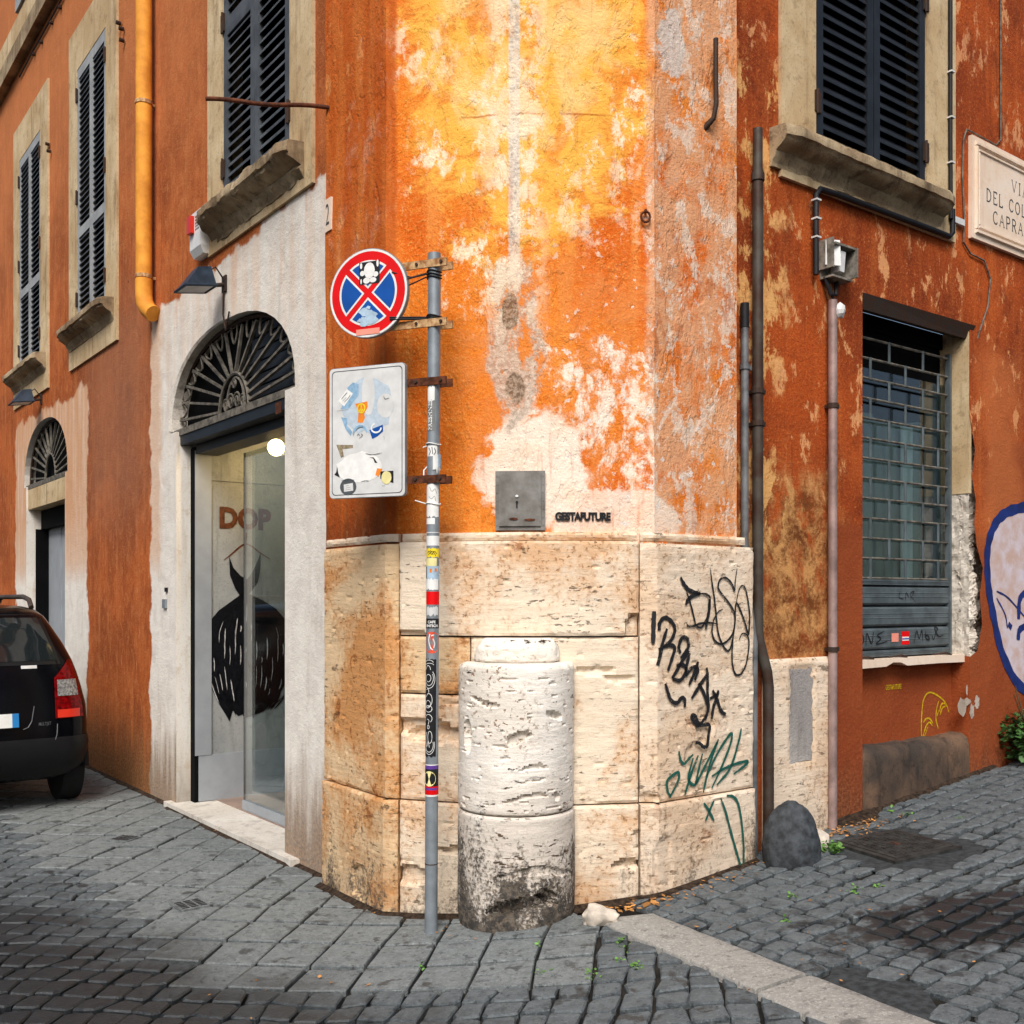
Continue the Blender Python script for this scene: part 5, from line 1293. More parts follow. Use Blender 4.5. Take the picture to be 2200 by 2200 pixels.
mb = MB(); mb.tube([FR(a0 + .03, .03, z0 + .02), FR(a0 + .06, .03, z0 - .06), FR(a0 + .09, .04, z0 - .11), FR(pd_, .05, z0 - .14), FR(pd_, .05, Rw(1789, 645, .05)[1] - .01)], .008, 6); mb.tube([FR(a0 + .02, .03, z0 + .01), FR(a0 + .05, .05, z0 - .09), FR(a0 + .11, .04, z0 - .08), FR(a0 + .13, .03, z0 + .01)], .012, 6); mb.build("wires", M['ink'], t)
# black conduits round the right window apron
cz = lambda px, py, n=.04: (lambda q: FR(q[0], n, q[1]))(Rw(px, py, n))
t = thing("window_conduit", "thick black cable conduit clipped under and beside the right window", "conduit", cz(1752, 560))
mb = MB(); mb.tube([cz(1753, 590), cz(1753, 500), cz(1753, 418), cz(1762, 406), cz(1800, 418), cz(1900, 455), cz(2000, 492), cz(2040, 508), cz(2047, 500), cz(2047, 450)], .017, 8); mb.tube([cz(2043, 470), cz(2042, 300), cz(2042, 100), cz(2042, -120)], .014, 8); mb.build("conduit", M['ink'], t, sharp=50)
for px, py in ((1754, 430), (1754, 470), (1754, 510), (2043, 155), (2043, 253), (2043, 350)):
    q = Rw(px, py, .04); MB().box(FR, q[0] - .021, q[0] + .021, .02, .059, q[1] - .005, q[1] + .005).build("cable_clip", M['boardwhite'], t)
q = Rw(2058, 475, .02); MB().box(FR, q[0] - .07, q[0] + .07, .002, .03, q[1] - .02, q[1] + .02).build("trunking", M['boardwhite'], t)
t = thing("thin_wire", "thin grey wire looping round the marble street plaque", "wire", cz(2073, 500, .015))
mb = MB(); w_ = .012
mb.tube([cz(2150, -120, w_), cz(2150, 100, w_), cz(2150, 300, w_), cz(2140, 312, w_), cz(2100, 290, w_), cz(2077, 278, w_), cz(2070, 300, w_), cz(2068, 380, w_), cz(2072, 470, w_), cz(2070, 520, w_), cz(2085, 545, w_), cz(2115, 560, w_), cz(2128, 600, w_), cz(2122, 660, w_), cz(2105, 710, w_), cz(2100, 728, -.004)], .006, 6); mb.build("wire", M['irongrey'], t)
# marble street plaque
(pa0, pz0), (_, pz1) = Rw(2080, 512), Rw(2080, 292); PW = 1.34
t = thing("street_plaque", "framed marble street name plaque lettered in thin roman capitals at the right edge", "plaque", FR(pa0 + PW / 2, 0, pz0))
MB().box(FR, pa0, pa0 + PW, .001, .028, pz0, pz1).build("slab", M['marble'], t)
for (d, w_, n) in ((.035, .028, .044), (.075, .022, .038)):
    mb = MB(); x0, x1, y0, y1 = pa0 + d, pa0 + PW - d, pz0 + d, pz1 - d
    for (a0, a1, b0, b1) in ((x0, x1, y0, y0 + w_), (x0, x1, y1 - w_, y1), (x0, x0 + w_, y0 + w_, y1 - w_), (x1 - w_, x1, y0 + w_, y1 - w_)):
        mb.hexa([FR(a0, .027, b0), FR(a1, .027, b0), FR(a1, .027, b1), FR(a0, .027, b1), FR(a0 + .006, n, b0 + .006), FR(a1 - .006, n, b0 + .006), FR(a1 - .006, n, b1 - .006), FR(a0 + .006, n, b1 - .006)])
    mb.build("moulding", M['marble'], t)
GL = {'V': [[(0, 1), (.5, 0)], [(.5, 0), (1, 1)], [(-.12, 1), (.14, 1)], [(.86, 1), (1.12, 1)]], 'I': [[(.3, 0), (.3, 1)], [(.1, 0), (.5, 0)], [(.1, 1), (.5, 1)]], 'A': [[(0, 0), (.5, 1)], [(.5, 1), (1, 0)], [(.2, .38), (.8, .38)], [(-.1, 0), (.15, 0)], [(.85, 0), (1.1, 0)]],
      'D': [[(.1, 0), (.1, 1)], [(0, 1), (.45, 1), (.85, .8), (.95, .5), (.85, .2), (.45, 0), (0, 0)]], 'E': [[(.1, 0), (.1, 1)], [(0, 1), (.75, 1), (.75, .88)], [(.1, .52), (.6, .52)], [(0, 0), (.78, 0), (.8, .14)]], 'L': [[(.1, 0), (.1, 1)], [(0, 1), (.25, 1)], [(0, 0), (.75, 0), (.78, .16)]],
      'C': [[(.95, .82), (.75, .97), (.5, 1), (.2, .85), (.05, .5), (.2, .15), (.5, 0), (.8, .04), (.95, .2)]], 'O': [[(.5, 1), (.15, .85), (0, .5), (.15, .15), (.5, 0), (.85, .15), (1, .5), (.85, .85), (.5, 1)]], 'G': [[(.95, .82), (.7, 1), (.4, .97), (.1, .75), (.05, .4), (.25, .08), (.6, 0), (.92, .12), (.92, .42), (.7, .42)]],
      'P': [[(.1, 0), (.1, 1)], [(0, 1), (.5, 1), (.8, .88), (.8, .6), (.5, .48), (.1, .48)], [(0, 0), (.25, 0)]], 'R': [[(.1, 0), (.1, 1)], [(0, 1), (.5, 1), (.78, .88), (.78, .62), (.5, .5), (.1, .5)], [(.45, .5), (.9, 0), (1.02, 0)], [(0, 0), (.25, 0)]], 'N': [[(.1, 0), (.1, 1)], [(.1, 1), (.9, 0)], [(.9, 0), (.9, 1)]]}
WID = {'I': .6, 'E': .8, 'L': .8, 'P': .85}
hl = .082
for word, px, py in (("VIA", 2174, 412), ("DEL COLLEGIO", 2119.5, 431), ("CAPRANICA", 2133.5, 479)):
    (x, z) = Rw(px, py, .028)
    if word == "VIA": z += .0
    for ch in word:
        if ch == ' ': x += .058; continue
        lb = MB()
        for s_ in GL[ch]:
            thin = abs(s_[0][0] - s_[-1][0]) > .2 and len(s_) == 2
            ribbon(lb, [(x + u_ * .058, z + v_ * hl) for u_, v_ in s_], .006 if thin else .009, lambda a, zz: FR(a, .0292, zz), 1, 3, wob=0)
        lb.build("letter", M['engrave'], t, fix=False)
        x += .058 * WID.get(ch, 1) + .030

t = thing("wall_cable", "thin dark cable sagging along the wall below the upper left string course", "cable", FL(*(lambda q: (q[0], .02, q[1]))(Lw(46, 166))))
mb = MB(); mb.tube([FL(*(lambda q: (q[0], .02, q[1]))(Lw(px, py))) for px, py in ((46, 166), (72, 116), (88, 88), (112, 45), (135, 3), (150, -30))], .009, 6); mb.build("cable", M['ink'], t)
for px, py in ((72, 116), (88, 90), (110, 48), (128, 15)):
    q = Lw(px, py, .02); MB().box(FL, q[0] - .02, q[0] + .02, .001, .034, q[1] - .012, q[1] + .012).build("cable_clip", M['iron'], t)
# ------------------------------------------------------------------ sign post
TH = R(22); ex, nx = Vector((math.cos(TH), -math.sin(TH))), Vector((-math.sin(TH), -math.cos(TH)))
pbx = at(926, 4.83); PB = Vector((pbx.x, pbx.y, ground_z(pbx.x) - .02)); ptx = at(933.5, 4.83); PT = Vector((ptx.x, ptx.y, hgt(545, 4.83)))
post = thing("sign_post", "sticker covered grey pole carrying a round no stopping sign and a peeled white board", "sign post", (PB.x, PB.y, 0))
def pole_at(z): return PB.lerp(PT, (z - PB.z) / (PT.z - PB.z))
mb = MB(); mb.tube([pole_at(PB.z + (PT.z - PB.z) * i / 12) for i in range(13)], .030, 20); mb.build("pole", M['polegrey'], post, sharp=50)
mb = MB(); mb.tube([pole_at(.35), pole_at(.354)], .0312, 20); mb.build("pole_joint", M['iron'], post)
mb = MB(); mb.tube([pole_at(.0), pole_at(.03)], [.045, .034], 14); mb.build("pole_foot", M['pipegrey'], post)
def SF(z): p = pole_at(z); return Frame((p.x, p.y), ex, nx)
CX = -.318
fs = SF(2.72)
zc_s = hgt(637, 4.95); RS = .211
sg = thing  # (kept short)
mb = MB(); ring = ellipse(0, 0, 1, 1, 48)
mb.prism([(CX + RS * x, zc_s + RS * z) for x, z in ring], fs, .036, .058); disc = mb.build("round_sign", M['polegrey'], post, sharp=40)
tag(disc, "round red and blue no stopping sign")
def layer(pts, n, name, mat): b = MB(); b.poly([fs(a, n, z) for a, z in pts]); return b.build(name, mat, disc, fix=False)
layer([(CX + RS * .985 * x, zc_s + RS * .985 * z) for x, z in ring], .0588, "white_border", M['signwhite'])
layer([(CX + RS * .935 * x, zc_s + RS * .935 * z) for x, z in ring], .0594, "red_field", M['signred'])
def wedge(phi, off, rad):
    be = 45 - math.degrees(math.asin(off / rad)); ap = off * math.sqrt(2)
    pts = [(ap * math.cos(R(phi)), ap * math.sin(R(phi)))] + [(rad * math.cos(R(phi - be + 2 * be * i / 12)), rad * math.sin(R(phi - be + 2 * be * i / 12))) for i in range(13)]
    return [(CX + RS * x, zc_s + RS * z) for x, z in pts]
for ph in (0, 90, 180, 270):
    layer(wedge(ph, .066, .735), .0600, "white_wedge", M['signwhite']); layer(wedge(ph, .108, .685), .0606, "blue_wedge", M['signblue'])
# stickers on the round sign (generic shapes)
def qd(x0, x1, y0, y1): return [(CX + RS * x0, zc_s + RS * y0), (CX + RS * x1, zc_s + RS * y0), (CX + RS * x1, zc_s + RS * y1), (CX + RS * x0, zc_s + RS * y1)]
layer(qd(-.22, .30, .20, .70), .0612, "sticker", M['ink'])
for (x, y, rx, ry) in ((.04, .5, .14, .18), (-.14, .45, .06, .06), (.2, .4, .07, .06), (-.03, .28, .09, .07), (.13, .28, .09, .06), (-.17, .62, .03, .07), (.25, .64, .03, .08), (-.17, .27, .02, .06)):
    layer([(CX + RS * (x + rx * u_), zc_s + RS * (y + ry * v_)) for u_, v_ in ellipse(0, 0, 1, 1, 14)], .0618, "sticker_print", M['paper'])
layer(qd(-.30, .30, -.93, -.80), .0612, "sticker", M['rust_o'])
for i, (x, y, s_) in enumerate(((-.1, -.42, .14), (.06, -.5, .16), (-.02, -.62, .2), (.16, -.6, .1), (-.18, -.6, .08), (0.02, -.33, .06))):
    layer([(CX + RS * (x + s_ * math.cos(q) * (1 + .3 * math.sin(3 * q + i))), zc_s + RS * (y + s_ * .6 * math.sin(q) * (1 + .3 * math.cos(4 * q + i)))) for q in [j * .45 for j in range(14)]], .0614 + i * .0003, "torn_paper", M['palegrey_st'])
# blank parking board
zb0, zb1 = hgt(1070, 4.93), hgt(789, 4.93); bw = .205; CB = -.322
def rrect(cx, hw, z0, z1, r, k=5):
    out = []
    for (sx, sz, a0) in ((1, 1, 0), (-1, 1, 90), (-1, -1, 180), (1, -1, 270)):
        cx_, cz_ = cx + sx * (hw - r), (z1 - r) if sz > 0 else (z0 + r)
        out += [(cx_ + r * math.cos(R(a0 + 90 * i / k)), cz_ + r * math.sin(R(a0 + 90 * i / k))) for i in range(k + 1)]
    return out
fs2 = SF(2.1)
mb = MB(); mb.prism(rrect(CB, bw, zb0, zb1, .02), fs2, .036, .058); board = mb.build("white_board", M['polegrey'], post, sharp=40)
tag(board, "peeled white parking board with torn stickers")
def bl(pts, n, name, mat): b = MB(); b.poly([fs2(a, n, z) for a, z in pts]); return b.build(name, mat, board, fix=False)
bl(rrect(CB, bw - .002, zb0 + .002, zb1 - .002, .019), .0585, "board_face", M['boardwhite'])
ln = MB(); o_, i_ = rrect(CB, bw - .014, zb0 + .014, zb1 - .014, .02), rrect(CB, bw - .018, zb0 + .018, zb1 - .018, .018)
for i in range(len(o_)):
    j = (i + 1) % len(o_); ln.poly([fs2(o_[i][0], .059, o_[i][1]), fs2(o_[j][0], .059, o_[j][1]), fs2(i_[j][0], .059, i_[j][1]), fs2(i_[i][0], .059, i_[i][1])])
ln.build("board_line", M['darkpaint'], board, fix=False)
BX = lambda x: CB - bw + (x - 100) / 940 * 2 * bw      # survey of the board's face
BZ = lambda y: zb1 - (y - 130) / 1620 * (zb1 - zb0)
def bp(pts, n, name, mat): return bl([(BX(x), BZ(y)) for x, y in pts], n, name, mat)
def ragged(cx, cy, rx, ry, sd, k=22, am=.22): return [(cx + rx * math.cos(2 * math.pi * i / k) * (1 + am * noise.noise(Vector((i * .9, sd, 0)))), cy + ry * math.sin(2 * math.pi * i / k) * (1 + am * noise.noise(Vector((sd, i * .8, 3))))) for i in range(k)]
M['fadedblue'] = plain("faded_blue_print", lin(186, 200, 212), .55, 0, .05, 40, 0, 40, .4)
bp(ragged(580, 620, 320, 340, 1, 26), .0592, "faded_print", M['fadedblue'])
bp(ragged(590, 480, 80, 260, 4), .0595, "torn_paper", M['boardwhite']); bp(ragged(800, 640, 100, 150, 6), .0595, "torn_paper", M['boardwhite'])
M['midblue'] = plain("peeling_blue_print", lin(140, 176, 204), .55, 0, .1, 50, 0, 40, .4)
bp([(330, 380), (400, 320), (470, 350), (470, 480), (350, 640), (240, 640), (320, 520)], .0596, "faded_print", M['midblue'])
bp([(250, 740), (330, 760), (330, 850), (390, 930), (370, 980), (310, 900)], .0596, "faded_print", M['midblue'])
bp([(325, 395), (400, 460), (290, 610), (215, 540)], .06, "sticker", M['paper'])
bp([(430, 590), (580, 570), (585, 640), (540, 720), (550, 770), (520, 830), (460, 820), (470, 700)], .06, "sticker", M['orange_st'])
rb = MB(); 
for s_ in ([(505 + 45 * math.cos(i * .52), 650 + 55 * math.sin(i * .52)) for i in range(13)], [(505, 600), (505, 700)], [(505, 650), (475, 690)], [(505, 650), (535, 690)]): ribbon(rb, [(BX(x), BZ(y)) for x, y in s_], .006, lambda a, z: fs2(a, .0606, z), 1, 3, wob=0)
rb.build("sticker_print", M['yellow_st'], board, fix=False)
bp([(605, 925), (770, 870), (775, 950), (700, 1010), (640, 1035)], .06, "sticker", M['signblue'])
rb = MB(); ribbon(rb, [(BX(690 + 60 * math.cos(i * .4)), BZ(905 + 55 * math.sin(i * .4))) for i in range(12)], .008, lambda a, z: fs2(a, .0606, z), 1, 3, wob=0); rb.build("sticker_print", M['paper'], board, fix=False)
rb = MB(); ribbon(rb, [(BX(490 + 85 * math.cos(3 + i * .35)), BZ(970 + 100 * math.sin(3 + i * .35))) for i in range(10)], .012, lambda a, z: fs2(a, .0599, z), .3, 3); rb.build("torn_edge", M['midblue'], board, fix=False)
M['brown_st'] = plain("brown_tear", lin(150, 136, 110), .7, 0, .2, 60, 0, 40, .3)
bp([(190, 1080), (400, 1095), (400, 1130), (270, 1140), (285, 1230), (250, 1245)], .0596, "torn_paper", M['brown_st'])
bp(ragged(480, 1380, 280, 190, 9), .0594, "torn_paper", M['paper'])
bp([(605, 1260), (660, 1265), (705, 1335), (670, 1330), (655, 1280)], .06, "torn_edge", M['ink']); bp([(200, 1350), (215, 1430), (235, 1490), (165, 1450), (190, 1420)], .06, "torn_edge", M['ink'])
bp(ellipse(340, 1610, 103, 103, 22), .06, "sticker", M['darkpaint']); bp([(285, 1580), (400, 1565), (405, 1660), (290, 1670)], .0606, "sticker_print", M['boardwhite'])
bp([(740, 1440), (900, 1440), (900, 1590), (740, 1530)], .06, "sticker", M['ink']); bp(ragged(815, 1520, 62, 80, 12, 16, .1), .0606, "sticker_print", M['cream_st']); bp([(700, 1400), (765, 1410), (715, 1505), (680, 1480)], .06, "sticker", M['orange_st'])
rb = MB()
for s_ in ([(255, 520), (300, 470), (330, 440)], [(270, 545), (320, 500)], [(290, 560), (345, 510), (370, 470)], [(455, 985), (470, 965), (490, 985)], [(500, 960), (520, 985), (480, 1020)], [(430, 930), (470, 890), (530, 880)], [(760, 1620), (800, 1615)], [(780, 520), (800, 560), (850, 550)],
           [(310, 1600), (350, 1595)], [(310, 1625), (370, 1618)], [(310, 1650), (380, 1640)], [(260, 1530), (340, 1520), (420, 1530)], [(200, 660), (340, 650)], [(560, 1210), (640, 1230), (760, 1215)], [(500, 1555), (560, 1545), (600, 1550)], [(790, 1050), (785, 1010)]):
    ribbon(rb, [(BX(x), BZ(y)) for x, y in s_], .0028, lambda a, z: fs2(a, .0612, z), .4, 3)
tag(rb.build("sticker_scribble", M['darkpaint'], board, fix=False), kind="stuff")
# brackets, bolts, wire ties
def bracket(z, x0, mat='bracket', tilt=0.0):
    f = SF(z); mb = MB(); mb.hexa([f(x0, .022, z - .019 + tilt), f(.078, .022, z - .019), f(.078, .034, z - .019), f(x0, .034, z - .019 + tilt), f(x0, .022, z + .017 + tilt), f(.078, .022, z + .017), f(.078, .034, z + .017), f(x0, .034, z + .017 + tilt)])
    b = mb.build("bracket", M[mat], post)
    mb = MB(); mb.box(f, -.03, .078, -.042, -.03, z - .019, z + .017); mb.build("bracket_back", M[mat], b)
    for x in (-.075, .052):
        k = MB(); k.tube([f(x, .03, z), f(x, .042, z)], .0075, 6); k.build("bolt", M['iron'], b)
for y, m_ in ((569, 'bracket'), (696, 'bracket'), (821, 'rust'), (1030, 'rust')): bracket(hgt(y, 4.83), -.32 if y < 800 else -.34, m_)
def tie(y0, pts, mat='ink', r=.0035):
    z0 = hgt(y0, 4.83); p = pole_at(z0); mb = MB()
    loop = [Vector((p.x + .0335 * math.cos(q), p.y + .0335 * math.sin(q), z0 + .004 * math.sin(q * 2))) for q in [i * math.pi / 8 for i in range(17)]]
    mb.tube(loop, r, 6); f = SF(z0)
    for s_ in pts: mb.tube([f(x, n, hgt(y, 4.83)) for x, n, y in s_], r, 6)
    mb.build("wire_tie", M[mat], post)
tie(585, [[(-.03, .02, 588), (-.1, .04, 596), (-.19, .064, 583)], [(-.03, .02, 590), (-.12, .05, 600)]]); tie(592, [[(-.03, .02, 596), (-.13, .05, 617)]]); tie(598, [])
tie(681, [[(-.03, .02, 683), (-.1, .04, 682), (-.20, .064, 680)], [(-.03, .02, 686), (-.1, .04, 686), (-.20, .064, 684)]], r=.0045); tie(685, [])
tie(955, [[(-.03, -.005, 956), (-.055, .0, 960)]], 'paper', .003); tie(1083, [[(-.03, -.005, 1083), (-.09, .01, 1074)]], 'paper', .003)
tb2 = MB(); z0 = hgt(1015, 4.83); f = SF(z0); tb2.tube([f(-.03, .0, z0 + .03), f(-.045, .01, z0 + .01), f(-.04, .02, z0 - .02), f(-.025, .028, z0 - .035)], .0035, 6); tb2.build("wire_tie", M['paper'], post)
# stickers wrapped round the pole
def wrap(y0, y1, q0, q1, r, name, mat, k=10, rag=0.0):
    """y in survey px, q angles round the pole in degrees (0 = towards the viewer, + right)"""
    z0, z1 = hgt(y1, 4.8), hgt(y0, 4.8); mb = MB(); L_ = []
    for i in range(k + 1):
        q = R(q0 + (q1 - q0) * i / k); a, b = pole_at(z0), pole_at(z1)
        e = rag * noise.noise(Vector((i * .9, y0, 0))); e2 = rag * noise.noise(Vector((i * .9, y1, 5)))
        L_.append((mb.vert((a.x + r * math.sin(q), a.y - r * math.cos(q), z0 + e2)), mb.vert((b.x + r * math.sin(q), b.y - r * math.cos(q), z1 + e))))
    for a, b in zip(L_, L_[1:]): mb.face((a[0], b[0], b[1], a[1]))
    return mb.build(name, M[mat], post, fix=False)
def pfn(r, q_off=0.0):
    def g(x, z): p = pole_at(z); q = x / .03 + q_off; return Vector((p.x + r * math.sin(q), p.y - r * math.cos(q), z))
    return g
def inkw(strokes, wd, mat, r=.0318):
    mb = MB()
    for s_ in strokes: ribbon(mb, [(x, hgt(y, 4.8)) for x, y in s_], wd, pfn(r), 1, 3, wob=0)
    return mb.build("sticker_print", M[mat], post, fix=False)
M['greytape'] = plain("grey_sticker", lin(120, 122, 122), .5, 0, .08, 30, 0, 40, .4)
wrap(832, 926, -72, 15, .0305, "sticker", 'greytape'); wrap(830, 860, -60, 12, .031, "sticker", 'paper', rag=.012)
tb3 = MB(); zt = hgt(924, 4.8); g_ = pfn(.0312)
text_to(tb3, "FRESHNESS", .034, lambda x, y: g_(-.006 - y * .9 + .0 - .0, zt + x), .0006, .92); 
for i in range(len(tb3.v)): pass
tb3.build("sticker_print", M['paper'], post, fix=False)
wrap(957, 980, -62, 40, .0306, "sticker", 'paper'); inkw([[(-.02, 962), (-.012, 970), (-.02, 978)], [(-.005, 960), (-.001, 975)], [(.006, 962), (.012, 970), (.004, 977)], [(-.015, 972), (.01, 966)]], .003, 'ink')
wrap(978, 1010, 0, 88, .034, "torn_paper", 'paper', rag=.03); wrap(975, 1003, 40, 95, .036, "torn_paper", 'palegrey_st', rag=.02)
wrap(1040, 1110, -88, 60, .0306, "torn_paper", 'paper', rag=.012); inkw([[(-.015, 1046), (-.004, 1056), (.01, 1050), (.018, 1060)], [(-.02, 1066), (-.006, 1072), (.008, 1066), (.012, 1076)]], .0018, 'irongrey', .0312)
wrap(1113, 1126, -88, 20, .0306, "sticker", 'paper'); wrap(1143, 1144.5, -88, 88, .0306, "sticker", 'paper'); wrap(1151, 1172, -88, 80, .0306, "sticker", 'paper')
wrap(1178, 1197, -75, 70, .0306, "sticker", 'yellow_st', rag=.008); inkw([[(-.025, 1188), (-.015, 1184), (-.004, 1191), (.008, 1184), (.02, 1190)], [(-.02, 1192), (.0, 1184), (.015, 1194)], [(-.01, 1182), (.004, 1192)]], .003, 'ink', .0312)
wrap(1199, 1216, -88, 40, .0306, "sticker", 'cream_st'); wrap(1216, 1247, -88, 80, .0306, "sticker", 'palegrey_st'); wrap(1222, 1230, -25, -5, .0312, "sticker_print", 'orange_st'); wrap(1221, 1228, 20, 40, .0312, "sticker_print", 'orange_st'); wrap(1217, 1242, -88, -60, .0312, "sticker_print", 'ink')
wrap(1244, 1267, -80, 60, .0312, "sticker", 'paper', rag=.01)
wrap(1271, 1299, -88, 88, .0307, "sticker", 'signred'); inkw([[(-.028, 1288), (.028, 1288)], [(-.028, 1283), (.028, 1284)], [(-.028, 1298), (.028, 1298)]], .0016, 'ink', .0313)
wrap(1304, 1322, -60, 60, .0306, "torn_paper", 'boardwhite', rag=.02)
wrap(1329, 1350, -88, 80, .0307, "sticker", 'ink')
tb4 = MB(); g4 = pfn(.0313); zz4 = hgt(1339, 4.8); text_to(tb4, "CAFE", .017, lambda x, y: g4(-.022 + x, zz4 + y), .0006, .95); zz5 = hgt(1347, 4.8); text_to(tb4, "ENTSCH", .016, lambda x, y: g4(-.03 + x, zz5 + y), .0006, .95); tb4.build("sticker_print", M['paper'], post, fix=False)
M['orangered'] = plain("orange_red_sticker", lin(234, 78, 36), .5, 0, .12, 40, 0, 40, .4)
def wrap_oval(y0, y1, q0, q1, r, mat):
    mb = MB(); c = mb.vert(pfn(r)(R((q0 + q1) / 2) * .03, hgt((y0 + y1) / 2, 4.8))); ids = [mb.vert(pfn(r)(.03 * R((q0 + q1) / 2 + (q1 - q0) / 2 * math.cos(i * .3307)), hgt((y0 + y1) / 2 + (y1 - y0) / 2 * math.sin(i * .3307), 4.8))) for i in range(19)]
    for a, b in zip(ids, ids[1:] + ids[:1]): mb.face((c, a, b))
    return mb.build("sticker", M[mat], post, fix=False)
wrap_oval(1357, 1404, -86, 80, .0307, 'orangered'); inkw([[(-.01, 1362), (-.016, 1376), (-.006, 1392), (.004, 1396)], [(.004, 1372), (.012, 1382), (.008, 1392)], [(-.004, 1366), (.008, 1364)]], .005, 'paper', .0313)
wrap(1416, 1626, -88, 40, .0307, "sticker", 'ink', rag=.01)
ring2 = lambda cx, cy, rx, ry, q0=0, q1=6.4, k=14: [(cx + rx * math.cos(q0 + (q1 - q0) * i / k), cy + ry * math.sin(q0 + (q1 - q0) * i / k)) for i in range(k + 1)]
inkw([ring2(-.017, 1457, .013, 8), ring2(-.014, 1457, .021, 16, -.6, 2.6), ring2(-.014, 1459, .028, 20, -.9, 2.7), ring2(-.014, 1424, .02, 6, 3.3, 6.2), ring2(-.012, 1430, .022, 5, 3.5, 6), ring2(-.018, 1440, .012, 10, 3.3, 6.2),
      [(-.028, 1482), (-.016, 1480), (-.014, 1488)], ring2(-.014, 1504, .016, 14, 3.6, 8.2), ring2(-.018, 1513, .013, 8), ring2(-.016, 1523, .018, 7), [(-.03, 1521), (.0, 1524)], ring2(-.016, 1544, .018, 9, 2.6, 7.2), [(-.016, 1556), (-.012, 1548), (-.022, 1545)], ring2(-.016, 1562, .005, 4),
      ring2(-.008, 1584, .01, 13, .3, 6.5), ring2(-.02, 1590, .01, 18, 2, 4.4), ring2(-.012, 1600, .02, 16, -.4, 2.6), ring2(-.012, 1600, .026, 21, -.3, 2.6), [(-.022, 1604), (-.016, 1592), (-.01, 1606)]], .0022, 'paper', .0314)
wrap(1643, 1712, -88, 88, .0306, "sticker", 'paper'); wrap(1645, 1653, -86, 86, .0312, "sticker_print", 'purple_st'); wrap(1653, 1690, -86, 86, .0312, "sticker_print", 'ink'); wrap_oval(1657, 1690, -80, 40, .0317, 'cream_st'); wrap(1690, 1708, -86, 86, .0316, "sticker_print", 'signred'); wrap(1693, 1698, -70, 50, .0319, "sticker_print", 'purple_st')

# ------------------------------------------------------------------ parked car
FK = Frame(OL + TL * 2.80 + NL * 1.28, TL, NL)
car = thing("parked_car", "shiny black small hatchback parked close to the left wall, seen from behind", "car", FK(1.7, 0, 0))
SLC = [(.24, .14, 3.40, .66, .16), (.34, .06, 3.50, .75, .18), (.48, .03, 3.54, .785, .2), (.62, .03, 3.54, .79, .2), (.78, .05, 3.50, .785, .2), (.92, .07, 3.36, .755, .2), (1.02, .09, 2.85, .73, .2), (1.12, .12, 2.55, .70, .2), (1.25, .17, 2.38, .645, .2), (1.38, .23, 2.22, .575, .2), (1.46, .28, 2.1, .53, .2), (1.51, .36, 1.98, .48, .2), (1.535, .48, 1.85, .42, .2), (1.545, .75, 1.6, .3, .15)]
def slc(z):
    for p, q in zip(SLC, SLC[1:]):
        if z <= q[0]: 
            t = max(0, (z - p[0]) / (q[0] - p[0])); return [p[i] + (q[i] - p[i]) * t for i in range(5)]
    return list(SLC[-1])
def rear_x(z, n):
    _, xr, xf, hw, r = slc(z); k = abs(n) - (hw - r); bow = .035 * (n / hw) ** 2
    return xr + bow + (r - math.sqrt(max(0, r * r - k * k)) if k > 0 else 0)
def car_slice(z, grow=0.0):
    _, xr, xf, hw, r = slc(z); xr -= grow; xf += grow; hw += grow; out = []
    k = 7
    for i in range(k + 1):
        t = R(90 * i / k); n = -(hw - r) - r * math.sin(R(90) - t) ; 
        out.append((xr + .035 * (min(abs(n), hw) / hw) ** 2 + r - r * math.sin(t), n))
    for i in range(1, 8): n = -(hw - r) + 2 * (hw - r) * i / 8; out.append((xr + .035 * (n / hw) ** 2, n))
    for i in range(k + 1):
        t = R(90 * i / k); n = (hw - r) + r * math.sin(t); out.append((xr + .035 * (min(abs(n), hw) / hw) ** 2 + r - r * math.cos(t), n))
    for i in range(k + 1): t = R(90 * i / k); out.append((xf - r + r * math.sin(t), (hw - r) + r * math.cos(t)))
    for i in range(k + 1): t = R(90 * i / k); out.append((xf - r + r * math.cos(t), -(hw - r) - r * math.sin(t)))
    return out
mb = MB(); rows = []
zl = [.24, .29, .34, .41, .48, .55, .62, .70, .78, .85, .92, .97, 1.02, 1.07, 1.12, 1.18, 1.25, 1.32, 1.38, 1.42, 1.46, 1.49, 1.51, 1.525, 1.535, 1.545]
for z in zl: rows.append([mb.vert(FK(a, n, z)) for a, n in car_slice(z)])
for r0, r1 in zip(rows, rows[1:]):
    for i in range(len(r0)): j = (i + 1) % len(r0); mb.face((r0[i], r0[j], r1[j], r1[i]))
mb.face(rows[0][::-1]); mb.face(rows[-1]); body = mb.build("body", M['carpaint'], car, sharp=50)
def rear_patch(name, pts_fn, mat, z0, z1, off, kn=12, kz=8, parent=None, label=None):
    """patch that follows the tail; pts_fn(v) gives (n0, n1) at height fraction v"""
    mb = MB(); g = []
    for j in range(kz + 1):
        v = j / kz; z = z0 + (z1 - z0) * v; n0, n1 = pts_fn(v)
        g.append([mb.vert(FK(rear_x(z, n0 + (n1 - n0) * i / kn) - off, n0 + (n1 - n0) * i / kn, z)) for i in range(kn + 1)])
    for j in range(kz):
        for i in range(kn): mb.face((g[j][i], g[j][i + 1], g[j + 1][i + 1], g[j + 1][i]))
    return tag(mb.build(name, M[mat], parent or car, fix=False, smooth=True), label)
gl = NT("car_glass"); gl.put(gl.bsdf.inputs["Base Color"], (.012, .016, .018, 1)); gl.put(gl.bsdf.inputs["Roughness"], .04); gl.put(gl.bsdf.inputs["Specular IOR Level"], .7); M['carglass'] = gl.mat
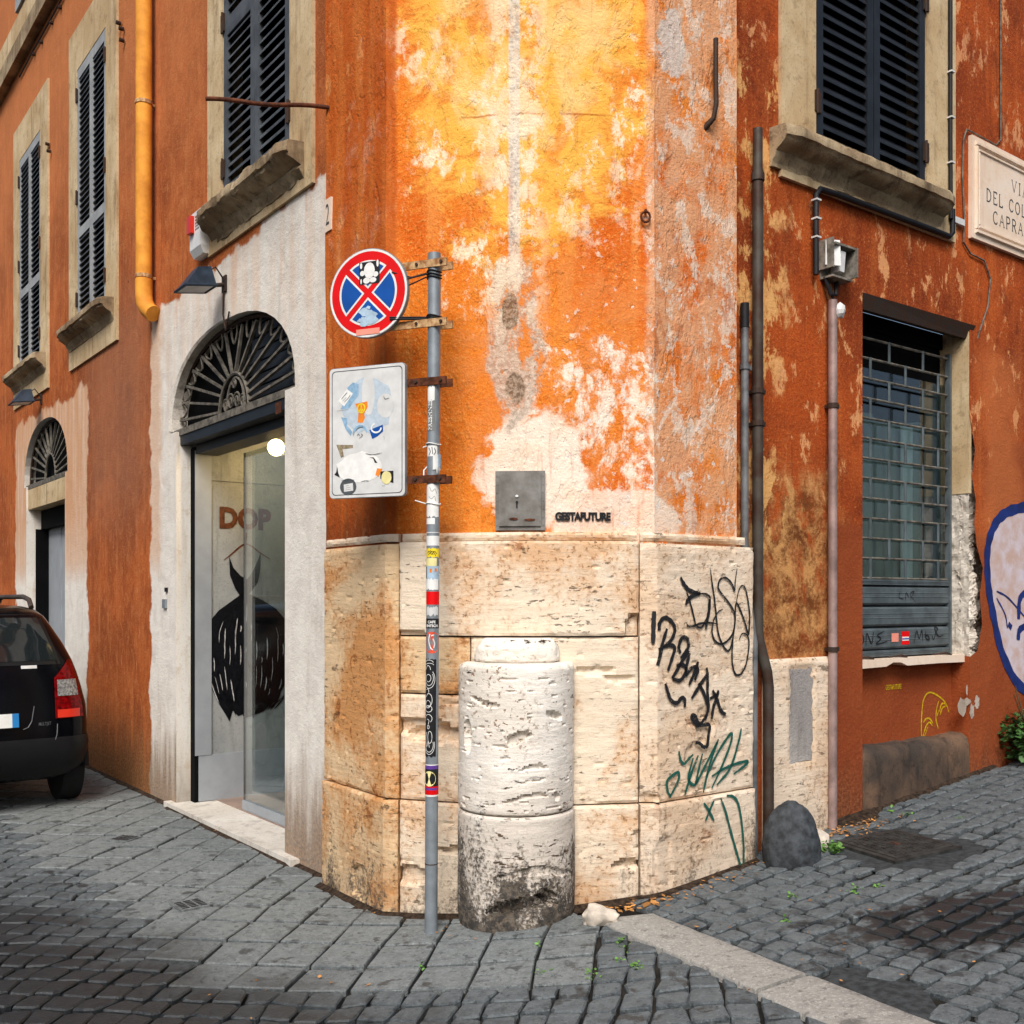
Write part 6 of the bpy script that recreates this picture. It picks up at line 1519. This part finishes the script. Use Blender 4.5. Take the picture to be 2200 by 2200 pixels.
rear_patch("rear_window", lambda v: (-.545 + .10 * v, .545 - .10 * v), 'carglass', 1.13, 1.45, .006, 16, 10)
rear_patch("window_seal", lambda v: (-.575 + .105 * v, .575 - .105 * v), 'carplastic', 1.10, 1.475, .003, 16, 10)
MBt = rear_patch("tailgate_sticker", lambda v: (-.40, -.29), 'boardwhite', 1.075, 1.098, .008, 4, 1)
bmp = MB(); rows = []
for z in (.26, .34, .42, .50, .56): rows.append([bmp.vert(FK(a, n, z)) for a, n in car_slice(z, .014 if .3 < z < .55 else .002)])
for r0, r1 in zip(rows, rows[1:]):
    for i in range(len(r0)): j = (i + 1) % len(r0); bmp.face((r0[i], r0[j], r1[j], r1[i]))
bmp.build("bumper", M['carplastic'], car, sharp=50)
for sgn in (-1, 1):
    S = lambda f: (lambda v: tuple(sorted((sgn * f(v)[0], sgn * f(v)[1]))))
    t_ = rear_patch("tail_light", S(lambda v: (.515, .735 - .03 * v)), 'tailred', .70, 1.0, .012, 10, 8)
    rear_patch("light_tip", S(lambda v: (.515 + .12 * v, .70 - .03 * v)), 'tailred', 1.0, 1.13, .012, 10, 6, t_)
    rear_patch("reversing_lens", S(lambda v: (.535, .695 - .01 * v)), 'tailclear', .865, .985, .016, 8, 6, t_)
    rear_patch("reflector", S(lambda v: (.53, .70)), 'redplastic', .705, .765, .016, 8, 3, t_)
    rb = MB(); rb.tube([FK(.62, sgn * .47, 1.525), FK(.72, sgn * .475, 1.585), FK(.95, sgn * .48, 1.61), FK(1.8, sgn * .48, 1.61), FK(2.05, sgn * .47, 1.5)], .02, 8); rb.build("roof_rail", M['pipedark'], car, sharp=50)
    for ax in (.58, 2.88):
        w_ = MB(); c0, c1 = FK(ax, sgn * .62, .30), FK(ax, sgn * .80, .30)
        w_.tube([c0, c0.lerp(c1, .08), c0.lerp(c1, .5), c0.lerp(c1, .92), c1], [.25, .295, .302, .295, .25], 28); ty = w_.build("wheel", M['tyre'], car, sharp=60)
        w2 = MB(); w2.tube([c0.lerp(c1, .9), c0.lerp(c1, 1.02)], [.2, .185], 20); w2.build("rim", M['alloy'], ty)
        ah = MB(); ah.tube([FK(ax + .34 * math.cos(q), sgn * .775, .30 + .34 * math.sin(q)) for q in [math.pi * i / 14 for i in range(15)]], .03, 8); ah.build("wheel_arch", M['carplastic'], car)
    sw = MB(); sw.poly([FK(.75, sgn * (slc(1.12)[3] + .004), 1.12), FK(2.3, sgn * (slc(1.12)[3] + .004), 1.12), FK(1.95, sgn * (slc(1.42)[3] + .004), 1.42), FK(.85, sgn * (slc(1.42)[3] + .004), 1.42)]); sw.build("side_window", M['carglass'], car)
pl = rear_patch("number_plate", lambda v: (-.26, .26), 'signwhite', .655, .755, .016, 6, 2); rear_patch("plate_band", lambda v: (-.26, -.215), 'plateblue', .655, .755, .018, 3, 2, pl); rear_patch("plate_band", lambda v: (.215, .26), 'plateblue', .655, .755, .018, 3, 2, pl)
bt = MB(); text_to(bt, "MULTIJET", .034, lambda x, y: FK(rear_x(.655 + y, -.395 - x) - .004, -.395 - x, .655 + y), .0004, .62, shear=.2); bt.build("badge", M['alloy'], car, fix=False)
for (n0, z0, n1, z1) in ((-.40, .62, -.50, .86),):
    pass
sm = MB(); sm.tube([FK(rear_x(z, n) - .003, n, z) for n, z in smooth2([(-.33, .635), (-.37, .65), (-.395, .70), (-.41, .80)])] if 'smooth2' in globals() else [FK(rear_x(z, n) - .003, n, z) for n, z in ((-.29, .635), (-.325, .648), (-.35, .69), (-.37, .80))], .003, 6); sm.build("tailgate_crease", M['alloy'], car)
sm = MB(); sm.tube([FK(rear_x(z, n) - .003, n, z) for n, z in ((-.47, .50), (-.51, .53), (-.525, .58), (-.53, .66))], .003, 6); sm.build("tailgate_seam", M['pipegrey'], car)

# ------------------------------------------------------------------ the ground
gs = MB(); K = 90; ext = 60
xs = [-60 + 120 * i / K for i in range(K + 1)]; xs = sorted(set(xs + [-1.2 + .1 * i for i in range(40)])); ys = [-40, -10, 0, 2, 4, 6, 8, 10, 14, 20, 60]
gi = [[gs.vert((x, y, (ground_z(x) if x < 6 else .72) - .02)) for y in ys] for x in xs]
for i in range(len(xs) - 1):
    for j in range(len(ys) - 1): gs.face((gi[i][j], gi[i + 1][j], gi[i + 1][j + 1], gi[i][j + 1]))
tag(gs.build("ground", M['earth'], None, sharp=60), "dark packed earth between the paving stones", None, None, "structure")
def struct(name, label): return thing(name, label, None, (0, 4, 0), None, "structure")
pave, road, street, kerb = struct("pavement", "grey basalt slab pavement along the left front"), struct("road", "small basalt cobbles of the left street"), struct("street", "dark cobbles of the sloping right street"), struct("kerb", "pale granite kerb strip running off the corner")

def clip(poly, p, nrm):
    """keep the side of a convex polygon where (q - p) . nrm >= 0"""
    out = []
    for i in range(len(poly)):
        a, b = poly[i], poly[(i + 1) % len(poly)]; da, db = (a - p).dot(nrm), (b - p).dot(nrm)
        if da >= 0: out.append(a)
        if (da >= 0) != (db >= 0): out.append(a + (b - a) * (da / (da - db)))
    return out
def area(p): return .5 * abs(sum(p[i].x * p[(i + 1) % len(p)].y - p[(i + 1) % len(p)].x * p[i].y for i in range(len(p))))
srnd = random.Random(21)
def stone(mb, poly, gap, bev, dome, lift, ragged_=.0, hgt_=.05, cut_=.1, ani=.0045):
    if len(poly) < 3 or area(poly) < .0015: return False
    c = sum(poly, Vector((0, 0))) / len(poly)
    ins = []
    for p in poly:
        d = p - c; L_ = d.length
        if L_ < gap * 2: return False
        p = p - Vector((0, math.copysign(min(ani, abs(p.y - c.y)), p.y - c.y))); d = p - c; L_ = d.length
        ins.append(c + d * ((L_ - gap * (.7 + 1.1 * srnd.random())) / L_))
    rnd_ = []
    for i in range(len(ins)):                 # knock the corners off
        a, b, d = ins[i - 1], ins[i], ins[(i + 1) % len(ins)]; k = cut_ * (.5 + srnd.random())
        rnd_ += [b + (a - b) * k, b + (d - b) * k]
    if ragged_:
        rnd_ = [p + Vector((srnd.uniform(-1, 1), srnd.uniform(-1, 1))) * ragged_ for p in rnd_]
    tx, ty = srnd.uniform(-.018, .018), srnd.uniform(-.018, .018)
    zf = lambda p: ground_z(p.x) + lift + (p.x - c.x) * tx + (p.y - c.y) * ty
    n = len(rnd_)
    r0 = [mb.vert((p.x, p.y, zf(p) - hgt_)) for p in rnd_]; r1 = [mb.vert((p.x, p.y, zf(p) - bev)) for p in rnd_]
    r2 = []
    for p in rnd_:
        d = p - c; q = c + d * (1 - min(.5, bev * 1.1 / max(d.length, .01))); r2.append(mb.vert((q.x, q.y, zf(q))))
    ct = mb.vert((c.x, c.y, zf(c) + dome))
    for i in range(n):
        j = (i + 1) % n; mb.face((r0[i], r0[j], r1[j], r1[i])); mb.face((r1[i], r1[j], r2[j], r2[i])); mb.face((r2[i], r2[j], ct))
    return True
K0, KD = Vector((.53, 4.72)), Vector((.447, -.894)).normalized(); KN = Vector((-KD.y, KD.x))  # kerb strip; KN points to the right street
if KN.x < 0: KN = -KN
KW = .118
def blocked(c):
    """inside the building line"""
    if (c - OL).dot(NL) < -.08 and c.x < -1.0: return True
    if (c - OR_).dot(NR) < .0 and c.x > 1.25: return True
    u = (c.x / c.y * FOC + 1100) if c.y > .1 else 1100
    if -1.1 <= c.x <= 1.3:
        # compare with the plinth line along the same ray
        for p, q in zip(PLAN, PLAN[1:]):
            f0, f1 = p.x * c.y - p.y * c.x, q.x * c.y - q.y * c.x
            if f0 * f1 <= 0 and f0 != f1:
                t = f0 / (f0 - f1); return c.length > (p + (q - p) * t).length + .10
    return False
MH = [Gp(1807, 1817), Gp(1905, 1786), Gp(2051, 1819), Gp(1939, 1864)]
mhc = sum(MH, Vector((0, 0))) / 4
TAR = [Gp(*p) for p in ((1790, 2075), (1900, 2090), (1990, 2130), (2030, 2230), (1900, 2300), (1740, 2160))]
def in_poly(p, ring):
    c = False; j = len(ring) - 1
    for i in range(len(ring)):
        a, b = ring[i], ring[j]
        if (a.y > p.y) != (b.y > p.y) and p.x < (b.x - a.x) * (p.y - a.y) / (b.y - a.y) + a.x: c = not c
        j = i
    return c
def px_of(c): return 1100 + FOC * c.x / c.y, HOR + (EYE - ground_z(c.x)) * FOC / c.y
def in_view(c):
    if c.y < .5: return False
    x, y = px_of(c); return -60 < x < 2260 and y < 2260
stones = {"slab": [], "cob": [], "str": []}
# slabs and cobbles left of the kerb share one grid
E1, E2 = Vector((.985, -.115)).normalized(), Vector((.155, .988)).normalized()
GA, GB = .247, .283; org = Vector((-.18, 4.07))
def jit(i, j, s): h = random.Random(i * 7919 + j * 104729 + s); return Vector((h.uniform(-1, 1), h.uniform(-1, 1)))
def node(i, j, off): return org + E1 * (i * GA + off) + E2 * (j * GB) + jit(i, j, 5) * .013
def sidewalk(c):
    dl = (c - OL).dot(NL)
    return dl < 1.12 and c.y > 4.05 + .10 * max(0, c.x) and c.x < .42
for j in range(-7, 60):
    off = 0.0
    for i in range(-60, 14):
        q = [node(i, j, off), node(i + 1, j, off), node(i + 1, j + 1, 0), node(i, j + 1, 0)]
        c = sum(q, Vector((0, 0))) / 4
        if c.y < 2.9 or c.y > 19 or c.length > 20: continue
        if (c - K0).dot(KN) > KW + .3: continue
        big = sidewalk(c)
        subs = []
        if big: subs = [(q, "slab")]
        else:
            m = lambda a, b: (a + b) / 2 + jit(int(a.x * 900 + b.x * 900), int(a.y * 900 + b.y * 900), 9) * .016
            a, b, c_, d = q; ab, bc, cd, da = m(a, b), m(b, c_), m(c_, d), m(d, a); o = (a + b + c_ + d) / 4 + jit(i, j, 77) * .02
            subs = [([a, ab, o, da], "cob"), ([ab, b, bc, o], "cob"), ([o, bc, c_, cd], "cob"), ([da, o, cd, d], "cob")]
        for pl_, ty in subs:
            pl_ = clip(pl_, K0 + KN * (-KW - .006), -KN) if pl_[0].y < 5.2 else pl_
            if (c - OL).dot(TL) > -.6: pl_ = clip(pl_, OL + NL * .02, NL) if len(pl_) > 2 and c.x < -1.1 else pl_
            if len(pl_) < 3: continue
            cc = sum(pl_, Vector((0, 0))) / len(pl_)
            if blocked(cc): continue
            stones[ty].append((cc, pl_))
# right street: cobbles laid square to the right front
GC = .125
for j in range(-50, 60):
    for i in range(-40, 90):
        nd = lambda a, b: OR_ + TR * ((a + (.5 if b % 2 else 0)) * GC) + NR * (b * GC * .96) + jit(a, b, 31) * .016 + Vector((0, .02 * math.sin(a * .35 + b * .2)))
        q = [nd(i, j), nd(i + 1, j), OR_ + TR * ((i + 1 + (.5 if j % 2 else 0)) * GC) + NR * ((j + 1) * GC * .96) + jit(i + 1, j, 63) * .012, OR_ + TR * ((i + (.5 if j % 2 else 0)) * GC) + NR * ((j + 1) * GC * .96) + jit(i, j, 63) * .012]
        c = sum(q, Vector((0, 0))) / 4
        if c.y < 2.6 or c.y > 17 or c.x > 14: continue
        if (c - K0).dot(KN) < KW - .1 or (c - K0).dot(KD) < -.25 and c.x < .72: continue
        if j < 0 and c.x > 1.2: continue
        q = clip(q, K0 + KN * (KW + .006), KN)
        if len(q) < 3: continue
        c = sum(q, Vector((0, 0))) / len(q)
        if blocked(c): continue
        if (c - mhc).length < .40 and in_poly(c, [mhc + (p - mhc) * 1.42 for p in MH]): continue
        if in_poly(c, TAR): continue
        stones["str"].append((c, q))
for ty, par, mat, nm, prm in (("slab", pave, 'slab', "paving_slab", (.0075, .006, .0006, .006, .03)), ("cob", road, 'cob', "cobblestone", (.0062, .007, .0016, .005, .11)), ("str", street, 'cob', "cobblestone", (.0095, .008, .002, .006, .11))):
    L_ = sorted(stones[ty], key=lambda s_: (0 if in_view(s_[0]) else 1, s_[0].length))
    rest = MB(); cnt = 0
    for c, pl_ in L_:
        lift = prm[3] + srnd.uniform(-.004, .004); rg = .006 if ty != "slab" else .0025
        if cnt < 300 and in_view(c):
            mb = MB()
            if stone(mb, pl_, prm[0], prm[1], prm[2], lift, rg, cut_=prm[4]): mb.build(nm, M[mat], par, fix=False, sharp=30); cnt += 1
        else: stone(rest, pl_, prm[0], prm[1], prm[2], lift, rg, cut_=prm[4])
    if rest.v: tag(rest.build("cobble_field" if ty != "slab" else "slab_field", M[mat], par, fix=False, sharp=30), None, None, None, "stuff")
# pale kerb stones
for (s0, s1, w0, dz) in ((-.02, 1.03, KW, .012), (1.05, 2.1, KW + .01, .008), (2.12, 3.1, KW, .01)):
    mb = MB(); k = 16; g = []
    for i in range(k + 1):
        s_ = s0 + (s1 - s0) * i / k; r_ = []
        for t, b in ((-1, -.06), (-1, -.006), (-.94, 0), (-.5, .002), (0, .003), (.5, .002), (.94, 0), (1, -.006), (1, -.06)):
            e = .006 * fbm(s_ * 6, t * 2.0, s0) * (1 if abs(t) > .9 else 0)
            p = K0 + KD * (s_ + (.06 * t if i == 0 and s0 < 0 else 0)) + KN * (t * w0 + e); r_.append(mb.vert((p.x, p.y, ground_z(p.x) + dz + b + .002 * fbm(p.x * 9, p.y * 9))))
        g.append(r_)
    for i in range(k):
        for j in range(8): mb.face((g[i][j], g[i + 1][j], g[i + 1][j + 1], g[i][j + 1]))
    mb.face(g[0]); mb.face(g[-1][::-1]); mb.build("kerb_stone", M['granite'], kerb, sharp=50)
# tarmac patches
def patch(ring, name, lift, label):
    mb = MB(); r_ = smooth_line(ring + ring[:1], 4); c = sum(ring, Vector((0, 0))) / len(ring); ci = mb.vert((c.x, c.y, ground_z(c.x) + lift))
    ids = []
    for i, p in enumerate(r_[:-1]):
        q = p + Vector((noise.noise(Vector((i * .8, 1, 0))), noise.noise(Vector((i * .8, 9, 0))))) * .02; ids.append(mb.vert((q.x, q.y, ground_z(q.x) + lift)))
    mid = [mb.vert(tuple((Vector(mb.v[i]) + Vector(mb.v[ci])) / 2 + Vector((0, 0, .003)))) for i in ids]
    for i in range(len(ids)): j = (i + 1) % len(ids); mb.face((ids[i], ids[j], mid[j], mid[i])); mb.face((mid[i], mid[j], ci))
    tag(mb.build(name, M['tarmac'], None, fix=False, smooth=True), label, None, None, "structure")
patch(TAR, "tarmac_patch", -.002, "dark tarmac patch beside the pale kerb")
patch([mhc + (p - mhc) * 1.5 for p in MH] , "tarmac_bed", -.003, "dark tarmac round the square manhole cover")
# manhole cover
mh = thing("manhole_cover", "square cast iron manhole cover tilted in dark tarmac by the right wall", "manhole", (mhc.x, mhc.y, ground_z(mhc.x)))
e1 = ((MH[3] - MH[0]) + (MH[2] - MH[1])).normalized(); e2 = Vector((-e1.y, e1.x)); h1 = .5 * ((MH[3] - MH[0]).length + (MH[2] - MH[1]).length) / 2; h2 = .5 * ((MH[1] - MH[0]).length + (MH[2] - MH[3]).length) / 2
class Plate:
    def __call__(s, a, b, z): p = mhc + e1 * a + e2 * b; return Vector((p.x, p.y, ground_z(mhc.x) + (p.x - mhc.x) * .11 + z))
FM = Plate()
MB().box(FM, -h1, h1, -h2, h2, -.02, .016).build("frame", M['castiron'], mh)
MB().box(FM, -h1 + .03, h1 - .03, -h2 + .03, h2 - .03, .016, .021).build("lid", M['castiron'], mh)
tr = MB(); nn = 11
for i in range(nn):
    for j in range(nn - 2):
        a, b = -h1 + .05 + (2 * h1 - .1) * (i + .5) / nn, -h2 + .05 + (2 * h2 - .1) * (j + .5) / (nn - 2)
        if abs(a) < .05 and abs(b) < .05: continue
        dx, dy = (.016, .005) if (i + j) % 2 else (.005, .016); tr.box(FM, a - dx, a + dx, b - dy, b + dy, .021, .0245)
tag(tr.build("tread_studs", M['castiron'], mh), kind="stuff")
MB().prism(ellipse(0, 0, .03, .02, 12), Frame((0, 0), (1, 0), (0, 1)), 0, .001) if False else None
kh = MB(); kh.box(FM, -.03, .03, -.008, .008, .0212, .0225); kh.build("key_slot", M['rust'], mh)
# small slotted valve covers in the pavement
for k_, (px, py, w_, rot, lab) in enumerate(((268, 1805, .16, .3, "small slotted iron cover far along the slab pavement"), (410, 1948, .17, .9, "small worn slotted cover in the slabs in front of the door"))):
    c = Gp(px, py); t = thing("valve_cover", lab, "drain cover", (c.x, c.y, 0)); f = Frame(c, Vector((math.cos(-rot), math.sin(-rot))), Vector((math.sin(rot), math.cos(rot))))
    f3 = lambda a, b, z: f(a, b, z + .0)
    z0 = ground_z(c.x) + .0155
    MB().box(f3, -w_ / 2, w_ / 2, -w_ / 2, w_ / 2, z0 - .012, z0).build("plate", M['slab'], t)
    sb_ = MB()
    for i in range(5):
        for j in range(3):
            a, b = -w_ / 2 + .02 + i * (w_ - .04) / 4.6, -w_ / 2 + .02 + j * (w_ - .03) / 3; sb_.box(f3, a, a + .016, b, b + (w_ - .05) / 3.4, z0, z0 + .0015)
    tag(sb_.build("slots", M['ink'], t), kind="stuff")

# ------------------------------------------------------------------ boulder, rock, plants, litter
def lump(name, c, rx, ry, rz, seed, mat, parent, sub=4, am=.16, flat=.0):
    bm_ = bmesh.new(); bmesh.ops.create_icosphere(bm_, subdivisions=sub, radius=1); mb = MB()
    for v in bm_.verts:
        p = v.co.copy(); k = 1 + am * fbm(p.x * 1.3, p.y * 1.3, p.z * 1.3 + seed) + am * .3 * fbm(p.x * 5, p.y * 5, p.z * 5 + seed)
        p *= k; z = p.z * rz; z = max(z, -rz * .5)
        mb.vert((c.x + p.x * rx, c.y + p.y * ry, c.z + z))
    for f in bm_.faces: mb.face([v.index for v in f.verts])
    bm_.free(); return mb.build(name, M[mat], parent, sharp=40)
bc = Gp(1720, 1855); bc += NR * -.06; gzb = ground_z(bc.x)
t = thing("guard_boulder", "dark rounded boulder standing against the foot of the drainpipes", "boulder", (bc.x, bc.y, gzb)); lump("boulder", Vector((bc.x, bc.y, gzb + .05)), .15, .14, .27, 5.1, 'rock', t, 5, .06)
rc = Gp(1288, 1985); gzb = ground_z(rc.x); t = thing("loose_rock", "pale broken stone lying at the foot of the half column", "rock", (rc.x, rc.y, gzb)); lump("rock", Vector((rc.x, rc.y, gzb + .03)), .085, .06, .055, 8, 'rockpale', t, 3, .35)
rc = Gp(1772, 1828); gzb = ground_z(rc.x); t = thing("small_stone", "small pale stone beside the boulder with weeds around it", "rock", (rc.x, rc.y, gzb)); lump("stone", Vector((rc.x, rc.y + .1, gzb + .03)), .05, .05, .06, 12, 'rockpale', t, 2, .3)
def leaves(mb, c, r, n, size, rnd_, up=.5):
    for _ in range(n):
        d = Vector((rnd_.gauss(0, 1), rnd_.gauss(0, 1), rnd_.gauss(0, 1))).normalized() * (rnd_.random() ** .45); p = c + Vector((d.x * r.x, d.y * r.y, d.z * r.z))
        if p.z < ground_z(p.x): p.z = ground_z(p.x) + rnd_.random() * .03
        u = Vector((rnd_.uniform(-1, 1), rnd_.uniform(-1, 1), rnd_.uniform(-.3, up))).normalized(); v = u.cross(Vector((rnd_.uniform(-1, 1), rnd_.uniform(-1, 1), 1))).normalized(); s_ = size * rnd_.uniform(.6, 1.3); w_ = v * s_ * .36
        nn = u.cross(v) * s_ * .1
        mb.poly([p, p + u * s_ * .35 + w_ + nn, p + u * s_ * .75 + w_ * .8, p + u * s_, p + u * s_ * .75 - w_ * .8, p + u * s_ * .35 - w_ + nn])
rnd = random.Random(8)
ba = Rw(2240, 1600, .2)[0]; bp_ = FR(ba, .2, 0); bz = ground_z(bp_.x)
t = thing("wall_bush", "dark green leafy bush growing from the wall foot at the right edge", "bush", (bp_.x, bp_.y, bz))
mb = MB(); leaves(mb, Vector((bp_.x, bp_.y, bz + .16)), Vector((.3, .26, .22)), 1300, .05, rnd); leaves(mb, Vector((bp_.x + .05, bp_.y, bz + .42)), Vector((.1, .1, .16)), 160, .045, rnd); mb.build("foliage", M['leaf'], t, fix=False)
mb = MB()
for i in range(9):
    q = rnd.uniform(0, 6.28); b = Vector((bp_.x, bp_.y, bz - .01)); mb.tube([b, b + Vector((math.cos(q) * .1, math.sin(q) * .08, .2)), b + Vector((math.cos(q) * .2, math.sin(q) * .16, .42 + .2 * rnd.random()))], [.009, .007, .003], 6)
mb.build("stems", M['twig'], t)
sp = MB(); lump("bush_root", Vector((bp_.x + .08, bp_.y + .02, bz + .2)), .12, .1, .45, 17, 'rock', t, 3, .3)
wd_ = MB()
for px, py, n, r_ in ((1150, 2035, 10, .03), (1166, 2092, 12, .03), (1336, 2027, 12, .03), (1322, 2068, 14, .03), (1372, 2078, 20, .04), (1345, 2040, 10, .05), (1705, 1930, 26, .04), (1690, 1980, 10, .02), (1784, 1830, 90, .07), (1910, 1745, 14, .03), (1950, 1752, 14, .03), (1880, 1908, 12, .04), (1835, 1918, 10, .03), (906, 2082, 10, .03), (1270, 2095, 14, .06), (2060, 1762, 10, .03), (1840, 1908, 8, .03)):
    c = Gp(px, py); leaves(wd_, Vector((c.x, c.y, ground_z(c.x) + .008)), Vector((r_, r_, .012 if n < 50 else .06)), n, .017 if n < 50 else .026, rnd)
M['weed'] = plain("weed_green", (.14, .30, .06, 1), .6, 0, .25, 30, 0, 40, .3, island=.6)
tag(wd_.build("weeds", M['weed'], None, fix=False), "tiny green weeds sprouting in the paving joints", "weeds", None, "stuff")
lt = MB()
def bits(px, py, n, spread, size):
    c = Gp(px, py)
    for _ in range(n):
        p = c + Vector((rnd.gauss(0, spread), rnd.gauss(0, spread * .6))); z = ground_z(p.x) + .012; q = rnd.uniform(0, 3.14); u = Vector((math.cos(q), math.sin(q), rnd.uniform(0, .3))) * size * rnd.uniform(.5, 1.5); v = Vector((-math.sin(q), math.cos(q), 0)) * size * rnd.uniform(.15, .5); b = Vector((p.x, p.y, z))
        lt.poly([b, b + u * .5 + v, b + u, b + u * .5 - v])
for a in ((800, 1967, 4, .02, .02), (1360, 1955, 26, .07, .03), (1400, 1945, 14, .06, .04), (1850, 1770, 60, .12, .02), (1820, 1790, 60, .1, .025), (1640, 1856, 16, .05, .02), (1560, 1892, 20, .12, .02), (1480, 1925, 20, .08, .02), (460, 1789, 2, .01, .03), (1650, 1985, 5, .2, .02), (960, 2010, 10, .1, .015), (1700, 2050, 8, .3, .015), (540, 2160, 8, .2, .02), (1900, 2000, 10, .4, .015)): bits(*a)
tag(lt.build("litter", M['litter'], None, fix=False), "dry leaves and scraps caught along the wall foot", "litter", None, "stuff")
M['dirtpile'] = plain("wet_dirt", lin(58, 46, 36), .95, 0, .35, 40, 1.0, 120, .2)
db2 = MB()
for (a0, a1, w_, fr, g) in ((Rw(1790, 1790)[0] - .05, WS0 + .1, .14, FR, 1), (WS0, WS1 + .3, .05, FR, 1)):
    k = 20; rows = []
    for i in range(k + 1):
        a = a0 + (a1 - a0) * i / k; base = fr(a, 0, 0); z = ground_z(base.x); ww = w_ * (1 + .5 * fbm(a * 5, 1)); rows.append([db2.vert(fr(a, -.02, z + .03 + .012 * fbm(a * 9, 2))), db2.vert(fr(a, ww * .5, ground_z(fr(a, ww * .5, 0).x) + .018 + .008 * fbm(a * 14, 4))), db2.vert(fr(a, ww, ground_z(fr(a, ww, 0).x) - .012))])
    for r0, r1 in zip(rows, rows[1:]):
        for j in range(2): db2.face((r0[j], r1[j], r1[j + 1], r0[j + 1]))
for (src, n0) in ((FL, 0),):
    k = 90; rows = []
    for i in range(k + 1):
        a = -.02 + 9 * i / k; ww = .03 * (1 + .9 * fbm(a * 6, 3)) + .01
        if .3 < a < 2.56: ww += .055
        rows.append([db2.vert(FL(a, -.02, .022)), db2.vert(FL(a, ww * .6, .016)), db2.vert(FL(a, ww + .02, -.012))])
    for r0, r1 in zip(rows, rows[1:]):
        for j in range(2): db2.face((r0[j], r1[j], r1[j + 1], r0[j + 1]))
k = 80; rows = []
for i in range(k + 1):
    a = AEND * i / k; p = FC(a, .02, 0); w_ = .03 * (1 + .8 * fbm(a * 8, 6)) + .02; z = ground_z(p.x); q = FC(a, .03 + w_, 0)
    rows.append([db2.vert((p.x, p.y, z + .022)), db2.vert((q.x, q.y, ground_z(q.x) - .006))])
for r0, r1 in zip(rows, rows[1:]): db2.face((r0[0], r1[0], r1[1], r0[1]))
tag(db2.build("wall_foot_dirt", M['dirtpile'], None, fix=False, smooth=True), "dark dirt gathered along the foot of the walls", None, None, "stuff")
